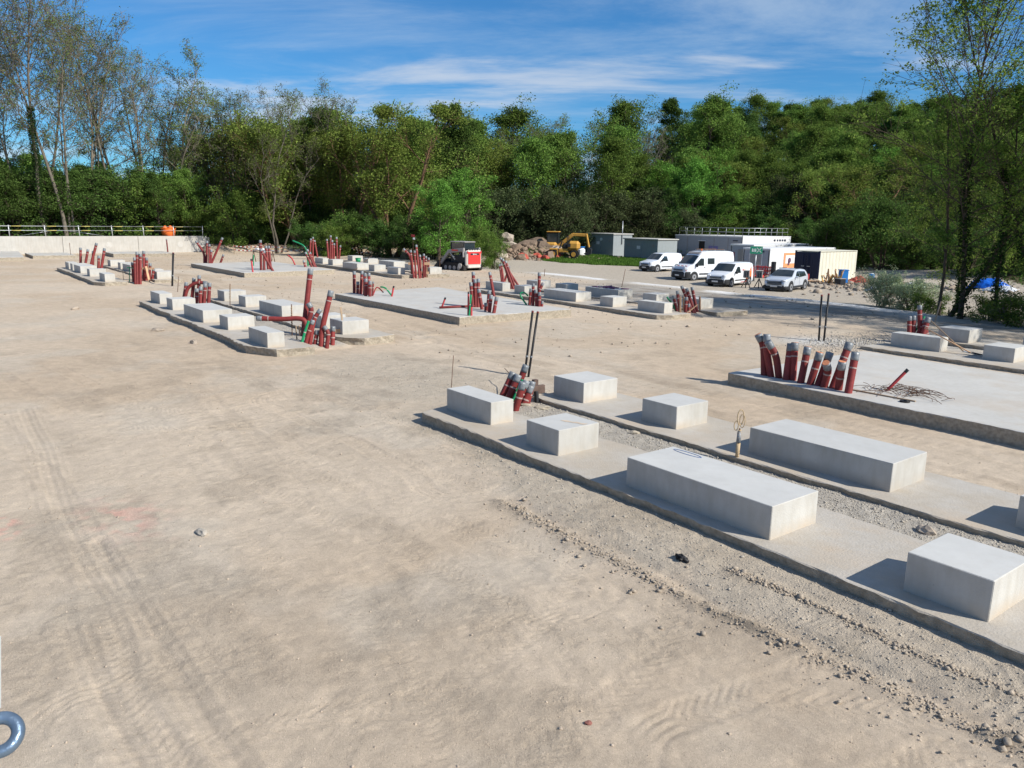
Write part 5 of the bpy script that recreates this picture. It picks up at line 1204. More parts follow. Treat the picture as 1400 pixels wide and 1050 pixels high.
        for wx in P['wheels']:
            yy = s_ * (hwmax - .10); wr = P['wr']
            bb = MB(); bb.cyl((X(wx), s_ * (hwmax - .02), wr + .03), (0, 1, 0), wr + .085, .065, 22); bb.obj('wheel_arch', M_bumper if P.get('dark_arch', True) else M_dark, t)
            wt = link(MB().tube([(X(wx), yy - s_ * .10, wr), (X(wx), yy + s_ * .085, wr), (X(wx), yy + s_ * .12, wr)], [wr, wr, wr * .93], 22).mesh('wheel', M_tyre), 'wheel', t)
            MB().cyl((X(wx), yy + s_ * .112, wr), (0, 1, 0), wr * .66, .03, 16).obj('rim', M_rim, wt)
            MB().cyl((X(wx), yy + s_ * .128, wr), (0, 1, 0), wr * .22, .03, 10).obj('hub_cap', M_bumper, wt)
    return t, X, hw, ztop
def smallvan(L_=4.4):
    return dict(len=L_, wid=1.86, h=1.85, belt=1.02, tumble=.13, paint=M_white, crown=1.0,
        top=[(0, .66), (.06, .84), (.22, .98), (.75, 1.10), (1.02, 1.17), (1.30, 1.40), (1.72, 1.74), (1.95, 1.81), (2.5, 1.85), (L_ - .5, 1.82), (L_ - .12, 1.76), (L_, 1.55)],
        bot=[(0, .34), (.3, .24), (L_ - .3, .26), (L_, .36)], plan=[(0, .80), (.12, .90), (.35, .97), (.9, 1.0), (L_ - .4, 1.0), (L_ - .1, .96), (L_, .93)],
        ws=(1.06, 1.70), windows=[('door_window', [(1.32, 1.06), (2.30, 1.06), (2.26, 1.52), (1.82, 1.56), (1.50, 1.30)])],
        mould=[[(1.42, .46), (3.05, .46), (3.05, .55), (1.42, .55)]], seams=[[(2.36, .4), (2.38, .4), (2.38, 1.6), (2.36, 1.6)], [(1.22, .4), (1.235, .4), (1.235, 1.05), (1.22, 1.05)], [(3.36, .4), (3.375, .4), (3.375, 1.6), (3.36, 1.6)]],
        bump=(.22, .62), grille=(.66, .84, 1.0), lamp=(.16, .84, .34, .17), mirror=(1.36, 1.12, .22), tail=1.15, wheels=(.86, L_ - .80), wr=.325)
v1, X, hw, zt = vehicle('delivery_van', (0, 0, 0), 0, smallvan(), 'white small van, furthest left of the parked vehicles, in front of the grey shed', 'van')
pv = smallvan(4.6)
pv['graphics'] = [([(3.0, .34), (4.15, .34), (4.15, 1.55), (3.72, 1.05)], M_orange), ([(2.4, .30), (4.2, .30), (4.2, .36), (2.4, .36)], M_redbright), ([(2.62, 1.18), (2.78, 1.18), (2.78, 1.36), (2.62, 1.36)], M_redbright), ([(2.84, 1.22), (3.12, 1.22), (3.12, 1.30), (2.84, 1.30)], M_postero)]
v3, X, hw, zt = vehicle('delivery_van', (0, 0, 0), 0, pv, 'white small van with an orange wedge on its rear side, beside the car', 'van')
MBv = dict(len=5.5, wid=1.99, h=2.48, belt=1.25, tumble=.10, paint=M_white, crown=1.2,
    top=[(0, .72), (.05, .98), (.18, 1.14), (.55, 1.30), (.82, 1.38), (1.15, 1.75), (1.50, 2.10), (1.78, 2.36), (2.1, 2.46), (3.2, 2.48), (5.1, 2.46), (5.42, 2.40), (5.5, 2.1)],
    bot=[(0, .38), (.3, .26), (5.2, .30), (5.5, .42)], plan=[(0, .82), (.12, .91), (.35, .97), (.9, 1.0), (5.2, 1.0), (5.4, .98), (5.5, .95)],
    ws=(.86, 1.50), windows=[('door_window', [(1.02, 1.28), (1.98, 1.28), (1.98, 1.88), (1.62, 1.90), (1.22, 1.55)]), ('rear_door_window', [(2.40, 1.40), (3.18, 1.40), (3.18, 1.90), (2.40, 1.90)])],
    mould=[[(1.5, .52), (4.2, .52), (4.2, .64), (1.5, .64)]], seams=[[(2.14, .45), (2.16, .45), (2.16, 2.0), (2.14, 2.0)], [(3.5, .45), (3.515, .45), (3.515, 2.0), (3.5, 2.0)], [(2.2, 2.02), (3.5, 2.02), (3.5, 2.035), (2.2, 2.035)], [(2.0, 1.10), (2.12, 1.10), (2.12, 1.16), (2.0, 1.16)]],
    bump=(.24, .78), grille=(.84, 1.0, 1.15), lamp=(.17, 1.02, .34, .22), mirror=(1.12, 1.35, .36), tail=1.4, wheels=(.95, 4.35), wr=.345)
v2, X, hw, zt = vehicle('panel_van', (0, 0, 0), 0, MBv, 'tall white panel van with red and white bonnet stripes, second vehicle from the left', 'van')
for i in range(6):
    MB().box((X(.30), -.62 + i * .25, 1.26), (.14, .14, .035), bev=.005, tilt=Matrix.Rotation(R(-18), 3, 'Y')).obj('bonnet_stripe', M_redbright if i % 2 else M_signw, v2)
for s_ in (-1, 1): MB().box((X(.12), s_ * .80, .88), (.10, .24, .07), bev=.01).obj('bumper_stripe', M_redbright, v2)
bb = MB(); bb.box((X(1.74), 0, 2.34), (.30, 1.5, .06), bev=.02, tilt=Matrix.Rotation(R(32), 3, 'Y')); bb.obj('roof_visor', M_armgrey, v2)
for xx in (2.5, 3.4, 4.5): MB().box((X(xx), 0, 2.57), (.09, 1.5, .05), bev=.01).obj('roof_bar', M_steel, v2)
for yy in (-.5, .5): MB().box((X(3.5), yy, 2.62), (2.3, .05, .05), bev=.01).obj('roof_rail', M_rust, v2)
MB().cyl((X(2.05), .5, 2.6), (0, 0, 1), .07, .16, 10).obj('beacon', M_orange, v2)
SUVp = dict(len=4.45, wid=1.84, h=1.60, belt=.98, tumble=.22, paint=M_silver, crown=1.0,
    top=[(0, .60), (.05, .80), (.20, .93), (.7, 1.02), (1.18, 1.07), (1.45, 1.24), (1.95, 1.52), (2.3, 1.60), (3.1, 1.60), (3.75, 1.54), (4.0, 1.40), (4.3, 1.12), (4.45, .95)],
    bot=[(0, .34), (.25, .22), (4.2, .26), (4.45, .42)], plan=[(0, .78), (.12, .88), (.35, .96), (.9, 1.0), (3.8, 1.0), (4.2, .95), (4.45, .86)],
    ws=(1.22, 1.92), windows=[('front_window', [(1.62, 1.02), (2.40, 1.02), (2.40, 1.46), (2.10, 1.45), (1.80, 1.24)]), ('rear_window', [(2.46, 1.02), (3.72, 1.08), (3.62, 1.40), (2.46, 1.46)])],
    mould=[[(1.2, .26), (3.2, .26), (3.2, .42), (1.2, .42)]], seams=[[(2.42, .45), (2.44, .45), (2.44, 1.0), (2.42, 1.0)], [(1.42, .45), (1.435, .45), (1.435, 1.0), (1.42, 1.0)]],
    bump=(.20, .44), grille=(.50, .80, 1.1), grx=-.03, lamp=(.12, .82, .30, .10), mirror=(1.6, 1.05, .14), mirpaint=M_silver, tail=.95, wheels=(.88, 3.56), wr=.35, fog=True)
v4, X, hw, zt = vehicle('family_car', (0, 0, 0), 0, SUVp, 'silver grey family car with dark wheel arches, parked in front of the navy container', 'car')
for s_ in (-1, 1): MB().tube([(X(2.2), s_ * .62, 1.64), (X(3.6), s_ * .60, 1.61)], .022, 6).obj('roof_rail', M_bumper, v4)
bb = MB(); bb.box((X(4.05), 0, 1.45), (.3, 1.2, .04), bev=.01); bb.obj('rear_spoiler', M_silver, v4)
def park(v, P, fl, az):
    """put the front left wheel at fl; nose points to azimuth az"""
    a = R(az); wx = P['len'] / 2 - P['wheels'][0]; wy = P['wid'] / 2 - .1
    # local wheel (wx, +wy) ; left of nose is +Y
    ox = fl[0] - (math.cos(a) * wx - math.sin(a) * wy); oy = fl[1] - (math.sin(a) * wx + math.cos(a) * wy)
    v.location = (ox, oy, LOT - .02); v.rotation_euler = (0, 0, a)
park(v1, smallvan(), (-54.0, 59.15), -92)
park(v2, MBv, (-44.35, 53.2), -98)
park(v3, pv, (-38.65, 50.8), -80)
park(v4, SUVp, (-33.75, 51.35), -78)

# ------------------------------------------------------------------ track loader
def loader():
    t = empty('track_loader', (-60.3, 40.0, -.30), R(188), 'compact track loader seen from behind, red rear door, before the bright tree', 'loader')
    # local +X = forward (bucket), rear door faces -X
    for s_ in (-1, 1):
        b = MB(); prof = [(-1.35, .12), (-1.1, 0), (.85, 0), (1.15, .15), (1.1, .42), (.6, .62), (-.9, .62), (-1.35, .4)]
        y0, y1 = s_ * .62, s_ * .96
        vs = [(px, y0, pz) for px, pz in prof] + [(px, y1, pz) for px, pz in prof]; n = 8
        b.add(vs, [tuple(range(n)), tuple(reversed(range(n, 2 * n)))] + [(i, (i + 1) % n, (i + 1) % n + n, i + n) for i in range(n)])
        for k in range(14):
            xx = -1.05 + k * .15; b.box((xx, (y0 + y1) / 2, .015), (.06, .36, .06)); b.box((xx, (y0 + y1) / 2, .63), (.06, .36, .05))
        b.obj('track', M_track, t)
        for k in range(4): MB().cyl((-.8 + k * .5, s_ * .97, .25), (0, 1, 0), .16, .05, 14).obj('track_roller', M_armgrey, t)
        MB().cyl((-.95, s_ * .98, .42), (0, 1, 0), .2, .05, 14).obj('sprocket', M_cream, t)
    b = MB(); b.box((-.45, 0, .78), (1.9, 1.26, .75), bev=.05); b.obj('chassis', M_dark, t)
    b = MB(); b.box((-1.36, 0, .98), (.28, 1.56, 1.15), bev=.09); b.obj('rear_frame', M_cream, t)
    b = MB(); b.box((-1.51, 0, 1.00), (.06, 1.28, .92), bev=.03); d = b.obj('rear_door', M_redpaint, t)
    b = MB(); b.box((-1.545, 0, 1.28), (.03, .86, .13), bev=.01); b.obj('grille_bar', M_dark, d)
    for zz in (1.10, .96, .82): MB().box((-1.548, 0, zz), (.02, .92, .045), bev=.006).obj('door_rib', M_redpaint, d)
    tx = bpy.data.curves.new('name_plate', 'FONT'); tx.body = 'Bobcat'; tx.size = .15; tx.extrude = .004; tx.align_x = 'CENTER'; tx.align_y = 'CENTER'; tx.materials.append(M_signw)
    tmp = bpy.data.objects.new('name_plate_text', tx); COL.objects.link(tmp); bpy.context.view_layer.update()
    tme = bpy.data.meshes.new_from_object(tmp.evaluated_get(bpy.context.evaluated_depsgraph_get())); bpy.data.objects.remove(tmp)
    o = link(tme, 'name_plate', d, (-1.563, 0, 1.28)); o.rotation_euler = (R(90), 0, R(-90))
    b = MB(); b.box((-1.3, 0, .36), (.5, 1.3, .2), bev=.04); b.obj('rear_skid', M_cream, t)
    for k in range(5): MB().box((-1.32, -.5 + k * .25, 1.60), (.2, .10, .10), bev=.01).obj('engine_vent', M_cream, t)
    for s_ in (-1, 1): MB().box((-1.50, s_ * .68, 1.42), (.05, .12, .2), bev=.02).obj('tail_light', M_redbright, t)
    # cab: posts, roof, mesh, seat
    for s_ in (-1, 1):
        for xx in (-.95, .55): MB().bar((xx, s_ * .5, 1.1), (xx + (.05 if xx > 0 else .05), s_ * .5, 2.12), .09, .09).obj('cab_post', M_dark, t)
        MB().box((-.2, s_ * .51, 1.72), (1.4, .02, .7)).obj('side_window', M_glass, t)
    MB().box((-.18, 0, 2.15), (1.7, 1.14, .08), bev=.03).obj('cab_roof', M_armgrey, t)
    MB().box((-.93, 0, 1.82), (.02, .92, .5)).obj('rear_window', M_glass, t)
    MB().box((-.5, 0, 1.3), (.5, .6, .5), bev=.06).obj('seat', M_dark, t)
    MB().box((-1.18, 0, 1.62), (.5, 1.3, .08), bev=.03).obj('engine_hood', M_dark, t)
    for s_ in (-1, 1):
        MB().bar((-1.25, s_ * .80, 1.62), (.55, s_ * .80, 1.42), .16, .26, bev=.03).obj('lift_arm', M_armgrey, t)
        MB().bar((.5, s_ * .80, 1.46), (1.55, s_ * .72, .50), .16, .26, bev=.03).obj('lift_arm_knee', M_armgrey, t)
        MB().bar((-1.2, s_ * .80, 1.05), (-1.15, s_ * .80, 1.68), .15, .2, bev=.03).obj('arm_link', M_armgrey, t)
        MB().bar((-.3, s_ * .86, .85), (.3, s_ * .84, 1.35), .08, .08).obj('lift_cylinder', M_steel, t)
        MB().box((-.25, s_ * .885, 1.545), (.7, .01, .12)).obj('arm_sticker', M_redpaint, t)
    b = MB(); w_ = .95
    prof = [(1.55, .75), (1.62, .25), (1.85, .05), (2.45, .02), (2.47, .08), (1.95, .14), (1.72, .34), (1.66, .72)]
    vs = [(px, -w_, pz) for px, pz in prof] + [(px, w_, pz) for px, pz in prof]; n = 8
    b.add(vs, [(i, (i + 1) % n, (i + 1) % n + n, i + n) for i in range(n)])
    for s_ in (-1, 1): b.add([(px, s_ * w_, pz) for px, pz in [(1.55, .75), (1.62, .25), (1.85, .05), (2.45, .02)]] + [(px, s_ * (w_ - .03), pz) for px, pz in [(1.55, .75), (1.62, .25), (1.85, .05), (2.45, .02)]], [(0, 1, 2, 3), (7, 6, 5, 4), (0, 3, 7, 4)])
    b.obj('bucket', M_dark, t)
    bb = MB(); r_ = random.Random(8)
    for k in range(4): bb.tube([(1.5, -.5 + .3 * k, .75), (1.3, -.45 + .3 * k, 1.05), (.9, -.4 + .25 * k, 1.0)], .03, 6)
    bb.obj('hydraulic_hoses', M_black, t)
    MB().box((1.45, 0, .62), (.2, 1.2, .5), bev=.04).obj('quick_hitch', M_dark, t)
    t.scale = (1.18, 1.18, 1.2)
loader()
# ------------------------------------------------------------------ excavator and small roller
ex_, ey_ = bearing_pt(752, 105)
excavator_spot = (ex_, ey_, gz(ex_, ey_))
def excavator():
    t = empty('mini_excavator', excavator_spot, R(40), 'yellow mini excavator with its arm stretched to the right, behind the small roller', 'excavator')
    for s_ in (-1, 1):
        b = MB(); prof = [(-1.25, .15), (-1.05, 0), (1.05, 0), (1.25, .15), (1.25, .4), (1.05, .55), (-1.05, .55), (-1.25, .4)]
        y0, y1 = s_ * .55, s_ * .95; n = 8
        vs = [(px, y0, pz) for px, pz in prof] + [(px, y1, pz) for px, pz in prof]
        b.add(vs, [tuple(range(n)), tuple(reversed(range(n, 2 * n)))] + [(i, (i + 1) % n, (i + 1) % n + n, i + n) for i in range(n)]); b.obj('track', M_track, t)
    t.scale = (1.3, 1.3, 1.3)
    MB().box((1.35, 0, .3), (.12, 1.9, .5), bev=.03).obj('dozer_blade', M_yelmac, t)
    MB().cyl((0, 0, .65), (0, 0, 1), .5, .25, 16).obj('turntable', M_dark, t)
    MB().box((-.45, 0, 1.15), (1.7, 1.7, .78), bev=.18).obj('engine_housing', M_yelmac, t)
    MB().box((-.1, .42, 1.95), (1.15, .85, 1.15), bev=.08).obj('cab', M_glass, t)
    MB().box((-.1, .42, 2.58), (1.3, 1.0, .10), bev=.03).obj('cab_roof', M_yelmac, t)
    for sx in (-.66, .46):
        for sy in (.02, .82): MB().box((sx, sy, 1.95), (.07, .07, 1.2)).obj('cab_post', M_dark, t)
    MB().bar((.6, -.3, 1.2), (2.0, -.3, 2.35), .24, .34, bev=.04).obj('boom', M_yelmac, t)
    MB().bar((1.95, -.3, 2.35), (3.4, -.3, 2.3), .22, .3, bev=.04).obj('boom_end', M_yelmac, t)
    MB().bar((3.35, -.3, 2.45), (3.65, -.3, 1.1), .18, .26, bev=.04).obj('dipper', M_yelmac, t)
    MB().bar((1.3, -.3, 2.1), (2.7, -.3, 2.65), .08, .08).obj('boom_cylinder', M_dark, t)
    MB().bar((1.0, -.3, 1.0), (1.9, -.3, 1.95), .08, .08).obj('lift_cylinder', M_dark, t)
    b = MB(); prof = [(3.6, 1.15), (3.95, .95), (3.9, .45), (3.5, .3), (3.15, .5), (3.45, .62), (3.6, .8)]
    n = 7; vs = [(px, -.65, pz) for px, pz in prof] + [(px, .05, pz) for px, pz in prof]
    b.add(vs, [tuple(range(n)), tuple(reversed(range(n, 2 * n)))] + [(i, (i + 1) % n, (i + 1) % n + n, i + n) for i in range(n)]); b.obj('bucket', M_dark, t)
excavator()
def roller():
    t = empty('small_roller', (-75.2, 65.3, gz(-75, 65)), R(-140), 'small yellow ride-on roller in front of the excavator', 'roller')
    t.scale = (1.3, 1.3, 1.35)
    # local +X is the front drum
    MB().cyl((1.0, 0, .38), (0, 1, 0), .38, 1.0, 20).obj('front_drum', M_dark, t)
    for s_ in (-1, 1):
        MB().cyl((1.0, s_ * .51, .38), (0, 1, 0), .22, .04, 14).obj('drum_hub', M_yelmac, t)
        w_ = link(MB().cyl((-1.0, s_ * .48, .38), (0, 1, 0), .38, .26, 18).mesh('rear_wheel', M_tyre), 'rear_wheel', t)
        MB().cyl((-1.0, s_ * .62, .38), (0, 1, 0), .22, .05, 14).obj('rim', M_yelmac, w_)
    MB().box((1.0, 0, .82), (.7, 1.1, .14), bev=.04).obj('drum_yoke', M_yelmac, t)
    MB().bar((.6, .45, .85), (.6, .45, .3), .12, .1).obj('yoke_arm', M_yelmac, t); MB().bar((.6, -.45, .85), (.6, -.45, .3), .12, .1).obj('yoke_arm', M_yelmac, t)
    MB().box((.0, 0, .7), (.9, .9, .35), bev=.05).obj('platform', M_yelmac, t)
    b = MB(); b.box((-.95, 0, 1.15), (1.1, 1.1, .85), bev=.22); b.obj('engine_hood', M_yelmac, t)
    MB().box((-.55, .56, 1.2), (.28, .03, .3)).obj('side_vent', M_dark, t); MB().box((-.55, -.56, 1.2), (.28, .03, .3)).obj('side_vent', M_dark, t)
    MB().box((-.1, 0, 1.1), (.4, .5, .5), bev=.08).obj('seat', M_dark, t)
    MB().bar((.45, 0, .9), (.25, 0, 1.45), .12, .12).obj('steering_column', M_dark, t)
    MB().ring((.22, 0, 1.5), (-.5, 0, 1), .18, .02, 16, 6).obj('steering_wheel', M_black, t)
    for s_ in (-1, 1): MB().bar((-.35, s_ * .5, .9), (-.35, s_ * .5, 1.95), .06, .06).obj('roll_bar_post', M_dark, t)
    MB().bar((-.35, -.5, 1.95), (-.35, .5, 1.95), .06, .06).obj('roll_bar_top', M_dark, t)
roller()

# ------------------------------------------------------------------ sheds, cabins, container
def shed(x0, x1, y0, y1, h, label, vents=True):
    t = empty('grey_shed', (x1, y0, LOT - .02), 0, label, 'shed'); w_, d_ = x1 - x0, y1 - y0
    MB().box((-w_ / 2, d_ / 2, h / 2), (w_, d_, h), bev=.02).obj('walls', M_shed, t)
    MB().box((-w_ / 2, d_ / 2, h + .05), (w_ + .3, d_ + .3, .14), bev=.02).obj('roof', M_shedroof, t)
    for xx in (-w_ * .55,): MB().box((xx, -.02, h * .5), (1.1, .05, 2.0), bev=.01).obj('door', M_shed, t)
    for xx in (-w_ * .86, -w_ * .12): MB().box((xx, -.02, h * .72), (.5, .05, .35), bev=.01).obj('louvre', M_armgrey, t)
    MB().box((-w_ * .55, -.055, h * .60), (.62, .02, .42)).obj('notice', M_posterw, t)
    return t
t = shed(-85.2, -79.7, 78.2, 81.9, 3.05, 'taller grey shed with a thin mast, left of the two sheds')
MB().tube([(.10, 1.6, 1.7), (.10, 1.6, 4.9)], .06, 8).obj('mast', M_steel, t)
MB().cyl((-2.4, -.05, 2.35), (0, 1, 0), .22, .06, 14).obj('lamp', M_signw, t)
t = shed(-75.6, -69.6, 76.2, 79.9, 2.6, 'lower grey shed with a pale side, directly behind the first van')
def cabin(x0, x1, y0, y1, h, label, nm='site_cabin'):
    t = empty(nm, (x1, y0, LOT - .02), 0, label, 'site cabin'); w_, d_ = x1 - x0, y1 - y0
    MB().box((-w_ / 2, .02, h / 2 + .08), (w_ - .1, .06, h - .2)).obj('front_wall', M_cabin, t)
    MB().box((-.03, d_ / 2, h / 2 + .08), (.06, d_ - .1, h - .2)).obj('side_wall', M_cabwhite, t)
    MB().box((-w_ / 2, d_ / 2, h / 2 + .05), (w_ - .2, d_ - .2, h - .3)).obj('inner_walls', M_cabin, t)
    MB().box((-w_ / 2, d_ / 2, h + .04), (w_ + .06, d_ + .06, .16), bev=.02).obj('roof', M_cabwhite, t)
    MB().box((-w_ / 2, d_ / 2, .06), (w_, d_, .14), bev=.01).obj('floor_frame', M_cabin, t)
    for (px, py) in ((0, 0), (-w_, 0), (0, d_)): MB().box((px + (-.08 if px == 0 else .08), py + (.08 if py == 0 else -.08), h / 2), (.18, .18, h - .05), bev=.02).obj('corner_post', M_cabwhite, t)
    return t
M_lilacp = mat('lilac_panel', (.22, .20, .42), .6)
c1_ = cabin(-80.0, -67.9, 91.3, 102.5, 2.95, 'long grey site cabin block with a guard rail all round its roof')
for i in range(1, 5): MB().box((-12.1 * i / 5, -.02, 1.5), (.08, .04, 2.6)).obj('panel_joint', M_armgrey, c1_)
MB().box((-7.0, -.03, 1.15), (1.0, .05, 2.1)).obj('doorway_shade_panel', M_black, c1_)  # flat black panel stands for the unlit room behind the doorway
MB().box((-7.0, -.06, 2.32), (1.3, .12, .10)).obj('door_canopy', M_cabwhite, c1_)
for xx, w_ in ((-5.4, .7), (-4.5, .8)): MB().box((xx, -.03, 1.25), (w_, .04, .7)).obj('lilac_panel', M_lilacp, c1_)
for yy, w_ in ((7.3, .5), (8.0, .35), (8.6, .5), (9.2, .4), (9.8, .55)): MB().box((.02, yy, 2.5), (.03, w_ * .8, .26)).obj('logo_mark', M_navy, c1_)
MB().box((-1.2, -.05, 2.45), (.8, .03, .12)).obj('sign_strip', M_navy, c1_)
t = empty('roof_guard_rail', (-67.9, 91.3, LOT + 3.05), 0, 'galvanised guard rail standing on the roof of the long cabin', 'railing')
def rails(pts, step, t):
    for a, c in zip(pts[:-1], pts[1:]):
        a, c = Vector(a), Vector(c); ln = (c - a).length; n = max(1, int(ln / step))
        for i in range(n + 1): p = a.lerp(c, i / n); MB().tube([p, p + Vector((0, 0, 1.1))], .035, 6).obj('post', M_steel, t)
        for zz in (.55, 1.1): MB().tube([a + Vector((0, 0, zz)), c + Vector((0, 0, zz))], .035, 6).obj('rail', M_steel, t)
rails([(-11.6, .3, 0), (-.3, .3, 0), (-.3, 10.8, 0), (-11.6, 10.8, 0), (-11.6, .3, 0)], 1.3, t)
c2_ = cabin(-55.3, -52.3, 72.3, 83.5, 2.5, 'white cabin between the long railed block and the one with the orange poster')
MB().box((-1.5, -.03, 1.1), (.9, .05, 2.0)).obj('door', M_armgrey, c2_)
MB().box((-2.5, -.04, 1.3), (.16, .05, .9)).obj('red_sticker', M_redbright, c2_)
c3_ = cabin(-49.0, -45.9, 66.1, 77.5, 2.4, 'white site cabin with an orange poster on its side and a shuttered window')
w_ = link(MB().box((-1.55, -.03, 1.45), (1.5, .06, 1.15), bev=.01).mesh('window', M_cabwhite), 'window', c3_)
for k in range(9): MB().box((-1.55, -.08, .98 + k * .118), (1.3, .03, .085)).obj('shutter_slat', M_armgrey, w_)
MB().box((-1.0, -.04, 2.2), (.7, .03, .13)).obj('sign_strip', M_navy, c3_)
p_ = link(MB().box((.02, 4.5, 1.35), (.03, 4.4, 1.45)).mesh('poster', M_postero), 'poster', c3_)
MB().box((.045, 3.4, 1.45), (.02, 1.7, .8)).obj('poster_picture', M_posterw, p_); MB().box((.045, 5.3, 1.75), (.02, 1.6, .32)).obj('poster_caption', M_posterw, p_)
b = MB(); b.cyl((.06, 3.2, 1.35), (1, 0, 0), .26, .02, 12); b.box((.06, 3.1, 1.05), (.02, .26, .35)); b.obj('poster_figure', M_posterd, p_)
# container
t = empty('shipping_container', (-38.85, 63.2, LOT - .02), 0, 'cream corrugated container with navy blue doors, right of the cabins', 'container')
W2, L2, H2 = 2.44, 6.06, 2.59
b = MB(); n = 44; a_ = []
for i in range(n + 1):
    y = .12 + (L2 - .24) * i / n; off = -.045 if (i // 2) % 2 else 0.0; a_.append((off, y))
vs = [(p[0], p[1], .14) for p in a_] + [(p[0], p[1], H2 - .1) for p in a_]
b.add(vs, [(i, i + 1, i + 1 + n + 1, i + n + 1) for i in range(n)])
b.obj('corrugated_side', M_creamcont, t)
b = MB(); b.box((-W2 / 2 - .02, L2 / 2, H2 / 2), (W2 - .2, L2 - .2, H2 - .2)); b.obj('inner_box', M_creamcont, t)
MB().box((-W2 / 2, L2 / 2, H2 - .03), (W2, L2, .06), bev=.01).obj('roof', M_creamcont, t)
MB().box((-W2 / 2, L2 / 2, .07), (W2, L2, .14), bev=.01).obj('floor_frame', M_creamcont, t)
for (px, py) in ((-.06, .06), (-.06, L2 - .06), (-W2 + .06, .06), (-W2 + .06, L2 - .06)): MB().box((px, py, H2 / 2), (.13, .13, H2 + .02), bev=.01).obj('corner_post', M_creamcont if py > 1 else M_navy, t)
for k in range(2):
    d = link(MB().box((-.64 - k * 1.17, -.03, H2 / 2), (1.14, .06, H2 - .24), bev=.01).mesh('door', M_navy), 'door', t)
    for q in range(5): MB().box((-.64 - k * 1.17 - .45 + q * .225, -.065, H2 / 2), (.07, .03, H2 - .4)).obj('door_rib', M_navy, d)
    MB().tube([(-.64 - k * 1.17 + (.3 if k else -.3), -.10, .2), (-.64 - k * 1.17 + (.3 if k else -.3), -.10, H2 - .2)], .025, 6).obj('lock_rod', M_navy, d)
    MB().box((-.64 - k * 1.17 + (.3 if k else -.3), -.13, 1.25), (.3, .03, .05)).obj('door_handle', M_steel, d)
# sign
t = empty('assembly_sign', (-41.3, 57.5, LOT), R(36), 'green assembly point sign with white arrows on a post behind the orange-marked van', 'sign')
MB().tube([(0, 0, 0), (0, 0, 2.6)], .04, 8).obj('post', M_steel, t)
b_ = link(MB().box((0, -.05, 2.65), (1.0, .03, .62), bev=.005).mesh('board', M_signg), 'board', t)
b = MB()
for s1_ in (-1, 1):
    for s2_ in (-1, 1):
        b.bar((.22 + s1_ * .18, -.07, 2.65 + s2_ * .2), (.22 + s1_ * .04, -.07, 2.65 + s2_ * .045), .05, .012, upv=(0, 1, 0))
        b.quad((.22 + s1_ * .02, -.078, 2.65 + s2_ * .02), (.22 + s1_ * .11, -.078, 2.65 + s2_ * .03), (.22 + s1_ * .03, -.078, 2.65 + s2_ * .12))
b.obj('arrows', M_signw, b_)
b = MB()
for k in range(3): b.cyl((-.32 + k * .13, -.07, 2.74 - .02 * (k % 2)), (0, 1, 0), .045, .012, 10); b.box((-.32 + k * .13, -.07, 2.60), (.09, .012, .2))
b.obj('people_symbol', M_signw, b_)
# two boxes on tripods
for i, (px, py, lb) in enumerate(((-37.5, 51.2, 'left grey box lamp on a tripod between the van and the car'), (-36.9, 52.0, 'right grey box lamp on a tripod, nearer the car'))):
    t = empty('tripod_lamp', (px, py, LOT), R(36), lb, 'tripod lamp', 'tripod lamps between the van and the car')
    for k in range(3):
        a = k * 2.094 + .5; MB().tube([(.38 * math.cos(a), .38 * math.sin(a), 0), (0, 0, .72)], .035, 6).obj('leg', M_dark, t)
    h_ = link(MB().box((0, 0, 1.02), (.48, .34, .52), bev=.05).mesh('housing', M_armgrey), 'housing', t)
    MB().box((0, -.18, 1.02), (.36, .03, .40), bev=.01).obj('lens', M_dark, h_)
    for q in range(3): MB().box((-.12 + .12 * q, -.205, 1.02), (.02, .02, .38)).obj('guard_bar', M_steel, h_)
    MB().box((0, 0, 1.32), (.55, .4, .05), bev=.02).obj('cover', M_shedroof, h_)
# red stacked barriers
t = empty('barrier_stack', (-44.2, 61.8, LOT), R(10), 'heap of red barriers and trestles before the shuttered cabin window', 'barriers')
r_ = random.Random(6)
for k in range(5):
    yy = k * .28; o_ = r_.uniform(-.2, .2)
    b = MB()
    for zz in (.25, .6, .95): b.bar((-1.1 + o_, yy, zz), (1.1 + o_, yy + .05, zz + r_.uniform(-.05, .05)), .05, .05)
    for xx in (-1.1, -.35, .4, 1.1): b.bar((xx + o_, yy, .05), (xx + o_, yy, 1.05), .05, .05)
    b.obj('barrier', M_redbright, t)
MB().box((1.5, .2, .75), (.35, .35, 1.5), bev=.04).obj('dark_case', M_dark, t)
for k in range(3): MB().box((.1 + .7 * k - .9, -.5, .12 + .02 * k), (.6, .5, .22), bev=.03).obj('red_foot', M_redpaint, t)
# heap by the container
t = empty('timber_heap', (-36.3, 61.2, LOT), R(10), 'heap of yellowish timber and rope at the container corner', 'heap')
for k in range(22):
    a = Vector((r_.uniform(-.7, .7), r_.uniform(-.6, .6), r_.uniform(0, .2))); c = a + Vector((r_.uniform(-.5, .5), r_.uniform(-.5, .5), r_.uniform(.5, 1.1)))
    MB().bar(a, c, .12, .05).obj('timber', [M_wood, M_yelmac, M_woodold][k % 3], t)
t = empty('blue_bin', (-36.2, 62.7, LOT), R(-30), 'upright blue plastic bin beside the yellowish heap', 'bin')
MB().box((0, 0, .55), (.62, .62, 1.05), bev=.06).obj('body', M_blue, t); MB().box((0, 0, 1.12), (.68, .68, .10), bev=.03).obj('lid', M_blue, t)
t = empty('dark_crate', (-35.4, 60.9, LOT), R(-20), 'low dark crate standing before the blue bin', 'crate')
MB().box((0, 0, .25), (.75, .6, .5), bev=.05).obj('body', M_dark, t); MB().box((0, 0, .52), (.8, .65, .06), bev=.02).obj('lid', M_armgrey, t)
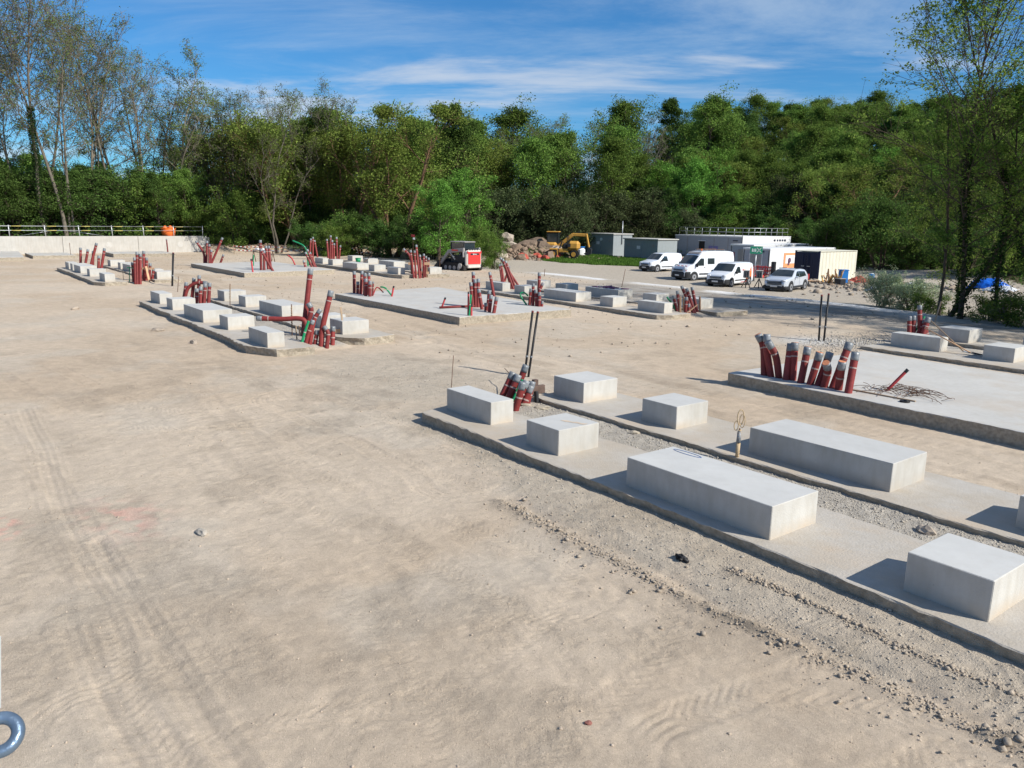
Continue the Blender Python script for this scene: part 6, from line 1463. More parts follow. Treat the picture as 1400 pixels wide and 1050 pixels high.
bb = MB(); n = 14; vs = []; 
for i in range(n):
    for j in range(n):
        u_, v_ = i / (n - 1), j / (n - 1); d0 = math.hypot(u_ - .5, v_ - .5) * 2
        vs.append((u_ * 2.4 - 1.2 + r_.uniform(-.05, .05), v_ * 2.0 - 1 + r_.uniform(-.05, .05), max(.01, .55 * (1 - d0) + r_.uniform(-.08, .12))))
bb.add(vs, [(i * n + j, (i + 1) * n + j, (i + 1) * n + j + 1, i * n + j + 1) for i in range(n - 1) for j in range(n - 1)])
tag(bb.obj('orange_netting', M_net, None, (-36.2, 65.4, LOT)), 'crumpled orange safety netting on the ground right of the blue bin', 'netting')
t = empty('traffic_cone', (-37.1, 64.0, LOT), 0, 'orange cone standing by the netting at the container', 'cone')
MB().tube([(0, 0, .05), (0, 0, .75)], [.16, .03], 12).obj('cone', M_orange, t); MB().box((0, 0, .025), (.4, .4, .05), bev=.01).obj('base', M_orange, t)
t = empty('blue_drum', (-36.9, 68.6, LOT), 0, 'small blue drum at the far end of the container', 'drum')
MB().cyl((0, 0, .3), (0, 0, 1), .25, .6, 14).obj('drum', M_blue, t); MB().cyl((0, 0, .62), (0, 0, 1), .2, .05, 12).obj('lid', M_signw, t)
for i, (px, py, lb) in enumerate(((-38.2, 61.2, 'pallet of boards lying before the navy doors'),)):
    t = empty('pallet', (px, py, LOT), R(20), lb, 'pallet')
    for k in range(6): MB().box((-.5 + k * .2, 0, .14), (.14, 1.0, .025)).obj('slat', M_wood, t)
    for k in (-1, 0, 1): MB().box((0, k * .42, .065), (1.15, .1, .11)).obj('bearer', M_woodold, t)
# tarp and boat-like red thing on the right bank
def cloth(name, c, sx, sy, hh, m, label, cat, seed, m2=None):
    r_ = random.Random(seed); n = 16; vs = []; mi = []
    for i in range(n):
        for j in range(n):
            u_, v_ = i / (n - 1) * 2 - 1, j / (n - 1) * 2 - 1
            e = max(0, 1 - max(abs(u_), abs(v_)) ** 3)
            px, py = c[0] + u_ * sx + r_.uniform(-.05, .05), c[1] + v_ * sy + r_.uniform(-.05, .05)
            nz = float(vnoise(np.array([px * 1.7]), np.array([py * 1.7]), seed)[0])
            vs.append((px, py, gz(px, py) + .02 + e * hh * (.35 + nz) + r_.uniform(0, .05)))
    b = MB(); fs = [(i * n + j, (i + 1) * n + j, (i + 1) * n + j + 1, i * n + j + 1) for i in range(n - 1) for j in range(n - 1)]
    b.add(vs, fs, 0); return tag(b.obj(name, m), label, cat)
cloth('blue_tarpaulin', (-22.8, 57.6), 1.1, .9, .5, M_tarpb, 'crumpled bright blue tarpaulin on the earth bank between the right trees', 'tarpaulin', 3)
cloth('plastic_sheet', (-21.6, 56.3), 1.0, .45, .22, M_tarpw, 'white plastic sheet lying at the foot of the blue tarpaulin', 'sheet', 5)
cloth('red_sheet', (-21.7, 68.0), 1.5, .7, .45, M_redbright, 'red sheet on the bank at the far right behind the trees', 'sheet', 7)
cloth('plastic_sheet', (-28.5, 56.5), 1.9, .9, .45, M_tarpw, 'pale crumpled plastic sheet behind the grey-green bush', 'sheet', 9)
t = empty('white_tank', (-79.3, 71.4, gz(-79, 71)), .4, 'white bulky tank with a blue cover between the excavator and the taller shed', 'tank')
MB().box((0, 0, .65), (1.6, 1.3, 1.3), bev=.25).obj('tank', M_cabwhite, t); MB().box((.1, 0, 1.38), (1.3, 1.1, .14), bev=.06).obj('cover', M_blue, t)
g9 = np.random.default_rng(77); P = np.column_stack([g9.normal(-28, 4.2, 1500), g9.normal(60.5, 3.6, 1500)])
sz = np.clip(g9.lognormal(-1.9, .55, 1500), .05, .6)
stones('broken_debris', on_ground(P, sz, .1), sz, M_rock, 'broken pale debris spread over the ground behind the silvery bush', 15)
P = np.column_stack([g9.normal(-31, 3.2, 900), g9.normal(63, 2.0, 900)]); sz = np.clip(g9.lognormal(-1.8, .5, 900), .05, .5)
stones('brown_debris', on_ground(P, sz, .1), sz, M_rockd, 'brown debris right of the cream container', 16)
# telegraph poles
for (px, py, h_, lb, lean) in ((-99, 107, 11.7 - gz(-99, 107), 'tall wooden pole in front of the wood behind the sheds', .05), (-92, 64.0, 10.5, 'wooden pole showing above the bright green tree', .0)):
    t = empty('wooden_pole', (px, py, gz(px, py) - .2), 0, lb, 'pole')
    MB().tube([(0, 0, 0), (lean * h_, 0, h_)], [.17, .12], 10).obj('shaft', M_woodold, t)
    MB().box((lean * h_ * .97, 0, h_ - .5), (.5, .12, .12), bev=.02).obj('bracket', M_steel, t)
# rubble heap
r_ = random.Random(21)
RL = ['topmost ochre boulder of the rubble heap', 'large pale boulder at the left end of the rubble heap', 'pale boulder leaning on the biggest one in the rubble heap', 'flat pale boulder low at the left of the rubble heap', 'reddish boulder left of the middle of the rubble heap', 'brown boulder in the middle of the rubble heap', 'grey-brown boulder right of the middle of the rubble heap', 'dark boulder behind the excavator', 'low boulder at the right foot of the rubble heap', 'small boulder at the front of the rubble heap', 'pale angular boulder beside the red netting', 'wide low boulder at the back of the rubble heap']
def bearing_pt(px, dist_):
    ang = math.atan2((fwd.y + right.y * (px - 700) / 1071.36), (fwd.x + right.x * (px - 700) / 1071.36)); return math.cos(ang) * dist_, math.sin(ang) * dist_
BP = [(690, 105, .9, 2.3), (688, 103, 1.3, 1.0), (697, 102, 1.2, .7), (684, 99, .9, .2), (703, 101, 1.0, .5), (722, 104, 1.5, 1.0), (738, 104, 1.6, .9), (750, 103, 1.2, .7), (745, 99, .9, .1), (710, 98, .7, .1), (757, 101, 1.0, .5), (730, 108, 2.0, .9)]
for i, (px, dd, s_, zz) in enumerate(BP):
    X_, Y_ = bearing_pt(px, dd); g0 = gz(X_, Y_)
    rock('boulder', (X_, Y_, max(g0 + .1, -.5 + zz * 1.05)), (s_ * 1.0, s_ * .85, s_ * .75), M_rock if i in (0, 1, 2, 3, 10) else M_rockd, 60 + i, RL[i], 'boulder')
X_, Y_ = bearing_pt(722, 101.5)
P = np.column_stack([np.random.default_rng(5).normal(0, 4.2, 2600), np.random.default_rng(6).normal(0, 1.8, 2600)])
ca_, sa_ = math.cos(math.atan2(Y_, X_) + math.pi / 2), math.sin(math.atan2(Y_, X_) + math.pi / 2)
PX = X_ + P[:, 0] * ca_ - P[:, 1] * sa_; PY = Y_ + P[:, 0] * sa_ + P[:, 1] * ca_
hz = .25 * np.exp(-(P[:, 0] / 4.6) ** 2 - (P[:, 1] / 1.7) ** 2)
sz = np.clip(np.random.default_rng(7).lognormal(-1.75, .6, 2600), .06, .8)
stones('rubble_heap', np.column_stack([PX, PY, base_height(PX, PY) + hz * np.random.default_rng(8).uniform(.5, 1.05, 2600)]), sz, M_rockd, 'heap of earth and broken stone between the bright tree and the excavator', 9)
for k_, (px, dd, s_) in enumerate(((712, 98.5, .9), (732, 99, 1.0), (742, 98, .8), (755, 100, 1.1))):
    X_, Y_ = bearing_pt(px, dd); cloth('orange_netting', (X_, Y_), s_ * .8, s_ * .5, .5, M_net, ('red netting scrap at the left foot of the rubble heap', 'red netting scrap in the middle of the rubble heap', 'red netting scrap right of the rubble middle', 'red netting beside the excavator')[k_], 'netting', 30 + k_)

# conduit lying on the middle slab
tag(MB().tube([(-32.02, 20.0, .16), (-31.9, 20.9, .16), (-31.6, 22.4, .16)], .055, 8).obj('lying_conduit', M_red), 'thin dark red conduit lying flat on the middle slab, before its near corner', 'conduit')
LF_aca = leafmat('acacia_leaves', (.13, .19, .035), (.24, .31, .07), .45)

# ------------------------------------------------------------------ vegetation
def tree_mesh(seed, H, R0, crown0, crownR, nmain, nsub, ntwig, leaves, lsize, clump, up_, prof='round', trunk_r=.22, lean=0, wob=.25, stems=1, twigr=.02, ivy=0, flat=.0):
    """returns (wood V,F) (leaf V,F). crown0 = fraction of height where the crown starts"""
    g = np.random.default_rng(seed); tubes = []; tips = []
    def env(t):
        if prof == 'round': return math.sin(math.pi * min(1, .12 + .88 * t) ** .8) ** .7
        if prof == 'wide': return (math.sin(math.pi * min(1, .10 + .86 * t) ** .62)) ** .6
        if prof == 'cone': return max(.08, 1 - t) ** .8
        if prof == 'vase': return .35 + .65 * math.sin(math.pi * min(1, t * .8 + .1))
        return 1
    for st in range(stems):
        az0 = g.uniform(0, 6.28); sp = 0 if stems == 1 else g.uniform(.12, .42)
        n = 9; p = np.array([0, 0, -.3]) if stems == 1 else np.array([math.cos(az0) * .25, math.sin(az0) * .25, -.3]); pts = [p]
        d = np.array([math.cos(az0) * sp + lean, math.sin(az0) * sp, 1.0]); d /= np.linalg.norm(d); hh = H * (1 if st == 0 else g.uniform(.72, .98))
        for i in range(n):
            d = d + g.normal(0, wob * .16, 3) * np.array([1, 1, .2]); d[2] = max(d[2], .6); d /= np.linalg.norm(d)
            p = p + d * hh / n; pts.append(p)
        pts = np.array(pts); rad = trunk_r * (1 if st == 0 else .75) * (1 - np.linspace(0, 1, n + 1)) ** .8 + .02; rad[0] *= 1.3
        tubes.append((pts, rad, 7))
        def on(t):
            u = t * n; i = min(int(u), n - 1); return pts[i] + (pts[i + 1] - pts[i]) * (u - i), pts[i + 1] - pts[i]
        nm = max(3, nmain // stems)
        for b in range(nm):
            t = crown0 + (1 - crown0) * ((b + g.uniform(0, 1)) / nm) ** .9; t = min(t, .985)
            tc_ = (t - crown0) / (1 - crown0); o, td = on(t); rl = crownR * env(tc_) * g.uniform(.5, 1.3)
            az = b * 2.4 + g.uniform(-.5, .5) + az0; e = up_ + .5 * tc_ + g.uniform(-.15, .15)
            d = np.array([math.cos(az) * math.cos(e), math.sin(az) * math.cos(e), math.sin(e)]); m = 5; q = [o]; dd = d.copy()
            for i in range(m):
                dd = dd + g.normal(0, .13, 3) + np.array([0, 0, .05 if up_ > .2 else -.02]); dd /= np.linalg.norm(dd); q.append(q[-1] + dd * rl / m)
            q = np.array(q); r0 = max(.03, min(trunk_r * .42 * (1 - t * .6), rl * .025)); tubes.append((q, r0 * (1 - np.linspace(0, .85, m + 1)), 5))
            tips.append(q[-1])
            for s_ in range(nsub):
                u = g.uniform(.25, .98) * m; i = min(int(u), m - 1); o2 = q[i] + (q[i + 1] - q[i]) * (u - i)
                d2 = (q[i + 1] - q[i]) / (rl / m) + g.normal(0, .62, 3); d2[2] += .12; d2 /= np.linalg.norm(d2); l2 = rl * g.uniform(.28, .52)
                e2 = o2 + d2 * l2 * .5 + g.normal(0, .04, 3) * l2; e3 = o2 + d2 * l2; e3[2] += l2 * .1
                tubes.append((np.array([o2, e2, e3]), np.array([r0 * .45, r0 * .3, twigr * .6]), 4)); tips.append(e3)
                for w2 in range(ntwig):
                    o3 = o2 + (e3 - o2) * g.uniform(.3, 1.0); d3 = d2 + g.normal(0, .7, 3); d3 /= np.linalg.norm(d3); l3 = l2 * g.uniform(.35, .7)
                    e4 = o3 + d3 * l3; tubes.append((np.array([o3, e4]), np.array([twigr * .8, twigr * .3]), 3)); tips.append(e4)
    Vw = []; Fw = []; k0 = 0
    for pts, rad, ns in tubes:
        m = len(pts); T = np.gradient(pts, axis=0); T /= np.linalg.norm(T, axis=1)[:, None] + 1e-9
        ref = np.array([.3, .9, .1]); U = np.cross(T, ref); U /= np.linalg.norm(U, axis=1)[:, None] + 1e-9; W = np.cross(T, U)
        a = np.arange(ns) * 2 * math.pi / ns
        rg = pts[:, None, :] + (U[:, None, :] * np.cos(a)[None, :, None] + W[:, None, :] * np.sin(a)[None, :, None]) * rad[:, None, None]
        Vw.append(rg.reshape(-1, 3)); i = np.arange(m - 1)[:, None] * ns; j = np.arange(ns)[None, :]; j2 = (j + 1) % ns
        Fw.append(np.stack([i + j, i + j2, i + j2 + ns, i + j + ns], -1).reshape(-1, 4) + k0); k0 += m * ns
    Vw = np.vstack(Vw); Fw = np.vstack(Fw)
    tips = np.array(tips); nl = int(leaves); ti = g.integers(0, len(tips), nl)
    # clumps differ in density
    wgt = g.random(len(tips)) ** 1.3 + .08; ti = g.choice(len(tips), nl, p=wgt / wgt.sum())
    off = g.normal(0, 1, (nl, 3)); off /= np.linalg.norm(off, axis=1)[:, None]; off *= (g.random((nl, 1)) ** .5) * clump; off[:, 2] *= .65
    c = tips[ti] + off
    if ivy:
        n_i = int(ivy); i0 = g.integers(0, stems, n_i) * 0; pts0 = tubes[0][0]; tt = g.random(n_i) ** .8 * .55 * (len(pts0) - 1); ii = np.minimum(tt.astype(int), len(pts0) - 2)
        cc = pts0[ii] + (pts0[ii + 1] - pts0[ii]) * (tt - ii)[:, None]; aa = g.random(n_i) * 6.28; rr = trunk_r * 1.05 + g.random(n_i) * .17 * (1.3 - tt / len(pts0))
        cc = cc + np.column_stack([np.cos(aa) * rr, np.sin(aa) * rr, g.normal(0, .1, n_i)])
    Vl, Fl = leaf_quads(c, lsize, g, flat)
    res = [(Vw, Fw), (Vl, Fl)]
    if ivy: res.append(leaf_quads(cc, .16, g, 0))
    return res
def leaf_quads(c, lsize, g, flat=0.0):
    n = len(c); nr = g.normal(0, 1, (n, 3)); nr[:, 2] = np.abs(nr[:, 2]) * (1 + flat) + .25; nr /= np.linalg.norm(nr, axis=1)[:, None]
    t = g.normal(0, 1, (n, 3)); t -= nr * np.sum(t * nr, 1)[:, None]; t /= np.linalg.norm(t, axis=1)[:, None] + 1e-9; s_ = np.cross(nr, t)
    L1 = lsize * g.uniform(.55, 1.25, (n, 1)); W1 = L1 * g.uniform(.4, .65, (n, 1)); bend = nr * L1 * .12
    V = np.stack([c - t * L1 * .5, c + s_ * W1 * .5 + bend - t * L1 * .05, c + t * L1 * .5, c - s_ * W1 * .5 + bend - t * L1 * .05], 1).reshape(-1, 3)
    return V, np.arange(n * 4).reshape(-1, 4)
PROTO = {}
def proto(key, wood_m, leaf_m, **kw):
    r_ = tree_mesh(**kw); a = npmesh('trunk', *r_[0], wood_m, smooth=True); b = npmesh('crown', *r_[1], leaf_m)
    c = npmesh('ivy', *r_[2], LF_ivy) if len(r_) > 2 else None
    PROTO[key] = (a, b, c)
# tall thin early-leafing trees
proto('tall_a', M_bark, LF_sparse, seed=1, H=22, R0=0, crown0=.34, crownR=5.0, nmain=26, nsub=7, ntwig=4, leaves=3800, lsize=0.18, clump=.55, up_=0.5, prof='vase', trunk_r=0.17, wob=.5, twigr=0.028)
proto('tall_b', M_bark, LF_sparse, seed=2, H=21, R0=0, crown0=.40, crownR=4.4, nmain=24, nsub=7, ntwig=4, leaves=3000, lsize=0.18, clump=.5, up_=0.6, prof='vase', trunk_r=0.15, wob=.7, stems=2, twigr=0.028)
proto('tall_c', M_bark, LF_sparse, seed=3, H=19, R0=0, crown0=.30, crownR=4.2, nmain=26, nsub=6, ntwig=4, leaves=6200, lsize=0.19, clump=.6, up_=0.6, prof='vase', trunk_r=0.13, wob=.6, stems=3, twigr=0.033)
proto('tall_ivy', M_bark, LF_sparse, seed=4, H=23, R0=0, crown0=.42, crownR=5.0, nmain=26, nsub=6, ntwig=4, leaves=3400, lsize=0.19, clump=.55, up_=0.55, prof='vase', trunk_r=0.2, wob=.45, twigr=0.035, ivy=5200)
proto('bare', M_bark, LF_brown, seed=5, H=16, R0=0, crown0=.28, crownR=4.2, nmain=26, nsub=7, ntwig=6, leaves=1000, lsize=.16, clump=.5, up_=.7, prof='vase', trunk_r=.2, wob=.5, twigr=0.045)
# broadleaf of the wood
proto('yel_a', M_barkr, LF_yel, seed=6, H=15, R0=0, crown0=.22, crownR=4.6, nmain=28, nsub=6, ntwig=3, leaves=14500, lsize=0.25, clump=.95, up_=.55, prof='round', trunk_r=.24, stems=3, wob=.5)
proto('yel_b', M_barkr, LF_yel, seed=7, H=14, R0=0, crown0=.18, crownR=5.0, nmain=30, nsub=6, ntwig=3, leaves=14500, lsize=0.25, clump=1.0, up_=.5, prof='round', trunk_r=.26, stems=2, wob=.4)
proto('mid_a', M_barkd, LF_mid, seed=8, H=14, R0=0, crown0=.16, crownR=4.8, nmain=30, nsub=6, ntwig=3, leaves=19500, lsize=0.27, clump=1.0, up_=.45, prof='round', trunk_r=.26)
proto('mid_b', M_barkd, LF_mid, seed=9, H=15, R0=0, crown0=.2, crownR=4.4, nmain=28, nsub=6, ntwig=3, leaves=19500, lsize=0.27, clump=1.1, up_=.5, prof='wide', trunk_r=.26)
proto('bright_a', M_barkd, LF_bright, seed=10, H=12, R0=0, crown0=.12, crownR=4.4, nmain=30, nsub=6, ntwig=3, leaves=19500, lsize=0.27, clump=.85, up_=.4, prof='round', trunk_r=.22)
proto('dark_a', M_barkd, LF_dark, seed=11, H=14, R0=0, crown0=.08, crownR=3.8, nmain=30, nsub=6, ntwig=3, leaves=19500, lsize=0.27, clump=.85, up_=.45, prof='round', trunk_r=.28)
proto('ivytower', M_barkd, LF_dark, seed=12, H=17, R0=0, crown0=.12, crownR=3.0, nmain=34, nsub=6, ntwig=3, leaves=19500, lsize=0.27, clump=.75, up_=.5, prof='wide', trunk_r=.3)
proto('pine', M_barkd, LF_dark, seed=13, H=13, R0=0, crown0=.3, crownR=2.6, nmain=30, nsub=5, ntwig=3, leaves=9000, lsize=.26, clump=.5, up_=.1, prof='cone', trunk_r=.2)
# low growth
proto('bush_a', M_barkd, LF_dark, seed=14, H=6.5, R0=0, crown0=.04, crownR=3.4, nmain=36, nsub=6, ntwig=3, leaves=17000, lsize=0.21, clump=.7, up_=.35, prof='wide', trunk_r=.1, stems=5, wob=.6)
proto('bush_b', M_barkd, LF_mid, seed=15, H=6.0, R0=0, crown0=.04, crownR=3.2, nmain=34, nsub=6, ntwig=3, leaves=17000, lsize=0.21, clump=.75, up_=.3, prof='wide', trunk_r=.1, stems=5, wob=.6)
proto('laurel', M_barkd, LF_laurel, seed=16, H=5.4, R0=0, crown0=.03, crownR=3.3, nmain=36, nsub=6, ntwig=3, leaves=17000, lsize=0.21, clump=.6, up_=.35, prof='wide', trunk_r=.1, stems=5, wob=.5)
def plant(name, key, x, y, h, label, cat='tree', group=None, rz=None, sx=1.0, z=None, lean=0, rx=0):
    a, b, c = PROTO[key]; base_h = {'tall_a': 22, 'tall_b': 21, 'tall_c': 19, 'tall_ivy': 23, 'bare': 16, 'yel_a': 15, 'yel_b': 14, 'mid_a': 14, 'mid_b': 15, 'bright_a': 12, 'dark_a': 14, 'ivytower': 17, 'pine': 13, 'bush_a': 6.5, 'bush_b': 6, 'laurel': 5.4}.get(key) or PH[key]
    s_ = h / base_h; g0 = gz(x, y) if z is None else z
    t = empty(name, (x, y, g0 - .1), random.uniform(0, 6.28) if rz is None else rz, label, cat, group)
    t.scale = (s_ * sx, s_ * sx, s_); t.rotation_euler[0] = rx; t.rotation_euler[1] = lean
    link(a, 'trunk', t); link(b, 'crown', t)
    if c: link(c, 'ivy', t)
    return t
PH = {}
random.seed(33)
def bp(px, d): return bearing_pt(px, d)
G1, G2, G3, G4 = 'slender thinly leaved trees behind the long wall', 'dark bushes at the foot of the wood', 'leafy trees of the wood behind the site', 'leafy trees on the wooded hillside'
# hand placed, prominent ones: px bearing, distance, height
HP = [
 ('slender_tree', 'tall_ivy', 85, 104.8, 27, 'tall slender ivy-clad tree behind the guard rail, leaning left, near the left edge'),
 ('slender_tree', 'tall_a', 112, 104.0, 25.5, 'tall slender pale-trunked tree just right of the ivy-clad one behind the guard rail'),
 ('slender_tree', 'tall_b', 40, 115, 27, 'tall thin dark-stemmed tree in the far left behind the wall'),
 ('slender_tree', 'tall_a', -6, 108, 29, 'tallest thin tree cut by the left edge'),
 ('slender_tree', 'tall_b', 215, 110, 22.5, 'yellowish forked tree behind the orange tub'),
 ('slender_tree', 'tall_c', 388, 102.8, 18.5, 'many-stemmed pale tree standing on the bank, left of the centre'),
 ('slender_tree', 'tall_c', 285, 113, 20.5, 'thin tree behind the right end of the long wall'),
 ('slender_tree', 'tall_b', 160, 118, 21, 'thin forked tree in the second rank behind the wall'),
 ('broad_tree', 'yel_a', 540, 98.5, 18.5, 'yellow-green tree with reddish limbs rising left of the loader'),
 ('broad_tree', 'yel_a', 480, 104, 17.5, 'yellow-green many-stemmed tree left of the centre of the wood'),
 ('ivy_covered_tree', 'ivytower', 628, 112, 19.5, 'dark ivy-smothered tree standing above its neighbours in the centre'),
 ('bright_tree', 'bright_a', 640, 92, 9.8, 'fresh green spreading tree behind the loader'),
 ('bright_tree', 'bright_a', 600, 86, 8.2, 'fresh green tree leaning over the loader cab'),
 ('bright_tree', 'bright_a', 928, 130, 13.5, 'bright green round tree behind the long railed cabin'),
 ('bright_tree', 'bright_a', 990, 127, 9.5, 'fresh green lower tree just right of the bright round one'),
 ('bare_tree', 'bare', 872, 148, 15, 'brownish leafless tree on the hillside above the sheds'),
 ('bare_tree', 'bare', 1272, 176, 17, 'bare grey tree sticking out on the ridge at the right'),
 ('bare_tree', 'bare', 835, 165, 18, 'leafless grey tree rising over the middle of the skyline'),
 ('broad_tree', 'ivytower', 905, 158, 20, 'dark conical green tree on the skyline right of centre'),
 ('broad_tree', 'mid_b', 945, 150, 20.5, 'large mid green tree on the skyline right of centre'),
 ('broad_tree', 'yel_b', 1165, 124, 15.0, 'broad olive-yellow tree behind the cream container'),
 ('broad_tree', 'yel_b', 1120, 126, 14.5, 'broad olive tree left of the one behind the container'),
]
for nm, k, px, d, h, lb in HP:
    X_, Y_ = bp(px, d)
    if px < 310: f_ = (d + 2) / abs(X_); X_, Y_ = X_ * f_, Y_ * f_
    plant(nm, k, X_, Y_, h, lb)
ADJ = dict(tall_a='thin pale-stemmed', tall_b='thin forked', tall_c='thin many-stemmed', yel_a='olive-yellow', yel_b='broad olive-yellow', mid_a='mid green', mid_b='tall mid green', bright_a='bright green', dark_a='dark green', bare='leafless', pine='conifer-like dark', bush_a='dark green', bush_b='mid green', laurel='dull green', ivytower='dark ivy-clad')
LM = [(60, 'at the far left edge'), (130, 'behind the two leaning pale trunks'), (210, 'left of the orange tub'), (283, 'behind the right end of the wall'), (360, 'above the left slab'), (430, 'near the many-stemmed pale tree'), (500, 'above the tall bundle by the wood'), (570, 'behind the small round sign'), (660, 'behind the loader'), (720, 'behind the left rubble boulders'), (790, 'behind the excavator'), (860, 'behind the taller shed'), (930, 'behind the lower shed'), (1010, 'behind the panel van'), (1080, 'behind the cabins'), (1150, 'behind the navy doors'), (1240, 'right of the cream container'), (1330, 'behind the ivy-clad acacias'), (9999, 'at the far right edge')]
def rank(px0, px1, step, d0, d1, keys, h0, h1, name, label, cat, group, jit=.45):
    n_ = 0; rn = label
    px = px0
    while px < px1:
        q = px + random.uniform(-jit, jit) * step; d = random.uniform(d0, d1); X_, Y_ = bp(q, d)
        if q < 310: f_ = d / abs(X_) if X_ else 1; X_, Y_ = X_ * f_, Y_ * f_
        k = random.choice(keys); lm = next(t_ for m_, t_ in LM if q < m_)
        plant(name, k, X_, Y_, random.uniform(h0, h1), '%s %s, %s, %s' % (ADJ[k], cat, rn, lm), cat, group, sx=random.uniform(.9, 1.15)); px += step
rank(-40, 215, 30, 107, 122, ['tall_a', 'tall_b', 'tall_a'], 21, 27, 'slender_tree', 'front rank behind the guard rail', 'tree', G1)
rank(215, 310, 22, 107, 120, ['tall_a', 'tall_b', 'tall_c'], 20.5, 23.5, 'slender_tree', 'front rank behind the guard rail', 'tree', G1)
rank(310, 500, 16, 108, 120, ['tall_c', 'tall_b', 'tall_c', 'yel_a'], 18, 20.5, 'slender_tree', 'front rank behind the bank', 'tree', 'slender trees behind the earth bank')
BB_ = 'dense low green bush in the dark undergrowth behind the long wall and earth bank'
rank(-50, 300, 22, 106, 110, ['bush_a', 'dark_a', 'bush_b', 'bush_a', 'mid_a'], 3.6, 8.5, 'leafy_bush', 'nearest row', 'bush', G2)
rank(300, 600, 20, 107.5, 111, ['bush_a', 'bush_a', 'bush_b'], 4.5, 7.0, 'leafy_bush', 'nearest row', 'bush', G2)
rank(-50, 600, 27, 113, 119, ['bush_a', 'dark_a', 'bush_b', 'mid_b'], 5.0, 11, 'leafy_bush', 'second row', 'bush', G2)
rank(-60, 420, 34, 124, 136, ['dark_a', 'mid_a', 'dark_a'], 8.5, 11, 'broad_tree', 'deep in the wood', 'tree', 'dark trees deep in the left part of the wood')
rank(300, 640, 30, 122, 136, ['mid_a', 'yel_b', 'dark_a', 'mid_b'], 15.5, 18.5, 'broad_tree', 'back of the wood', 'tree', G3)
rank(400, 620, 28, 105, 114, ['yel_a', 'mid_b', 'yel_b', 'yel_a', 'tall_c'], 15, 18, 'broad_tree', 'edge of the wood', 'tree', 'olive trees at the edge of the wood')
rank(430, 620, 26, 93, 99, ['bush_a', 'bush_b', 'bush_a'], 3.5, 5.5, 'leafy_bush', 'shaded foot of the wood', 'bush', 'dark bushes left of the loader')
rank(668, 775, 18, 112, 117, ['laurel'], 6.2, 8.0, 'laurel_bush', 'in the evergreen row', 'bush', 'evergreen bushes behind the rubble heap')
rank(775, 872, 18, 122, 126, ['laurel'], 6.6, 8.2, 'laurel_bush', 'in the evergreen row', 'bush', 'evergreen bushes behind the rubble heap')
rank(640, 830, 27, 122, 132, ['mid_a', 'yel_b', 'mid_b', 'yel_a', 'tall_c'], 15.5, 18.5, 'broad_tree', 'above the evergreen bushes', 'tree', 'olive green trees behind the evergreen bushes')
rank(560, 900, 19, 138, 152, ['mid_a', 'tall_c', 'mid_b', 'bare', 'tall_b', 'tall_c'], 17, 20.5, 'broad_tree', 'on the centre skyline', 'tree', 'back rank trees at the centre skyline')
HL = 'green leafy tree among many on the wooded hillside behind the cabins'
rank(850, 1440, 28, 127, 133, ['dark_a', 'laurel', 'dark_a', 'bush_a'], 7.5, 10.5, 'hillside_tree', 'lowest hillside rank, darkened for shade', 'tree', G4)  # dark-leaved kinds chosen so leaf colour carries the shade at the slope foot
rank(860, 1440, 29, 138, 146, ['mid_a', 'mid_b', 'yel_b', 'bright_a'], 11.5, 14.5, 'hillside_tree', 'second rank of the hillside', 'tree', G4)
rank(900, 1440, 30, 152, 162, ['mid_a', 'mid_b', 'yel_b', 'dark_a'], 12.5, 15, 'hillside_tree', 'third rank of the hillside', 'tree', G4)
rank(915, 1450, 22, 168, 178, ['mid_a', 'mid_b', 'dark_a', 'yel_a', 'mid_b'], 12, 15, 'hillside_tree', 'fourth rank of the hillside', 'tree', G4)
rank(940, 1450, 17, 184, 196, ['mid_a', 'dark_a', 'mid_b', 'dark_a', 'yel_a'], 13, 15.5, 'ridge_tree', 'along the ridge top', 'tree', 'trees along the ridge top')
rank(1090, 1440, 26, 92, 104, ['bush_a', 'bush_b', 'dark_a', 'bush_a'], 4.5, 8, 'leafy_bush', 'in deep shade', 'bush', 'bushes in the shade behind the container')
rank(860, 1100, 24, 125, 128, ['bush_a', 'laurel', 'bush_b'], 4.5, 7, 'leafy_bush', 'at the foot of the hillside', 'bush', 'dark bushes behind the cabins')
rank(1230, 1420, 34, 84, 92, ['bush_b', 'bush_a'], 3, 4.8, 'leafy_bush', 'behind the earth bank', 'bush', 'thicket behind the right earth bank')
# bush right beside the loader
X_, Y_ = bp(672, 75.5); plant('leafy_bush', 'bush_b', X_, Y_, 3.4, 'fresh green bush close against the right side of the loader', 'bush', sx=.62)
X_, Y_ = bp(652, 79.5); plant('leafy_bush', 'bush_b', X_, Y_, 3.9, 'fresh green bush behind the loader, right of its cab', 'bush', sx=.8)
# ivy-clad acacias at the right, close
PH.update(aca_a=16, aca_b=15, aca_c=13)
proto('aca_a', M_barkd, LF_bright, seed=41, H=16, R0=0, crown0=.30, crownR=4.4, nmain=30, nsub=7, ntwig=4, leaves=12500, lsize=.16, clump=0.42, up_=.6, prof='vase', trunk_r=0.11, wob=.55, stems=2, twigr=.014, ivy=1700, flat=.8)
proto('aca_b', M_barkd, LF_aca, seed=42, H=15, R0=0, crown0=.24, crownR=4.6, nmain=32, nsub=7, ntwig=4, leaves=12500, lsize=.16, clump=0.42, up_=.5, prof='vase', trunk_r=0.1, wob=.6, twigr=.014, ivy=1500, flat=.8)
proto('aca_c', M_barkd, LF_aca, seed=43, H=13, R0=0, crown0=.2, crownR=4.2, nmain=32, nsub=7, ntwig=4, leaves=12000, lsize=.16, clump=0.42, up_=.4, prof='round', trunk_r=0.1, wob=.6, twigr=.014, ivy=1600, flat=.8)
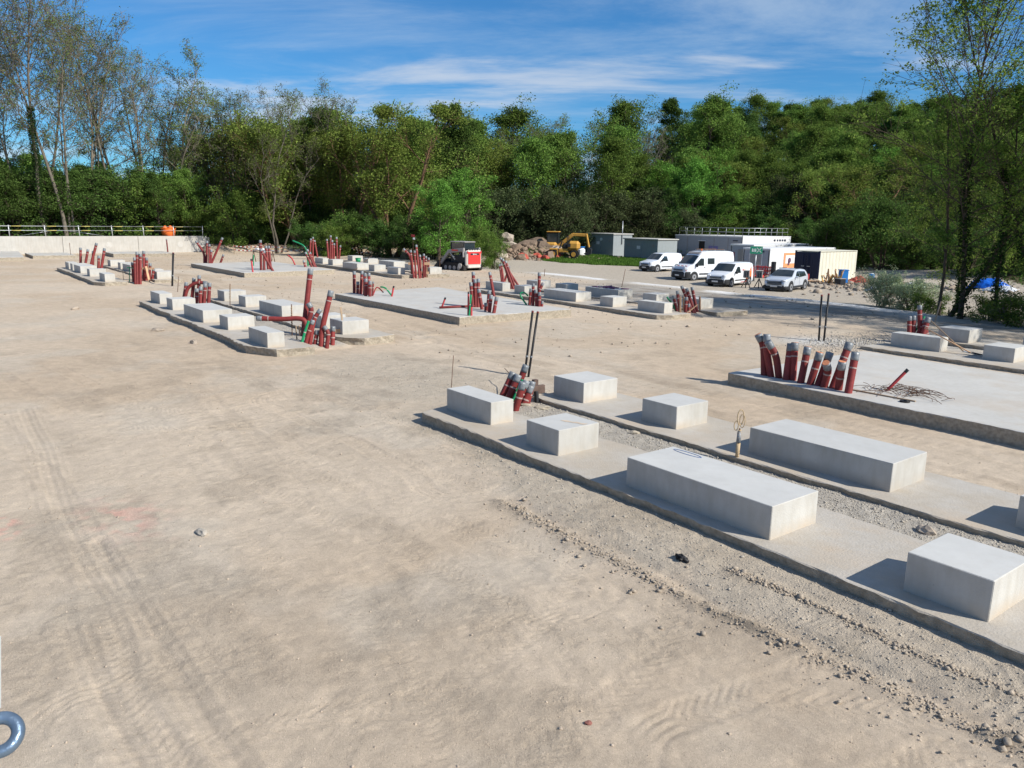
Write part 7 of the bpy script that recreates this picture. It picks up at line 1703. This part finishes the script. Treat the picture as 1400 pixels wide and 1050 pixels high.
AC = [('aca_a', -18.9, 42.8, 14.5, 'ivy-clad acacia, left of the dark trunks beside the right-hand footing', .16), ('aca_b', -17.6, 41.8, 16.2, 'tall leaning ivy-clad acacia with its top near the upper right corner', .12),
      ('aca_c', -16.4, 42.6, 11.5, 'ivy-clad acacia leaning right beside the blue tarpaulin', .22), ('aca_a', -14.0, 43.0, 15.5, 'ivy-covered acacia at the right edge', .02), ('aca_b', -11.3, 44.5, 15.5, 'acacia just beyond the right edge with its crown in view', .0),
      ('aca_c', -20.3, 47.5, 9.5, 'smaller acacia behind the leftmost of the ivy-clad trunks', .05)]
for i, (k, px, py, h, lb, ln_) in enumerate(AC):
    plant('acacia_tree', k, px, py, h, lb, rz=1.1 * i, lean=ln_ if i in (0, 1, 2, 4) else 0, sx=.95)
# unseen acacias added further right, out of view, to cast shade leftward
for i, (px, py) in enumerate(((-7.5, 44.0), (-3.2, 45.5), (1.5, 44.5))):
    plant('acacia_tree', ('aca_a', 'aca_c', 'aca_b')[i], px, py, (14, 12, 15)[i], 'unseen acacia added beyond the right edge to cast shade', group='unseen acacias added on the right for their shadows')
# slim dark stems among them
proto('grey_bush', M_bark, LF_grey, seed=50, H=2.6, R0=0, crown0=.05, crownR=1.7, nmain=36, nsub=6, ntwig=3, leaves=9500, lsize=.11, clump=.33, up_=.4, prof='wide', trunk_r=.04, stems=6, wob=.7, twigr=.01)
proto('green_bush', M_bark, LF_mid, seed=51, H=2.0, R0=0, crown0=.04, crownR=1.5, nmain=30, nsub=5, ntwig=3, leaves=5500, lsize=.13, clump=.35, up_=.3, prof='wide', trunk_r=.03, stems=6, wob=.7, twigr=.01)
PH.update(grey_bush=2.6, green_bush=2.0)
plant('silvery_bush', 'grey_bush', -24.3, 46.4, 2.3, 'silvery green bush in flower left of the ivy-clad trees, nearest the car', 'bush', sx=.8)
plant('silvery_bush', 'grey_bush', -21.9, 46.0, 1.9, 'smaller silvery bush between the big one and the ivy-clad trunks', 'bush', sx=1.3)
for i, (px, py, h) in enumerate(((-15.2, 41.6, 1.5), (-13.4, 41.2, 1.3), (-11.9, 42.0, 1.8), (-17.0, 43.8, 1.2), (-20.2, 43.6, 1.1))):
    plant('leafy_bush', 'green_bush', px, py, h, 'low bramble growing at the foot of the ivy-clad trees', 'bush', 'low brambles under the ivy-clad trees', sx=1.2)
# grass
r_ = np.random.default_rng(91)
n = 52000; P = np.column_stack([r_.uniform(-92, -60, n), r_.uniform(60, 80, n)])
m_ = (1 - np.hypot((P[:, 0] + 72) / 15.5, (P[:, 1] - 69.8) / 8.2) + (fbm(P[:, 0], P[:, 1], .3, 3, 63) - .5) * .5) > -.02; P = P[m_]
def blades(P, hh, name, label, seed, w_=.07):
    g = np.random.default_rng(seed); n = len(P); z = zs(P[:, 0], P[:, 1]); a = g.random(n) * 6.28; h = hh * g.uniform(.5, 1.3, n)
    dx, dy = np.cos(a) * w_, np.sin(a) * w_; lx, ly = g.normal(0, .35, n) * h, g.normal(0, .35, n) * h
    V = np.stack([np.column_stack([P[:, 0] - dx, P[:, 1] - dy, z - .03]), np.column_stack([P[:, 0] + dx, P[:, 1] + dy, z - .03]), np.column_stack([P[:, 0] + lx, P[:, 1] + ly, z + h])], 1).reshape(-1, 3)
    return tag(link(npmesh(name, V, np.arange(n * 3).reshape(-1, 3), LF_grass, nper=3), name), label, None, None, 'stuff')
blades(P, .28, 'grass', 'rough green grass before the grey sheds', 1)
# ground cover in the wood: leaf litter plants, hides the bare floor
n = 60000; px_ = r_.uniform(-60, 1460, n); dd = r_.uniform(104, 200, n) ** 1.0
ang = np.arctan2(fwd.y + right.y * (px_ - 700) / 1071.36, fwd.x + right.x * (px_ - 700) / 1071.36); P = np.column_stack([np.cos(ang) * dd, np.sin(ang) * dd])
yard = poly_out(P[:, 0], P[:, 1], YARD); P = P[~yard]; g_ = np.random.default_rng(4)
c = np.column_stack([P[:, 0], P[:, 1], base_height(P[:, 0], P[:, 1]) + g_.uniform(0, 1.0, len(P))]); Vl, Fl = leaf_quads(c, .42, g_)
tag(link(npmesh('undergrowth', Vl, Fl, LF_dark), 'undergrowth'), 'dark leafy undergrowth on the floor of the wood', None, None, 'stuff')
n = 9000; P = np.column_stack([r_.uniform(-60, -8, n), r_.uniform(66, 92, n)]); P = P[~poly_out(P[:, 0], P[:, 1] + 2.0, YARD)]
c = np.column_stack([P[:, 0], P[:, 1], base_height(P[:, 0], P[:, 1]) + r_.uniform(0, .9, len(P))]); Vl, Fl = leaf_quads(c, .3, g_)
tag(link(npmesh('undergrowth', Vl, Fl, LF_dark), 'undergrowth'), 'low weeds between the yard and the shaded hillside', None, None, 'stuff')
